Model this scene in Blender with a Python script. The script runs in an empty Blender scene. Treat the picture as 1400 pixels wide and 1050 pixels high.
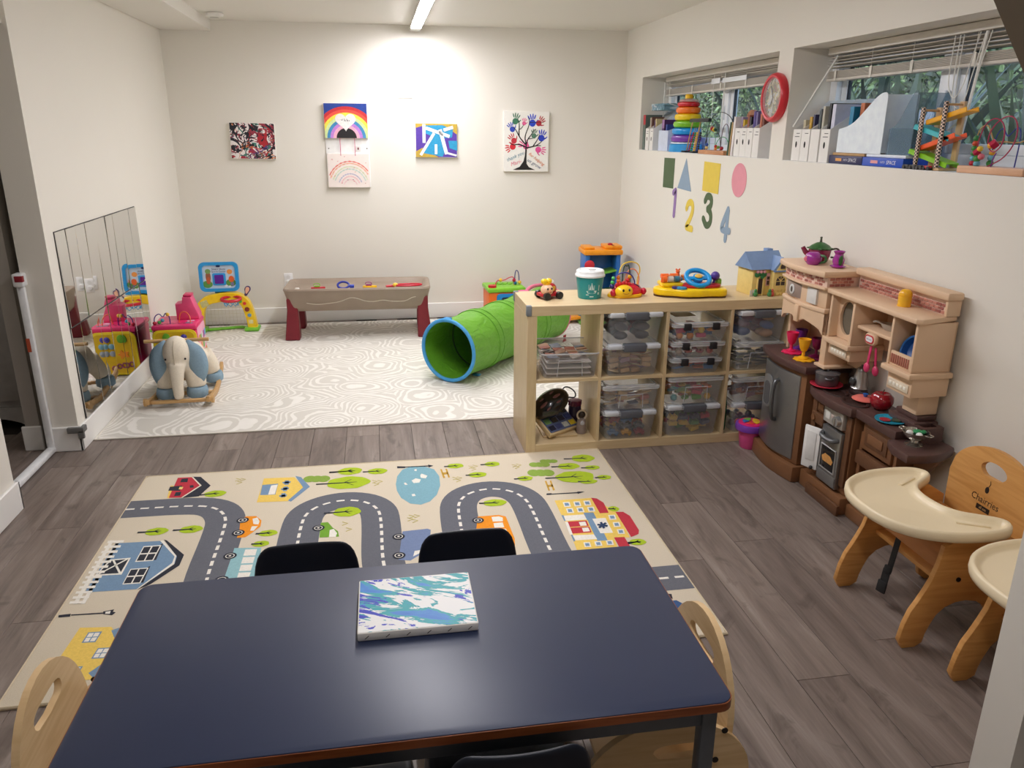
import bpy, bmesh, math, random
from mathutils import Vector, Matrix, Euler
random.seed(7)
S = bpy.context.scene
COL = S.collection
PI = math.pi

# ---------------------------------------------------------------- camera
cam = bpy.data.cameras.new('camera')
cam.sensor_width = 36.0
cam.lens = 1066.34 / 1400 * 36
cam.clip_start = 0.02
cam_o = bpy.data.objects.new('camera', cam)
COL.objects.link(cam_o)
YAW, PITCH, ROLL = 0.1704, 0.3140, 0.0059
_f = Vector((math.sin(YAW) * math.cos(PITCH), math.cos(YAW) * math.cos(PITCH), -math.sin(PITCH)))
_r = Vector((math.cos(YAW), -math.sin(YAW), 0))
_u = _r.cross(_f)
_r, _u = _r * math.cos(ROLL) + _u * math.sin(ROLL), _u * math.cos(ROLL) - _r * math.sin(ROLL)
cam_o.matrix_world = Matrix(((_r.x, _u.x, -_f.x, 1.5904), (_r.y, _u.y, -_f.y, -6.9492), (_r.z, _u.z, -_f.z, 1.617), (0, 0, 0, 1)))
S.camera = cam_o

# ---------------------------------------------------------------- world, lamps, exposure
W = bpy.data.worlds.new('world')
S.world = W
W.use_nodes = True
_n = W.node_tree.nodes
_sky = _n.new('ShaderNodeTexSky')
_sky.sky_type = 'NISHITA'
_sky.sun_elevation = math.radians(38)
_sky.sun_rotation = math.radians(250)
_sky.sun_disc = False
W.node_tree.links.new(_sky.outputs[0], _n['Background'].inputs[0])
_n['Background'].inputs[1].default_value = 0.85
TUBE_POWER = 96.0
S.view_settings.view_transform = 'Standard'
S.view_settings.look = 'None'
S.view_settings.exposure = 0.0
S.view_settings.gamma = 1.0
S.view_settings.use_curve_mapping = False
S.cycles.max_bounces = 8
S.cycles.diffuse_bounces = 5
S.cycles.transparent_max_bounces = 24
S.cycles.caustics_reflective = False
S.cycles.caustics_refractive = False
S.cycles.sample_clamp_indirect = 6.0


# ---------------------------------------------------------------- helpers
def lin(c):
    def g(v):
        v /= 255.0
        return v / 12.92 if v <= .04045 else ((v + .055) / 1.055) ** 2.4
    return (g(c[0]), g(c[1]), g(c[2]), 1)


MATS = {}


class Nodes:
    def __init__(s, name):
        s.m = bpy.data.materials.new(name)
        s.m.use_nodes = True
        s.t = s.m.node_tree
        s.b = s.t.nodes['Principled BSDF']

    def n(s, typ, **kw):
        o = s.t.nodes.new('ShaderNode' + typ)
        for k, v in kw.items():
            if k.startswith('i_'):
                k = k[2:]
                o.inputs[int(k) if k.isdigit() else k.replace('_', ' ')].default_value = v
            else:
                setattr(o, k, v)
        return o

    def l(s, a, b):
        s.t.links.new(a, b)

    def co(s, scale=(1, 1, 1), rot=(0, 0, 0), loc=(0, 0, 0)):
        c = s.n('TexCoord')
        mp = s.n('Mapping')
        mp.inputs['Scale'].default_value = scale
        mp.inputs['Rotation'].default_value = rot
        mp.inputs['Location'].default_value = loc
        s.l(c.outputs['Object'], mp.inputs[0])
        return mp.outputs[0]

    def noise(s, vec, scale, detail=3, dist=0.0, rough=.5):
        o = s.n('TexNoise')
        o.inputs['Scale'].default_value = scale
        o.inputs['Detail'].default_value = detail
        o.inputs['Distortion'].default_value = dist
        o.inputs['Roughness'].default_value = rough
        if vec is not None:
            s.l(vec, o.inputs['Vector'])
        return o.outputs['Fac']

    def ramp(s, fac, stops, interp='LINEAR'):
        o = s.n('ValToRGB')
        e = o.color_ramp.elements
        while len(e) < len(stops):
            e.new(.5)
        o.color_ramp.interpolation = interp
        for i, (p, c) in enumerate(stops):
            e[i].position = p
            e[i].color = lin(c) if len(c) == 3 else c
        s.l(fac, o.inputs[0])
        return o.outputs[0]

    def mix(s, fac, a, b):
        o = s.n('Mix', data_type='RGBA')
        for v, i in ((fac, 0), (a, 6), (b, 7)):
            if hasattr(v, 'is_output'):
                s.l(v, o.inputs[i])
            else:
                o.inputs[i].default_value = v if i == 0 else lin(v)
        return o.outputs[2]

    def math(s, op, a, b=0.0, c=0.0):
        o = s.n('Math', operation=op)
        for i, v in enumerate((a, b, c)):
            if hasattr(v, 'is_output'):
                s.l(v, o.inputs[i])
            else:
                o.inputs[i].default_value = v
        return o.outputs[0]

    def bump(s, h, strength=.2, dist=.002):
        o = s.n('Bump')
        o.inputs['Strength'].default_value = strength
        o.inputs['Distance'].default_value = dist
        s.l(h, o.inputs['Height'])
        s.l(o.outputs[0], s.b.inputs['Normal'])

    def col(s, c):
        s.l(c, s.b.inputs['Base Color'])

    def pr(s, rough=.5, metal=0.0, spec=.5, coat=0.0):
        s.b.inputs['Roughness'].default_value = rough
        s.b.inputs['Metallic'].default_value = metal
        s.b.inputs['Specular IOR Level'].default_value = spec
        s.b.inputs['Coat Weight'].default_value = coat
        return s.m


def mat(c, rough=.4, metal=0.0, var=.06, scale=25, bump=0.0, bscale=300, coat=0.0, spec=.5):
    """plain coloured plastic, paint, cloth: a faint mottle on the colour, fine relief"""
    key = (tuple(c), rough, metal, var, scale, bump, bscale, coat, spec)
    if key in MATS:
        return MATS[key]
    k = Nodes('surface_%02x%02x%02x' % tuple(int(x) for x in c))
    v = k.co()
    f = k.noise(v, scale, 2)
    lo = [max(0, x * (1 - var)) for x in c]
    hi = [min(255, x * (1 + var)) for x in c]
    k.col(k.mix(f, lo, hi))
    if bump:
        k.bump(k.noise(v, bscale, 2), bump, .001)
    MATS[key] = k.pr(rough, metal, spec, coat)
    return MATS[key]


def wood(c, c2, scale=(3, 40, 40), rough=.45, key=None):
    kk = ('wood', tuple(c), tuple(c2), scale, rough)
    if kk in MATS:
        return MATS[kk]
    k = Nodes('wood_grain')
    v = k.co(scale)
    f = k.noise(v, 1.6, 5, 1.2)
    k.col(k.ramp(f, [(.3, c2), (.62, c)]))
    k.bump(f, .08, .001)
    MATS[kk] = k.pr(rough)
    return MATS[kk]


def clear(c=(225, 228, 232), a=.3, rough=.15):
    kk = ('clear', tuple(c), a, rough)
    if kk in MATS:
        return MATS[kk]
    k = Nodes('clear_plastic')
    k.col(k.mix(k.noise(k.co(), 30, 2), c, [x * .96 for x in c]))
    k.b.inputs['Alpha'].default_value = a
    MATS[kk] = k.pr(rough)
    return MATS[kk]


def glow(c, strength):
    kk = ('glow', tuple(c), strength)
    if kk not in MATS:
        k = Nodes('lamp_glow')
        k.b.inputs['Emission Color'].default_value = lin(c)
        k.b.inputs['Emission Strength'].default_value = strength
        k.b.inputs['Base Color'].default_value = (.9, .9, .9, 1)
        MATS[kk] = k.m
    return MATS[kk]


# --- geometry: every maker returns (verts, faces)
def T(x=0, y=0, z=0, rx=0, ry=0, rz=0, s=None):
    m = Matrix.Translation((x, y, z)) @ Euler((rx, ry, rz)).to_matrix().to_4x4()
    if s is not None:
        m = m @ Matrix.Diagonal((s[0], s[1], s[2], 1) if hasattr(s, '__len__') else (s, s, s, 1))
    return m


def mv(g, M):
    return [M @ Vector(v) for v in g[0]], g[1]


def from_bm(bm):
    bm.verts.index_update()
    g = [v.co.copy() for v in bm.verts], [[v.index for v in f.verts] for f in bm.faces]
    bm.free()
    return g


def bx(c, s, r=0, seg=2, M=None):
    """box by centre and size, edges rounded by r"""
    if not r:
        x, y, z = s[0] / 2, s[1] / 2, s[2] / 2
        v = [Vector((c[0] + i * x, c[1] + j * y, c[2] + k * z)) for i in (-1, 1) for j in (-1, 1) for k in (-1, 1)]
        g = v, [[0, 1, 3, 2], [4, 6, 7, 5], [0, 4, 5, 1], [2, 3, 7, 6], [0, 2, 6, 4], [1, 5, 7, 3]]
    else:
        bm = bmesh.new()
        bmesh.ops.create_cube(bm, size=1)
        for v in bm.verts:
            v.co = Vector((v.co.x * s[0] + c[0], v.co.y * s[1] + c[1], v.co.z * s[2] + c[2]))
        bmesh.ops.bevel(bm, geom=bm.edges[:], offset=min(r, min(s) * .49), segments=seg, profile=.5, affect='EDGES')
        g = from_bm(bm)
    return mv(g, M) if M else g


def b2(x0, x1, y0, y1, z0, z1, r=0, seg=2, M=None):
    return bx(((x0 + x1) / 2, (y0 + y1) / 2, (z0 + z1) / 2), (x1 - x0, y1 - y0, z1 - z0), r, seg, M)


def pr(pts, z0, z1, r=0, M=None, seg=2):
    """polygon in xy extruded z0..z1, rims rounded by r"""
    bm = bmesh.new()
    a = [bm.verts.new((p[0], p[1], z0)) for p in pts]
    b = [bm.verts.new((p[0], p[1], z1)) for p in pts]
    n = len(pts)
    bot = bm.faces.new(a[::-1])
    top = bm.faces.new(b)
    for i in range(n):
        bm.faces.new((a[i], a[(i + 1) % n], b[(i + 1) % n], b[i]))
    bmesh.ops.recalc_face_normals(bm, faces=bm.faces[:])
    if r:
        e = list(set(list(bot.edges) + list(top.edges)))
        bmesh.ops.bevel(bm, geom=e, offset=r, segments=seg, profile=.5, affect='EDGES')
    g = from_bm(bm)
    return mv(g, M) if M else g


def ring(outer, inner, z0, z1, M=None):
    """plate with a hole: outer and inner outlines have the same number of points"""
    n = len(outer)
    v = [Vector((p[0], p[1], z)) for z in (z0, z1) for q in (outer, inner) for p in q]
    f = []
    for i in range(n):
        j = (i + 1) % n
        o0, o1, i0, i1 = i, j, n + i, n + j
        f += [[o0, i0, i1, o1], [2 * n + o0, 2 * n + o1, 2 * n + i1, 2 * n + i0], [o0, o1, 2 * n + o1, 2 * n + o0], [i1, i0, 2 * n + i0, 2 * n + i1]]
    return mv((v, f), M) if M else (v, f)


def la(prof, n=20, M=None, a0=0, a1=2 * PI, sx=1, sy=1):
    """lathe of (radius, z) points"""
    full = abs(a1 - a0 - 2 * PI) < 1e-6
    k = n if full else n + 1
    v, f = [], []
    for r, z in prof:
        for i in range(k):
            a = a0 + (a1 - a0) * i / n
            v.append(Vector((r * math.cos(a) * sx, r * math.sin(a) * sy, z)))
    for p in range(len(prof) - 1):
        for i in range(n):
            j = (i + 1) % k
            f.append([p * k + i, p * k + j, (p + 1) * k + j, (p + 1) * k + i])
    if full:
        for p, flip in ((0, True), (len(prof) - 1, False)):
            if prof[p][0] > 1e-5:
                q = [p * k + i for i in range(k)]
                f.append(q[::-1] if flip else q)
    return mv((v, f), M) if M else (v, f)


def tu(path, r, n=8, closed=False, M=None):
    """round tube along a path, radius r or a list of radii"""
    P = [Vector(p) for p in path]
    m = len(P)
    R = r if hasattr(r, '__len__') else [r] * m
    v, f = [], []
    d = (P[1] - P[0]).normalized()
    u = d.orthogonal().normalized()
    for i in range(m):
        if closed:
            t = (P[(i + 1) % m] - P[i - 1]).normalized()
        else:
            t = (P[min(i + 1, m - 1)] - P[max(i - 1, 0)]).normalized()
        u = (u - t * u.dot(t)).normalized()
        w = t.cross(u)
        for k in range(n):
            a = 2 * PI * k / n
            v.append(P[i] + (u * math.cos(a) + w * math.sin(a)) * R[i])
    for i in range(m if closed else m - 1):
        for k in range(n):
            f.append([i * n + k, i * n + (k + 1) % n, (i + 1) % m * n + (k + 1) % n, (i + 1) % m * n + k])
    if not closed:
        f.append(list(range(n))[::-1])
        f.append([(m - 1) * n + k for k in range(n)])
    return mv((v, f), M) if M else (v, f)


def cy(p0, p1, r0, r1=None, n=16):
    return tu([p0, p1], [r0, r0 if r1 is None else r1], n)


def ba(c, rad, n=14, M=None, k=9):
    if not hasattr(rad, '__len__'):
        rad = (rad,) * 3
    pf = [(math.sin(PI * i / k), -math.cos(PI * i / k)) for i in range(k + 1)]
    g = la([(max(a, 1e-4), b) for a, b in pf], n)
    g = mv(g, T(*c, s=rad))
    return mv(g, M) if M else g


def arc(cx, cy_, r, a0, a1, n=10, ry=None):
    ry = r if ry is None else ry
    return [(cx + r * math.cos(a0 + (a1 - a0) * i / n), cy_ + ry * math.sin(a0 + (a1 - a0) * i / n)) for i in range(n + 1)]


def rr(x0, x1, y0, y1, r, n=5):
    """rounded rectangle outline"""
    return arc(x1 - r, y1 - r, r, 0, PI / 2, n) + arc(x0 + r, y1 - r, r, PI / 2, PI, n) + arc(x0 + r, y0 + r, r, PI, 1.5 * PI, n) + arc(x1 - r, y0 + r, r, 1.5 * PI, 2 * PI, n)


def smooth(pts, it=2, closed=False):
    P = [Vector(p) for p in pts]
    for _ in range(it):
        Q = []
        m = len(P)
        for i in range(m if closed else m - 1):
            a, b = P[i], P[(i + 1) % m]
            Q += [a * .75 + b * .25, a * .25 + b * .75]
        if not closed:
            Q = [P[0]] + Q + [P[-1]]
        P = Q
    return P


def stroke(pts, w, closed=False):
    """flat ribbon in xy"""
    P = [Vector((p[0], p[1])) for p in pts]
    v, f = [], []
    m = len(P)
    for i in range(m):
        t = (P[min(i + 1, m - 1)] - P[max(i - 1, 0)])
        t = t.normalized() if t.length > 1e-9 else Vector((1, 0))
        nrm = Vector((-t.y, t.x)) * ((w[i] if hasattr(w, '__len__') else w) / 2)
        v += [(P[i] + nrm).to_3d(), (P[i] - nrm).to_3d()]
    for i in range(m - 1):
        f.append([2 * i, 2 * i + 1, 2 * i + 3, 2 * i + 2])
    return v, f


def flat(pts):
    return [Vector((p[0], p[1], 0)) for p in pts], [list(range(len(pts)))]


def ell(cx, cy_, rx, ry, n=18):
    return [(cx + rx * math.cos(2 * PI * i / n), cy_ + ry * math.sin(2 * PI * i / n)) for i in range(n)]


def mesh(name, geoms, m=None, sm=True, ang=.7):
    """one mesh from a list of geoms, or of (geom, material) pairs"""
    V, F, I, ms = [], [], [], []
    for g in geoms:
        gm = m
        if len(g) == 2 and not isinstance(g[1], list):
            g, gm = g
        if gm not in ms:
            ms.append(gm)
        o = len(V)
        V += [tuple(v) for v in g[0]]
        F += [[i + o for i in f] for f in g[1]]
        I += [ms.index(gm)] * len(g[1])
    me = bpy.data.meshes.new(name)
    me.from_pydata(V, [], F)
    for x in ms:
        me.materials.append(x)
    me.polygons.foreach_set('material_index', I)
    me.update()
    if sm:
        me.polygons.foreach_set('use_smooth', [True] * len(F))
        me.set_sharp_from_angle(angle=ang)
    return me


def ob(name, me, parent=None, loc=None, rot=None):
    o = bpy.data.objects.new(name, me)
    COL.objects.link(o)
    if parent is not None:
        o.parent = parent
    if loc is not None:
        o.location = loc
    if rot is not None:
        o.rotation_euler = rot
    return o


def tag(o, label=None, cat=None, group=None, kind=None):
    for k, v in (('label', label), ('category', cat), ('group', group), ('kind', kind)):
        if v:
            o[k] = v
    return o


def thing(name, label, cat, loc=(0, 0, 0), rz=0, group=None, rot=None):
    o = ob(name, None, None, loc, rot if rot is not None else (0, 0, rz))
    o.empty_display_size = .05
    return tag(o, label, cat, group)


def part(name, parent, geoms, m=None, label=None, sm=True, ang=.7, kind=None):
    if isinstance(geoms, tuple):
        geoms = [geoms]
    return tag(ob(name, mesh(name, geoms, m, sm, ang), parent), label, None, None, kind)


def solo(name, label, cat, geoms, m=None, loc=(0, 0, 0), rz=0, group=None, kind=None, rot=None, sm=True):
    if isinstance(geoms, tuple):
        geoms = [geoms]
    o = ob(name, mesh(name, geoms, m, sm), None, loc, rot if rot is not None else (0, 0, rz))
    return tag(o, label, cat, group, kind)


def struct(name, geoms, m, parent=None, sm=False):
    if isinstance(geoms, tuple):
        geoms = [geoms]
    o = ob(name, mesh(name, geoms, m, sm), parent)
    if parent is None:
        o['kind'] = 'structure'
    return o


def kids(o):
    return [c for c in o.children]


def copy_tree(o, parent=None, label=None, loc=None, rz=None, group=None):
    c = o.copy()
    COL.objects.link(c)
    if parent is not None:
        c.parent = parent
    if label:
        c['label'] = label
    if group:
        c['group'] = group
    if loc is not None:
        c.location = loc
    if rz is not None:
        c.rotation_euler = (0, 0, rz)
    for k in kids(o):
        copy_tree(k, c)
    return c


def text(name, s, size, M, m, parent, align='CENTER', depth=.0003, shear=0.0):
    cu = bpy.data.curves.new(name, 'FONT')
    cu.body = s
    cu.size = size
    cu.align_x = align
    cu.align_y = 'CENTER'
    cu.extrude = depth
    cu.shear = shear
    cu.resolution_u = 2
    t = bpy.data.objects.new(name, cu)
    COL.objects.link(t)
    bpy.context.view_layer.update()
    me = bpy.data.meshes.new_from_object(t)
    bpy.data.objects.remove(t)
    bpy.data.curves.remove(cu)
    me.transform(M)
    me.materials.clear()
    me.materials.append(m)
    me.name = name
    return ob(name, me, parent)


def basis(o, x, y):
    """matrix with origin o, local x and y along the given directions"""
    x = Vector(x).normalized()
    y = Vector(y)
    y = (y - x * y.dot(x)).normalized()
    z = x.cross(y)
    return Matrix(((x.x, y.x, z.x, o[0]), (x.y, y.y, z.y, o[1]), (x.z, y.z, z.z, o[2]), (0, 0, 0, 1)))


WHITE = (238, 236, 232)
BLACK = (22, 22, 24)

# ---------------------------------------------------------------- room shell
RW, RH, SH = 3.77, 2.426, 2.347          # width, ceiling, soffit heights


def wall_mat(c, name):
    k = Nodes(name)
    v = k.co()
    k.col(k.mix(k.noise(v, 1.3, 3), [x * .985 for x in c], [min(255, x * 1.01) for x in c]))
    k.bump(k.noise(v, 420, 2), .06, .001)
    return k.pr(.62, spec=.3)


M_WALL = wall_mat((232, 228, 219), 'wall_paint')
M_CEIL = wall_mat((232, 229, 222), 'ceiling_paint')
M_TRIM = mat((240, 239, 236), .35, var=.01, scale=4)

# floor: grey oak planks, each one an object
k = Nodes('grey_oak_plank')
oi = k.n('ObjectInfo')
c = k.n('TexCoord')
cb = k.n('Combine' + 'XYZ')
k.l(k.math('MULTIPLY', oi.outputs['Random'], 37.0), cb.inputs[0])
k.l(k.math('MULTIPLY', oi.outputs['Random'], 91.0), cb.inputs[1])
va = k.n('VectorMath', operation='ADD')
k.l(c.outputs['Object'], va.inputs[0])
k.l(cb.outputs[0], va.inputs[1])
mp = k.n('Mapping')
mp.inputs['Scale'].default_value = (14, 1.3, 1)
k.l(va.outputs[0], mp.inputs[0])
g1 = k.noise(mp.outputs[0], 1.0, 6, .8, .62)
mp2 = k.n('Mapping')
mp2.inputs['Scale'].default_value = (110, 5, 1)
k.l(va.outputs[0], mp2.inputs[0])
g2 = k.noise(mp2.outputs[0], 1.0, 4, .3, .6)
mp3 = k.n('Mapping')
mp3.inputs['Scale'].default_value = (5, 2.0, 1)
k.l(va.outputs[0], mp3.inputs[0])
g3 = k.noise(mp3.outputs[0], 1.6, 4, 1.5, .6)
base = k.ramp(g1, [(.26, (84, 73, 68)), (.43, (126, 113, 106)), (.58, (148, 135, 127)), (.76, (184, 174, 166))])
base = k.mix(k.math('MULTIPLY', g2, .6), base, k.mix(g2, (90, 78, 72), (178, 167, 159)))
base = k.mix(k.math('MULTIPLY', k.ramp(g3, [(.56, (0, 0, 0)), (.7, (255, 255, 255))]), .55), base, (80, 68, 63))
tone = k.ramp(oi.outputs['Random'], [(0, (176, 168, 164)), (1, (232, 227, 222))])
mx = k.n('Mix', data_type='RGBA', blend_type='MULTIPLY')
mx.inputs[0].default_value = .55
k.l(base, mx.inputs[6])
k.l(tone, mx.inputs[7])
k.col(mx.outputs[2])
k.bump(g2, .12, .001)
M_PLANK = k.pr(.42, spec=.4)
M_DARK = mat((40, 34, 31), .8)
FLOOR = struct('floor', b2(-2.2, RW + .3, -8.2, .3, -.06, -.006), M_DARK)
PW, PL = .18, 1.22
rows = int((RW + 2.0) / PW) + 1
plank_me = mesh('plank', [b2(-PW / 2 + .0008, PW / 2 - .0008, -PL / 2 + .0008, PL / 2 - .0008, -.006, 0, .0007, 1)], M_PLANK, False)
for i in range(rows):
    off = (i * .47 + random.random() * .25) % 1.0 * PL
    x = -1.96 + PW * i
    y = .25 - off + PL / 2
    while y - PL / 2 > -7.7:
        if not (y - PL / 2 > .16 or (x < -.2 and (y > -1.6 or y < -5.2))):
            ob('plank', plank_me, FLOOR, (x, y - PL / 2, 0))
        y -= PL

# walls
struct('wall_back', b2(-.15, RW + .3, 0, .15, 0, RH + .1), M_WALL)
struct('wall_left', b2(-.14, 0, -2.81, 0, 0, RH + .1), M_WALL)
struct('wall_left', b2(-.16, -.036, -8.1, -3.5, 0, RH + .1), M_WALL)
struct('wall_left', b2(-.16, -.02, -3.5, -2.81, 2.06, RH + .1), M_WALL)
W1, W2, WZ0, WZ1 = (-2.713, -.445), (-5.15, -2.867), 1.472, 2.033
XO = RW + .25
struct('wall_right', [b2(RW, XO, -8.1, .0, 0, WZ0), b2(RW, XO, -8.1, .0, WZ1, RH + .1), b2(RW, XO, W1[1], 0, WZ0, WZ1),
                      b2(RW, XO, W2[1], W1[0], WZ0, WZ1), b2(RW, XO, -8.1, W2[0], WZ0, WZ1)], M_WALL)
struct('ceiling', b2(-.2, RW + .3, -8.1, .1, RH, RH + .12), M_CEIL)
struct('beam', b2(-.1, .382, -8.1, .05, SH, RH + .05), M_CEIL)
struct('wall_front', b2(-2.2, RW + .3, -8.2, -8.05, 0, RH + .1), M_WALL)
# pillar and sloping stair soffit beside the camera
struct('pillar', b2(2.9, 3.75, -5.79, -5.688, 0, RH), M_WALL)
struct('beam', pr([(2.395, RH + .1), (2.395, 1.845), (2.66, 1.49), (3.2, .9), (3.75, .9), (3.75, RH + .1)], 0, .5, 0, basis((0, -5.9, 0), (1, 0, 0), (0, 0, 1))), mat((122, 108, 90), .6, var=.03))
# the hall beyond the gate
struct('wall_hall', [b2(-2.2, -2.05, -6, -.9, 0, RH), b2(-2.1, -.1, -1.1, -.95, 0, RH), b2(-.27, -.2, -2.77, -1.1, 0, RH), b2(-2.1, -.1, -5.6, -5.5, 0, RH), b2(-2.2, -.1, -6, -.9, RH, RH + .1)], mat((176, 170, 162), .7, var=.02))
t = thing('hall_fill_light', 'added unseen fill light on the ceiling of the hall beyond the gate', 'ceiling light', (-1.2, -3.4, RH))  # unseen round light, added only to brighten the dark hall
part('fill_light_base', t, [la([(.001, -.001), (.12, -.001), (.12, -.02), (.001, -.02)], 20)], mat(WHITE, .5))
part('fill_light_glow', t, [la([(.001, -.021), (.11, -.021), (.09, -.05), (.001, -.06)], 20)], glow((255, 244, 230), 34.0))
# baseboards
BH, BT = .135, .016


def bb(name, x0, x1, y0, y1):
    struct(name, [b2(x0, x1, y0, y1, 0, BH, .004, 1)], M_TRIM)


bb('baseboard_back', 0, RW, -BT, 0)
bb('baseboard_left', 0, BT, -2.826, -BT)
bb('baseboard_left', -.135, BT, -2.826, -2.81)
bb('baseboard_left', -.036, -.02, -8, -3.484)
bb('baseboard_left', -.15, -.02, -3.5, -3.484)
bb('baseboard_right', RW - BT, RW, -5.68, -BT)
bb('baseboard_hall', -.286, -.19, -2.786, -2.77)
bb('baseboard_hall', -2.05, -2.03, -5.4, -1.1)

# corner guard on the baseboard end
solo('corner_guard', 'grey rubber corner guard capping the end of the left baseboard', 'corner guard',
     [pr([(-.045, -2.8445), (.0345, -2.8445), (.0345, -2.79), (.0165, -2.79), (.0165, -2.8265), (-.045, -2.8265)], .105, .137, .004),
      b2(.004, .0345, -2.8445, -2.8265, .075, .12, .004)], mat((108, 108, 106), .7))

# ceiling tube lights; the third is out of view, added to fill the foreground
for lab, y0, y1, pw in (('long white fluorescent tube light ending at the back wall', -.05, -2.1, 1.0), ('second fluorescent tube light on the ceiling over the room centre', -2.7, -4.4, 1.0), ('added unseen fill tube light on the ceiling above the table front', -5.4, -6.6, .5)):
    t = thing('tube_light', lab, 'ceiling light', (1.965, 0, 0))
    part('fixture_body', t, [b2(-.042, .042, y1 - .01, y0, RH - .042, RH - .001, .004)], mat((225, 224, 220), .4))
    lens = [(.034 - .04 * (1 - math.cos(PI * q / 8)), RH - .042 - .007 * math.sin(PI * q / 8)) for q in range(9)]
    v = [Vector((.006 + (x - .034) + .04 - .04, y, z)) for y in (y1, y0 - .16) for x, z in lens]
    v = [Vector((p.x + .034, p.y, p.z)) for p in v]
    part('tube', t, [(v, [[q, q + 1, q + 10, q + 9] for q in range(8)])], glow((249, 246, 250), TUBE_POWER * pw))
    part('end_cap', t, [b2(-.042, .042, y0 - .16, y0, RH - .05, RH - .041, .003)], mat((235, 233, 228), .4))
# smoke detector half hidden by the soffit
t = thing('smoke_detector', 'flat white round smoke detector on the ceiling beside the soffit', 'smoke detector', (.49, -.42, RH))
part('body', t, [la([(.06, -.001), (.066, -.012), (.06, -.026), (.03, -.032), (.001, -.032)], 28)], mat(WHITE, .4))
part('grille', t, [la([(.032, -.0325), (.03, -.036), (.001, -.036)], 20)], mat((200, 198, 192), .5))

# wall plates
def plate(name, label, x0, x1, z0, z1):
    t = thing(name, label, 'wall plate', ((x0 + x1) / 2, 0, (z0 + z1) / 2))
    w, h = (x1 - x0) / 2, (z1 - z0) / 2
    part('plate', t, [b2(-w, w, -.007, -.0002, -h, h, .003)], mat((243, 243, 243), .35))
    return t, w, h


t, w, h = plate('blank_switch_plate', 'blank white double wall plate high on the back wall', 1.815, 1.932, 1.869, 1.984)
for sx in (-.028, .028):
    for sz in (-.04, .04):
        part('screw', t, [cy((sx, -.0068, sz), (sx, -.0085, sz), .004, n=8)], mat((215, 213, 208), .4))
t, w, h = plate('wall_outlet', 'white wall outlet with one socket cover behind the water table corner', .776, .85, .318, .433)
part('socket_cover', t, [la([(.022, 0), (.022, .006), (.016, .012), (.001, .012)], 18, T(0, -.006, -.02, rx=PI / 2))], mat((232, 232, 230), .3))
part('socket', t, [la([(.017, 0), (.017, .003), (.001, .003)], 18, T(0, -.006, .025, rx=PI / 2))], mat((228, 228, 226), .3))

# ---------------------------------------------------------------- rugs
k = Nodes('swirl_carpet')
v = k.co()
wn = k.n('TexNoise')
wn.inputs['Scale'].default_value = 3.2
wn.inputs['Detail'].default_value = 1
k.l(v, wn.inputs['Vector'])
wv = k.n('VectorMath', operation='MULTIPLY_ADD')
k.l(wn.outputs['Color'], wv.inputs[0])
wv.inputs[1].default_value = (.26, .26, 0)
k.l(v, wv.inputs[2])
vo = k.n('TexVoronoi', feature='F1')
vo.inputs['Scale'].default_value = 2.3
k.l(wv.outputs[0], vo.inputs['Vector'])
sn = k.math('SINE', k.math('MULTIPLY', vo.outputs['Distance'], 86.0))
wob = k.noise(v, 16, 2)
sn = k.math('ADD', sn, k.math('MULTIPLY', k.math('SUBTRACT', wob, .5), 2.6))
st = k.ramp(sn, [(0, (221, 217, 208)), (.1, (221, 217, 208)), (.4, (242, 239, 231)), (1, (245, 242, 235))])
k.col(k.mix(k.math('MULTIPLY', k.noise(v, 340, 2), .14), st, (160, 155, 146)))
k.bump(k.noise(v, 520, 2), .5, .002)
M_SWIRL = k.pr(.95, spec=.1)
t = thing('white_area_rug', 'large off white rug with grey swirl pattern under the play toys', 'rug', (1.79, -1.385, 0))
part('pile', t, [pr(rr(-1.76, 1.76, -1.29, 1.29, .02, 2), .0005, .009, .003)], M_SWIRL)
part('hem', t, [b2(-1.76, 1.76, -1.302, -1.288, .0005, .0085, .002), b2(-1.772, -1.758, -1.3, 1.29, .0005, .0085, .002), b2(1.758, 1.772, -1.3, 1.29, .0005, .0085, .002)], mat((222, 217, 206), .9))

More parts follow.
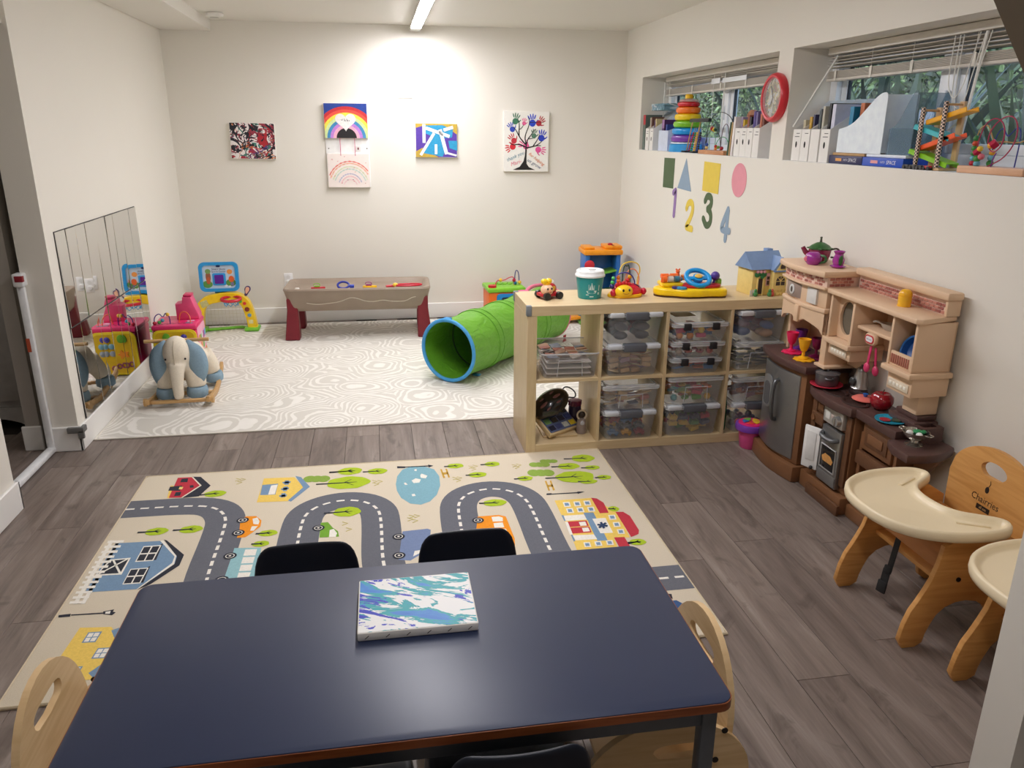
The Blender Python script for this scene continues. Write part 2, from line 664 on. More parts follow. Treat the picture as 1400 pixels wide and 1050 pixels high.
RUG_PRINT = [
    ('pond', 'pond', '1192,277 1201,187 1229,112 1276,77 1335,87 1385,133 1404,219 1400,324 1376,421 1341,484 1298,510 1251,492 1212,428 1195,350'),
    ('red_house', 'yellow', '139,125 154,128 169,264 155,262'),
    ('red_house', 'red', '153,40 223,43 280,147 219,267 162,260'),
    ('red_house', 'charcoal', '218,37 260,46 326,155 294,266 219,272 280,147'),
    ('red_house', 'cream', '217,42 223,40 284,148 224,270 216,269 275,147'),
    ('red_house', 'charcoal', '174,55 204,54 209,99 176,96|180,205 205,204 208,245 182,246|140,139 193,134 195,192 142,183|228,139 244,137 252,164 235,167'),
    ('red_house', 'yellow2', '185,148 202,151 202,177 186,175'),
    ('yellow_house', 'yellow', '564,111 708,120 764,251 706,381 565,371'),
    ('yellow_house', 'blue', '711,106 740,125 790,241 717,388 702,373 759,244'),
    ('yellow_house', 'blue', '566,187 639,183 639,303 570,297'),
    ('yellow_house', 'white', '608,199 638,193 636,298 606,298'),
    ('yellow_house', 'blue', '657,167 696,165 694,186 659,186|658,239 695,234 694,255 660,260|658,311 693,309 691,332 659,331|666,154 687,155 689,201 668,201|667,225 687,222 688,270 669,272|666,295 685,293 686,336 667,338'),
    ('barn', 'blue', '51,662 224,670 320,801 326,875 231,1029 48,1022'),
    ('barn', 'charcoal', '236,661 250,670 345,801 345,882 270,1003 232,1034 324,866 320,810'),
    ('barn', 'white', '224,670 235,667 317,804 323,869 234,1026 227,1032 313,859 311,809'),
    ('barn', 'white', '69,794 144,791 145,916 48,909'),
    ('barn', 'charcoal', '75,802 138,801 137,904 53,901'),
    ('barn', 'white', '77,799 84,796 141,905 133,907|130,798 138,801 61,902 52,901'),
    ('barn', 'charcoal', '237,825 246,826 241,692 233,703'),
    ('barn', 'white', '169,828 236,830 238,707 169,706'),
    ('barn', 'charcoal', '173,821 200,822 200,774 173,773'),
    ('barn', 'charcoal', '173,763 200,764 200,714 173,714'),
    ('barn', 'charcoal', '205,822 232,823 232,775 205,774'),
    ('barn', 'charcoal', '205,764 233,765 233,715 206,714'),
    ('barn', 'charcoal', '232,987 241,988 236,868 228,877'),
    ('barn', 'white', '168,990 231,992 233,881 167,880'),
    ('barn', 'charcoal', '171,984 197,984 197,941 171,940'),
    ('barn', 'charcoal', '171,931 197,932 197,887 171,887'),
    ('barn', 'charcoal', '202,984 227,985 228,942 202,941'),
    ('barn', 'charcoal', '202,932 228,933 229,888 202,887'),
    ('fence', 'white', '22,633 36,635 48,1096 33,1094|51,638 63,640 74,1100 60,1098'),
    ('fence', 'white', '14,636 78,640 79,660 16,656'),
    ('fence', 'white', '14,677 77,682 79,701 16,697'),
    ('fence', 'white', '15,718 77,722 79,742 17,737'),
    ('fence', 'white', '15,758 76,762 78,781 17,776'),
    ('fence', 'white', '15,796 76,801 78,819 17,815'),
    ('fence', 'white', '16,834 76,838 78,856 18,852'),
    ('fence', 'white', '16,871 76,875 77,893 18,889'),
    ('fence', 'white', '16,907 75,911 77,929 18,924'),
    ('fence', 'white', '17,942 75,947 77,964 19,959'),
    ('fence', 'white', '17,977 75,981 76,998 19,993'),
    ('fence', 'white', '17,1011 74,1015 76,1031 19,1027'),
    ('fence', 'white', '18,1044 74,1048 76,1064 20,1060'),
    ('fence', 'white', '18,1076 74,1081 75,1096 20,1092'),
    ('lamp_post', 'charcoal', '8,1157 47,1155 50,1173 12,1172|49,1160 156,1165 158,1173 52,1167|153,1159 187,1151 187,1166 198,1171 190,1187 159,1176'),
    ('lamp_post', 'white', '162,1162 178,1159 180,1177 164,1174'),
    ('large_yellow_house', 'yellow', '106,1246 209,1258 262,1334 267,1459 249,1533 149,1529 96,1431'),
    ('large_yellow_house', 'blue', '215,1279 237,1267 266,1312 250,1349|213,1499 242,1455 267,1485 234,1524'),
    ('large_yellow_house', 'blue', '140,1335 183,1338 187,1280 143,1278'),
    ('large_yellow_house', 'white', '145,1330 160,1331 161,1310 146,1309'),
    ('large_yellow_house', 'white', '146,1305 162,1306 163,1285 147,1284'),
    ('large_yellow_house', 'white', '164,1331 179,1332 181,1311 165,1311'),
    ('large_yellow_house', 'white', '165,1306 181,1307 182,1286 166,1285'),
    ('large_yellow_house', 'blue', '198,1427 240,1430 245,1376 202,1373'),
    ('large_yellow_house', 'white', '203,1422 218,1423 219,1404 204,1403'),
    ('large_yellow_house', 'white', '204,1399 220,1400 221,1380 206,1379'),
    ('large_yellow_house', 'white', '221,1424 236,1425 238,1405 223,1404'),
    ('large_yellow_house', 'white', '223,1400 238,1401 240,1381 225,1380'),
    ('large_yellow_house', 'blue', '142,1510 182,1513 186,1462 144,1460'),
    ('large_yellow_house', 'white', '146,1505 160,1506 162,1488 147,1487'),
    ('large_yellow_house', 'white', '147,1483 162,1484 163,1466 148,1465'),
    ('large_yellow_house', 'white', '164,1507 178,1508 179,1490 165,1489'),
    ('large_yellow_house', 'white', '165,1485 180,1486 181,1467 166,1466'),
    ('orange_car', 'orange', '518,526 540,503 581,507 609,552 612,607 590,650 563,693 529,694 529,626'),
    ('orange_car', 'white', '569,530 588,522 602,558 601,588 579,580|576,601 601,601 589,642 574,639'),
    ('teal_bus', 'teal', '533,778 639,791 655,1035 532,1015'),
    ('teal_bus', 'white', '578,797 624,800 624,850 577,846'),
    ('teal_bus', 'white', '578,857 624,861 623,908 578,905'),
    ('teal_bus', 'white', '579,916 624,919 623,965 579,961'),
    ('teal_bus', 'white', '579,972 624,976 623,1020 579,1016'),
    ('green_car', 'green', '863,614 893,613 915,666 939,702 945,748 865,744'),
    ('green_car', 'white', '904,686 920,678 936,718 931,750 904,746'),
    ('grey_truck', 'slate', '1207,746 1312,739 1325,751 1310,905 1275,906 1270,947 1229,987 1183,974'),
    ('grey_truck', 'white', '1249,916 1272,912 1269,936 1241,957'),
    ('orange_van', 'orange', '1536,664 1630,663 1658,683 1663,880 1649,976 1483,960'),
    ('orange_van', 'white', '1595,678 1628,676 1643,691 1638,724 1595,720|1596,735 1636,734 1636,779 1594,775|1617,788 1641,792 1642,825 1618,821'),
    ('hospital', 'yellow', '1903,564 2075,565 2153,718 2139,947 2073,936 2064,1020 1895,1013 1901,887 1902,707'),
    ('hospital', 'red', '2076,563 2100,574 2119,620 2114,720 2074,718|2146,717 2180,721 2198,762 2196,894 2183,925 2145,944|2073,936 2117,940 2117,1028 2071,1024'),
    ('hospital', 'blue', '2003,702 2048,706 2040,956 1997,953|1901,711 1911,711 1910,764 1902,766|1901,887 1909,887 1907,940 1899,943'),
    ('hospital', 'white', '1910,716 2001,718 2002,766 1908,763|1907,892 1998,899 2000,939 1909,935|1903,770 1917,773 1910,885 1897,885|2027,763 2086,764 2081,897 2027,894'),
    ('hospital', 'red', '1915,772 1998,774 1994,880 1910,878'),
    ('hospital', 'yellow', '1915,821 1996,824 1996,829 1914,827|1998,774 2003,775 1998,881 1993,881'),
    ('hospital', 'white', '1961,784 1990,783 1988,819 1960,818|1961,837 1989,836 1988,870 1959,871'),
    ('hospital', 'white', '1936,588 1967,589 1963,636 1933,635'),
    ('hospital', 'blue', '1941,598 1960,598 1958,626 1939,626'),
    ('hospital', 'white', '1985,589 2015,591 2010,638 1980,637'),
    ('hospital', 'blue', '1989,600 2008,600 2006,628 1987,627'),
    ('hospital', 'white', '2032,589 2063,590 2057,638 2027,636'),
    ('hospital', 'blue', '2036,599 2055,600 2053,628 2034,627'),
    ('hospital', 'white', '1936,651 1966,652 1962,698 1932,696'),
    ('hospital', 'blue', '1941,660 1959,661 1957,688 1939,687'),
    ('hospital', 'white', '1984,651 2014,652 2009,698 1980,696'),
    ('hospital', 'blue', '1989,661 2007,661 2005,688 1986,688'),
    ('hospital', 'white', '2033,653 2063,654 2058,700 2028,698'),
    ('hospital', 'blue', '2037,662 2056,663 2053,690 2035,689'),
    ('hospital', 'white', '2105,742 2135,744 2129,788 2099,786'),
    ('hospital', 'blue', '2109,752 2128,752 2125,778 2106,778'),
    ('hospital', 'white', '2105,810 2134,811 2128,853 2099,852'),
    ('hospital', 'blue', '2109,819 2127,819 2124,844 2106,844'),
    ('hospital', 'white', '2104,874 2133,875 2127,916 2099,914'),
    ('hospital', 'blue', '2108,883 2126,883 2123,907 2105,907'),
    ('hospital', 'white', '1936,959 1963,960 1959,999 1932,997'),
    ('hospital', 'blue', '1940,967 1957,968 1955,990 1938,990'),
    ('hospital', 'white', '1982,958 2010,960 2006,998 1978,997'),
    ('hospital', 'blue', '1986,967 2004,967 2001,990 1985,990'),
    ('hospital', 'white', '2031,958 2059,960 2054,999 2026,997'),
    ('hospital', 'blue', '2035,967 2052,967 2050,990 2033,990'),
    ('hospital', 'navy', '2037,814 2077,832 2071,845 2031,827'),
    ('hospital', 'navy', '2060,800 2059,855 2048,858 2049,803'),
    ('hospital', 'navy', '2078,816 2036,853 2031,843 2072,806'),
    ('blue_house', 'navyblue', '2137,1415 2163,1413 2180,1440 2143,1506 2126,1446'),
    ('blue_house', 'charcoal', '2141,1366 2160,1373 2153,1404 2138,1389'),
    ('pond_bench', 'ochre', '1415,138 1423,136 1431,242 1421,243|1441,136 1449,134 1454,239 1446,244|1423,178 1449,176 1450,201 1425,203'),
    ('park_bench', 'ochre', '1902,353 1911,351 1905,459 1897,461|1926,353 1934,352 1929,457 1919,462|1906,398 1932,396 1929,420 1903,421'),
    ('pond_lamp_post', 'charcoal', '1204,66 1244,75 1243,95 1204,92|1243,79 1362,81 1361,94 1243,88|1359,70 1385,88 1360,107'),
    ('park_lamp_post', 'charcoal', '1882,487 1906,488 1902,504 1878,503|1904,493 2030,496 2027,507 1903,502|2029,490 2064,496 2025,515'),
    ('pond', 'white', '1268,247 1289,225 1313,242 1304,276 1276,278|1313,192 1320,174 1347,204 1337,233 1314,223|1288,118 1299,117 1298,139 1287,137|1230,268 1239,266 1248,291 1235,292|1261,397 1275,394 1279,417 1264,420'),
    ('wheels', 0, [[[529,539],38],[[528,651],38],[[526,840],38],[[524,1014],38],[[856,661],40],[[1189,789],42],[[1186,942],42],[[1533,700],34]]),
]
RUG_TREES = [[294,254,363,249,49,34],[113,582,189,584,46,33],[254,586,327,587,47,33],[601,671,651,672,39,27],[595,757,633,759,34,24],[872,89,970,90,58,43],[872,94,977,89,54,42],[1035,111,1106,112,48,35],[817,220,968,223,102,69],[871,528,971,528,60,46],[1437,109,1493,108,42,29],[1620,115,1680,114,39,29],[1532,230,1591,230,45,30],[1759,309,1814,308,38,27],[1558,540,1630,544,53,34],[2054,108,2154,114,60,46],[1969,196,2057,200,56,38],[2114,232,2171,234,39,25],[1911,324,2059,328,96,65],[2152,355,2198,356,35,26],[2058,386,2109,391,44,26],[2122,684,2147,687,24,25],[2117,988,2158,989,36,25],[2115,996,2161,988,31,24]]
RUG_BUSHES = [[816,157,816,157,56,37],[1916,158,1916,158,46,29],[1971,123,1971,123,40,23],[1903,257,1903,257,58,40]]
RUG_TUFTS = [[444,106],[467,109],[455,143],[1093,231],[1118,235],[1101,262],[1570,133],[1593,127],[1580,161],[1478,255],[1500,253],[1491,282],[1789,151],[1812,148],[1798,172],[1251,618],[1274,617],[1244,642],[1264,660],[966,637],[984,692]]

CLR = dict(pond=(132, 176, 190), red=(190, 62, 74), yellow=(236, 202, 104), yellow2=(238, 214, 130), charcoal=(58, 60, 68), cream=(228, 220, 202),
           blue=(122, 150, 178), white=(236, 232, 222), orange=(240, 150, 46), teal=(148, 190, 196), green=(118, 166, 62), slate=(122, 138, 172),
           navy=(54, 72, 104), navyblue=(70, 96, 140), ochre=(206, 164, 74), road=(108, 110, 118), leaf=(172, 196, 52), bush=(140, 168, 76), tuft=(190, 178, 90))


def cloth(c):
    return mat(c, .95, var=.07, scale=160, bump=.5, bscale=500, spec=.1)


t = thing('road_map_rug', 'beige play rug printed with roads houses cars and trees', 'rug', (.43, -3.235, 0))
k = Nodes('beige_pile')
v = k.co()
k.col(k.mix(k.noise(v, 260, 3), (208, 196, 174), (226, 215, 195)))
k.bump(k.noise(v, 520, 2), .5, .002)
part('pile', t, [pr(rr(0, 2.262, -1.622, 0, .02, 2), .0005, .008, .003)], k.pr(.95, spec=.1))
part('hem', t, [tu([(2.262, 0, .005), (2.262, -1.622, .005), (0, -1.622, .005), (0, 0, .005), (2.262, 0, .005)], .006, 6)], cloth((206, 192, 165)))
RZ = .0083


def mm(s):
    return [(float(a) / 1000, -float(b) / 1000) for a, b in (q.split(',') for q in s.split())]


def lift(g, z):
    return [Vector((p[0], p[1], p[2] + z)) for p in g[0]], g[1]


def wheel(g, x, y, r):
    for q, (f, c) in enumerate(((1, 'charcoal'), (.68, 'white'), (.56, 'charcoal'), (.2, 'white'))):
        g.append((lift(flat(ell(x, y, r * f, r * f, 16)), RZ + .0014 + .0001 * q), cloth(CLR[c])))


layers = {}
order = {}
for nm, cl, dat in RUG_PRINT:
    lst = layers.setdefault(nm, []) if nm != 'wheels' else None
    if nm == 'wheels':
        for q, ((x, y), r) in enumerate(dat):
            wheel(layers[('orange_car', 'orange_car', 'teal_bus', 'teal_bus', 'green_car', 'grey_truck', 'grey_truck', 'orange_van')[q]], x / 1000, -y / 1000, .026)
        continue
    order[nm] = order.get(nm, 0) + 1
    z = RZ + .0004 + .00006 * order[nm]
    for p in dat.split('|'):
        lst.append((lift(flat(mm(p)), z), cloth(CLR[cl])))
# serpentine road and its dashes
ctr = [(0, -.352), (.30, -.356), (.40, -.40), (.452, -.49), (.465, -.60), (.465, -1.02), (.49, -1.12), (.56, -1.18), (.64, -1.19), (.72, -1.15), (.772, -1.06), (.78, -.95),
       (.78, -.60), (.80, -.50), (.86, -.435), (.95, -.405), (1.04, -.43), (1.10, -.50), (1.12, -.60), (1.12, -.98), (1.14, -1.08), (1.20, -1.16), (1.29, -1.19), (1.38, -1.16), (1.44, -1.07), (1.453, -.96),
       (1.455, -.60), (1.475, -.49), (1.53, -.42), (1.62, -.39), (1.71, -.42), (1.765, -.49), (1.787, -.60), (1.787, -1.05), (1.81, -1.17), (1.90, -1.24), (2.0, -1.266), (2.262, -1.266)]
cs = [Vector((p[0], p[1])) for p in smooth([(a, b, 0) for a, b in ctr], 2)]
lst = layers['road'] = [(lift(stroke(cs, .166), RZ + .0001), cloth(CLR['road']))]
acc, on, seg = 0, True, [cs[0]]
for a, b in zip(cs, cs[1:]):
    n = max(1, int((b - a).length / .004))
    for q in range(n):
        p = a.lerp(b, (q + 1) / n)
        acc += (b - a).length / n
        seg.append(p)
        if acc > (.036 if on else .024):
            if on:
                lst.append((lift(stroke(seg, .013), RZ + .0003), cloth(CLR['white'])))
            on, acc, seg = not on, 0, [p]
for q, (tx, ty, cx, cy_, a, b) in enumerate(RUG_TREES):
    a, b = a / 1000, max(b / 1000, .022)
    x, y, x0, y0 = cx / 1000, -cy_ / 1000, tx / 1000, -ty / 1000
    lst = []
    lobes = [(x + a * (1 + .05 * math.sin(5 * h + q)) * math.cos(h), y + b * (1 + .05 * math.cos(7 * h + q)) * math.sin(h)) for h in [2 * PI * i / 22 for i in range(22)]]
    lst.append((lift(flat(lobes), RZ + .0006 + .00002 * q), cloth(CLR['leaf'])))
    bk = cloth(CLR['charcoal'])
    lst.append((lift(stroke([(x0, y0), (x - a * .3, y), (x + a * .4, y)], [.012, .009, .003]), RZ + .0014), bk))
    lst.append((lift(stroke([(x - a * .2, y), (x + a * .15, y + b * .5)], [.006, .002]), RZ + .0014), bk))
    lst.append((lift(stroke([(x - a * .1, y), (x + a * .25, y - b * .5)], [.006, .002]), RZ + .0014), bk))
    part('tree_print', t, lst, None, sm=False)
for q, (tx, ty, cx, cy_, a, b) in enumerate(RUG_BUSHES):
    a, b = a / 1000, max(b / 1000, .02)
    lst = []
    for h in (-.6, 0, .6):
        lst.append((lift(flat(ell(cx / 1000 + h * a, -cy_ / 1000 - .2 * b * h, a * .55, b)), RZ + .0005 + .00003 * (h + q)), cloth(CLR['bush'])))
    part('bush_print', t, lst, None, sm=False)
for x, y in RUG_TUFTS:
    x, y = x / 1000, -y / 1000
    part('grass_tuft_print', t, [(lift(stroke([(x - .012, y + .016), (x + .012, y), (x - .012, y - .016)], .005), RZ + .0004), cloth(CLR['tuft']))], None, sm=False)
for nm, lst in layers.items():
    part(nm + '_print', t, lst, None, sm=False)

# ---------------------------------------------------------------- table and its chairs
NAVY = (44, 52, 82)
k = Nodes('navy_laminate')
v = k.co()
k.col(k.mix(k.noise(v, 3, 4), (44, 54, 82), (50, 60, 88)))
M_NAVY = k.pr(.38, spec=.5)
TZ = .56
t = thing('activity_table', 'long low table with navy blue top and brown edge in the foreground', 'table', (1.612, -5.474, 0), -.004)
a, b = .628, .306
part('tabletop', t, [pr(rr(-a, a, -b, b, .03), TZ - .022, TZ - .001, .002)], M_NAVY)
part('edge_band', t, [ring(rr(-a - .002, a + .002, -b - .002, b + .002, .031), rr(-a + .002, a - .002, -b + .002, b - .002, .028), TZ - .0225, TZ - .0035)], wood((150, 84, 44), (122, 62, 30)))
STEEL = mat((98, 102, 108), .4, .2)
for sy in (-1, 1):
    part('apron', t, [b2(-a + .045, a - .045, sy * (b - .035) - .01, sy * (b - .035) + .01, TZ - .075, TZ - .023, .002)], STEEL)
for sx in (-1, 1):
    part('apron', t, [b2(sx * (a - .045) - .01, sx * (a - .045) + .01, -b + .045, b - .045, TZ - .075, TZ - .023, .002)], STEEL)
for sx in (-1, 1):
    for sy in (-1, 1):
        x, y = sx * (a - .04), sy * (b - .035)
        l = part('leg', t, [b2(x - .016, x + .016, y - .016, y + .016, .02, TZ - .023, .004)], STEEL)
        part('foot', l, [la([(.02, .0), (.02, .008), (.012, .022), (.001, .022)], 14, T(x, y, .0))], mat(BLACK, .6))


def brush_mat():
    k = Nodes('brushed_paint')
    v = k.co((1, 1, 1), (0, 0, .45))
    m1 = k.n('Mapping')
    m1.inputs['Scale'].default_value = (5.5, 17, 1)
    k.l(v, m1.inputs[0])
    n1 = k.noise(m1.outputs[0], 1.0, 5, .9, .6)
    m2 = k.n('Mapping')
    m2.inputs['Scale'].default_value = (7, 24, 1)
    m2.inputs['Location'].default_value = (4.2, 1.7, .3)
    k.l(v, m2.inputs[0])
    n2 = k.noise(m2.outputs[0], 1.0, 5, 1.2, .6)
    c1 = k.ramp(n1, [(0, (238, 238, 236)), (.49, (240, 240, 238)), (.50, (20, 160, 170)), (.565, (30, 168, 176)), (.575, (60, 140, 214)), (.7, (40, 110, 204))], 'LINEAR')
    m3 = k.math('GREATER_THAN', n2, .57)
    k.col(k.mix(m3, c1, (30, 48, 190)))
    k.bump(k.math('ADD', n1, n2), .4, .002)
    return k.pr(.5)


def canvas(name, label, w, h, d, M, paint, sides=(238, 235, 228)):
    """stretched canvas lying in local xy, painted face up"""
    t = thing(name, label, 'painting')
    t.matrix_world = M
    part('stretched_canvas', t, [pr(rr(-w / 2, w / 2, -h / 2, h / 2, .004, 2), 0, d - .0006, .002)], mat(sides, .8, bump=.3, bscale=900))
    part('painted_face', t, [b2(-w / 2 + .003, w / 2 - .003, -h / 2 + .003, h / 2 - .003, d - .001, d, 0)], paint)
    return t


t = canvas('abstract_painting', 'small canvas of blue and teal brush strokes lying on the navy table', .265, .213, .02, T(1.64, -5.372, TZ + .0005, rz=-.005), brush_mat())
for q in range(6):
    x = -.112 + .045 * q
    part('staple', t, [mv(bx((0, 0, 0), (.011, .0012, .0012)), T(x, -.1068, .009, ry=-.7))], mat((60, 58, 56), .4, .8))

# moulded blue chairs
M_SHELL = mat((15, 23, 38), .42, var=.04)


def blue_chair(label, x, y, rz):
    """x right, y towards the back of the chair"""
    t = thing('plastic_chair', label, 'chair', (x, y, 0), rz, 'blue chairs around the navy table')
    # one curved shell: seat flowing into the back
    prof = [(-.155, .285, .15), (-.15, .300, .155), (-.08, .302, .158), (.02, .296, .156), (.09, .300, .152), (.125, .322, .148), (.142, .36, .146), (.155, .44, .143), (.168, .52, .136), (.172, .552, .118), (.173, .562, .098)]
    v, f = [], []
    nx = 9
    for i, (yy, zz, hw) in enumerate(prof):
        for j in range(nx):
            s = -1 + 2 * j / (nx - 1)
            cup = .009 * s * s
            back = i >= 6
            v.append(Vector((s * hw, yy - (cup * 1.3 if back else 0), zz + (0 if back else cup * .7))))
    n = len(prof)
    for i in range(n - 1):
        for j in range(nx - 1):
            f.append([i * nx + j, i * nx + j + 1, (i + 1) * nx + j + 1, (i + 1) * nx + j])
    o = part('seat_shell', t, [(v, f)], M_SHELL)
    md = o.modifiers.new('thick', 'SOLIDIFY')
    md.thickness = .009
    md.offset = -1
    sb = o.modifiers.new('round', 'SUBSURF')
    sb.levels = sb.render_levels = 1
    for sx in (-1, 1):
        for fy, ty in ((-.15, -.11), (.15, .08)):
            l = part('leg', t, [tu([(sx * .155, fy, .012), (sx * .12, ty, .285)], .0105, 10)], mat((150, 152, 156), .3, .9))
            part('foot', l, [tu([(sx * .1555, fy, 0), (sx * .154, fy * .99, .03)], .014, 10)], mat(BLACK, .6))
    part('cross_bar', t, [tu([(-.12, -.11, .283), (.12, -.11, .283)], .009, 8), tu([(-.12, .08, .283), (.12, .08, .283)], .009, 8)], mat((150, 152, 156), .3, .9))
    return t


blue_chair('navy plastic chair tucked in beside the teal bus print on the rug', 1.363, -5.2, .0)
blue_chair('navy plastic chair tucked in beside the orange van print on the rug', 1.80, -5.195, .02)
blue_chair('navy plastic chair under the front table edge beside the table leg', 1.80, -5.675, PI)
blue_chair('navy plastic chair barely showing under the middle of the front table edge', 1.46, -5.70, PI)

# birch toddler chairs
BIRCH = wood((234, 202, 154), (220, 184, 132), (2, 2, 26))
PLY = wood((200, 160, 108), (172, 130, 84), (40, 3, 3))


def wooden_chair(label, x, y, rz):
    """faces -x before turning; rounded back with a hand slot, arched side panels"""
    t = thing('toddler_chair', label, 'chair', (x, y, 0), rz, 'birch chairs at the table ends')
    # back: local plane y,z at x = +.12
    n = 40
    def outl(hw, z0, z1):
        r = hw
        pts = arc(0, z1 - r * 1.05, hw, 0, PI, n // 2 - 3, r * 1.05)
        pts += [(-hw, z0 + (z1 - r * 1.05 - z0) * .5), (-hw + .002, z0), (0, z0), (hw - .002, z0), (hw, z0 + (z1 - r * 1.05 - z0) * .5)]
        return pts
    o = outl(.182, .17, .505)
    def slot(cz, w, h):
        N = len(o)
        res = []
        for p in o:
            a = math.atan2(p[1] - .37, p[0])
            res.append((w * math.copysign(abs(math.cos(a)) ** .6, math.cos(a)), cz + h * math.copysign(abs(math.sin(a)) ** .8, math.sin(a))))
        return res
    B = T(.118, 0, 0, ry=.06) @ Matrix(((0, 0, 1, 0), (1, 0, 0, 0), (0, 1, 0, 0), (0, 0, 0, 1)))
    part('backrest', t, [ring(o, slot(.425, .074, .024), -.008, .008, B)], BIRCH)
    part('seat', t, [b2(-.16, .10, -.168, .168, .225, .24, .004)], BIRCH)
    for sy in (-1, 1):
        so = arc(0, .2, .20, 0, PI, 22, .165) + [(-.20, .0), (-.14, 0), (-.1, .05), (0, .07), (.1, .05), (.14, 0), (.20, 0)]
        c0 = []
        for p in so:
            a = math.atan2(p[1] - .2, p[0])
            c0.append((.025 + .062 * math.copysign(abs(math.cos(a)) ** .6, math.cos(a)), .285 + .02 * math.copysign(abs(math.sin(a)) ** .8, math.sin(a))))
        M = T(-.01, sy * .185, 0, rx=PI / 2)
        s = part('side_panel', t, [ring(so, c0, -.008, .008, M)], BIRCH)
        for q in ((.118, .33), (.102, .25)):
            part('bolt', s, [cy((q[0], sy * .195, q[1]), (q[0], sy * .1975, q[1]), .0075, n=12)], mat((70, 66, 62), .35, .9))
    part('rung', t, [b2(.08, .095, -.177, .177, .12, .19, .003)], BIRCH)
    return t


wooden_chair('birch wooden chair with hand slot at the right end of the table', 2.195, -5.42, 0)
wooden_chair('birch wooden chair with hand slot at the left end of the table', .972, -5.40, PI)

# ---------------------------------------------------------------- cube shelf
BE = wood((216, 194, 154), (206, 182, 140), (3, 26, 26))
BEV = wood((216, 194, 154), (206, 182, 140), (26, 26, 3))
KX, KY, KW, KH, KD = 2.306, -3.232, 1.452, .79, .39
t = thing('cube_shelf', 'birch coloured low shelf unit with eight open cubes', 'shelf', (KX, KY, 0))
part('top_panel', t, [b2(0, KW, 0, KD, KH - .05, KH, .0015, 1)], BE)
part('bottom_panel', t, [b2(.051, KW - .051, 0, KD, 0, .05, .0015, 1)], BE)
for x in (0, KW - .05):
    part('side_panel', t, [b2(x, x + .05, 0, KD, 0, KH - .0505, .0015, 1)], BEV)
DIV = [.377, .7285, 1.080]
for x in DIV:
    part('upright', t, [b2(x, x + .0165, .002, KD, .0505, KH - .0505, .001, 1)], BEV)
xs = [.0505] + [d + q for d in DIV for q in (0, .0165)] + [KW - .0505]
for a, b in zip(xs[::2], xs[1::2]):
    part('shelf_board', t, [b2(a, b, .002, KD, .387, .4035, .001, 1)], BE)
GUARD = mat((128, 134, 138), .6)
for y0 in (-.004, KD - .022):
    part('corner_guard', t, [b2(-.005, .022, y0, y0 + .026, KH - .05, KH + .004, .004)], GUARD)
CELLX = list(zip(xs[::2], xs[1::2]))


def cell(i, low):
    """centre x, floor z of a cube"""
    return KX + (CELLX[i][0] + CELLX[i][1]) / 2, (.05 if low else .4035)


# ---------------------------------------------------------------- clear bins
PLA = clear((196, 200, 206), .3, .2)
PLR = clear((232, 234, 238), .55, .25)
LATCH_G = mat((92, 96, 104), .45)
LATCH_W = mat((205, 210, 216), .4)
LATCH_K = mat((34, 34, 38), .45)


def tray_shell(w, d, h, tp, r, z0=0.0, th=.0016):
    """open tapered tub: w,d at the rim, tp taper"""
    n = 4
    def rect(k_, e):
        return rr(-w / 2 + k_ + e, w / 2 - k_ - e, -d / 2 + k_ + e, d / 2 - k_ - e, r, n)
    v, f = [], []
    rows = [(tp + .006, 0), (tp, .006), (tp * .5, h * .5), (0, h)]
    for kk, z in rows:
        v += [Vector((p[0], p[1], z + z0)) for p in rect(kk, 0)]
    m = len(rect(0, 0))
    for i in range(len(rows) - 1):
        for j in range(m):
            f.append([i * m + j, i * m + (j + 1) % m, (i + 1) * m + (j + 1) % m, (i + 1) * m + j])
    f.append(list(range(m))[::-1])
    return v, f


def clear_bin(label, x, y, z, w, d, h, lid='flat', rz=0, group='clear storage bins in the cube shelf', rib=False):
    t = thing('storage_bin', label, 'storage bin', (x, y, z + .0005), rz, group)
    part('tub', t, [tray_shell(w, d, h, .014, .022)], PLA)
    part('rim', t, [ring(rr(-w / 2 - .006, w / 2 + .006, -d / 2 - .006, d / 2 + .006, .026), rr(-w / 2, w / 2, -d / 2, d / 2, .022), h - .006, h)], PLR)
    if rib:
        part('front_panel', t, [tu([(-w * .22, -d / 2 + .008, .012), (-w * .2, -d / 2 - .001, h * .72), (w * .2, -d / 2 - .001, h * .72), (w * .22, -d / 2 + .008, .012)], .0022, 5)], PLR)
    if lid == 'open':
        return t
    lo = rr(-w / 2 - .008, w / 2 + .008, -d / 2 - .008, d / 2 + .008, .028)
    l = part('lid', t, [pr(lo, h + .0005, h + .012, .003)], clear((226, 229, 232), .35, .2))
    part('lid_ridge', l, [ring(rr(-w / 2 + .012, w / 2 - .012, -d / 2 + .012, d / 2 - .012, .02), rr(-w / 2 + .02, w / 2 - .02, -d / 2 + .02, d / 2 - .02, .016), h + .012, h + .016)], PLR)
    if lid == 'latch':
        part('latch', t, [b2(-w * .2, w * .22, -d / 2 - .014, -d / 2 + .03, h - .02, h + .019, .004)], LATCH_G)
        for s in (-1, 1):
            part('lid_corner', t, [b2(s * w * .36 - w * .13, s * w * .36 + w * .13, -d / 2 - .012, -d / 2 + .035, h - .008, h + .0175, .007)], clear((225, 230, 236), .8, .3))
    if lid == 'clips':
        for s in (-1, 1):
            part('clip', t, [b2(s * w * .26 - .02, s * w * .26 + .02, -d / 2 - .013, -d / 2 + .006, h - .022, h + .014, .004)], LATCH_K)
    return t


SH = {}


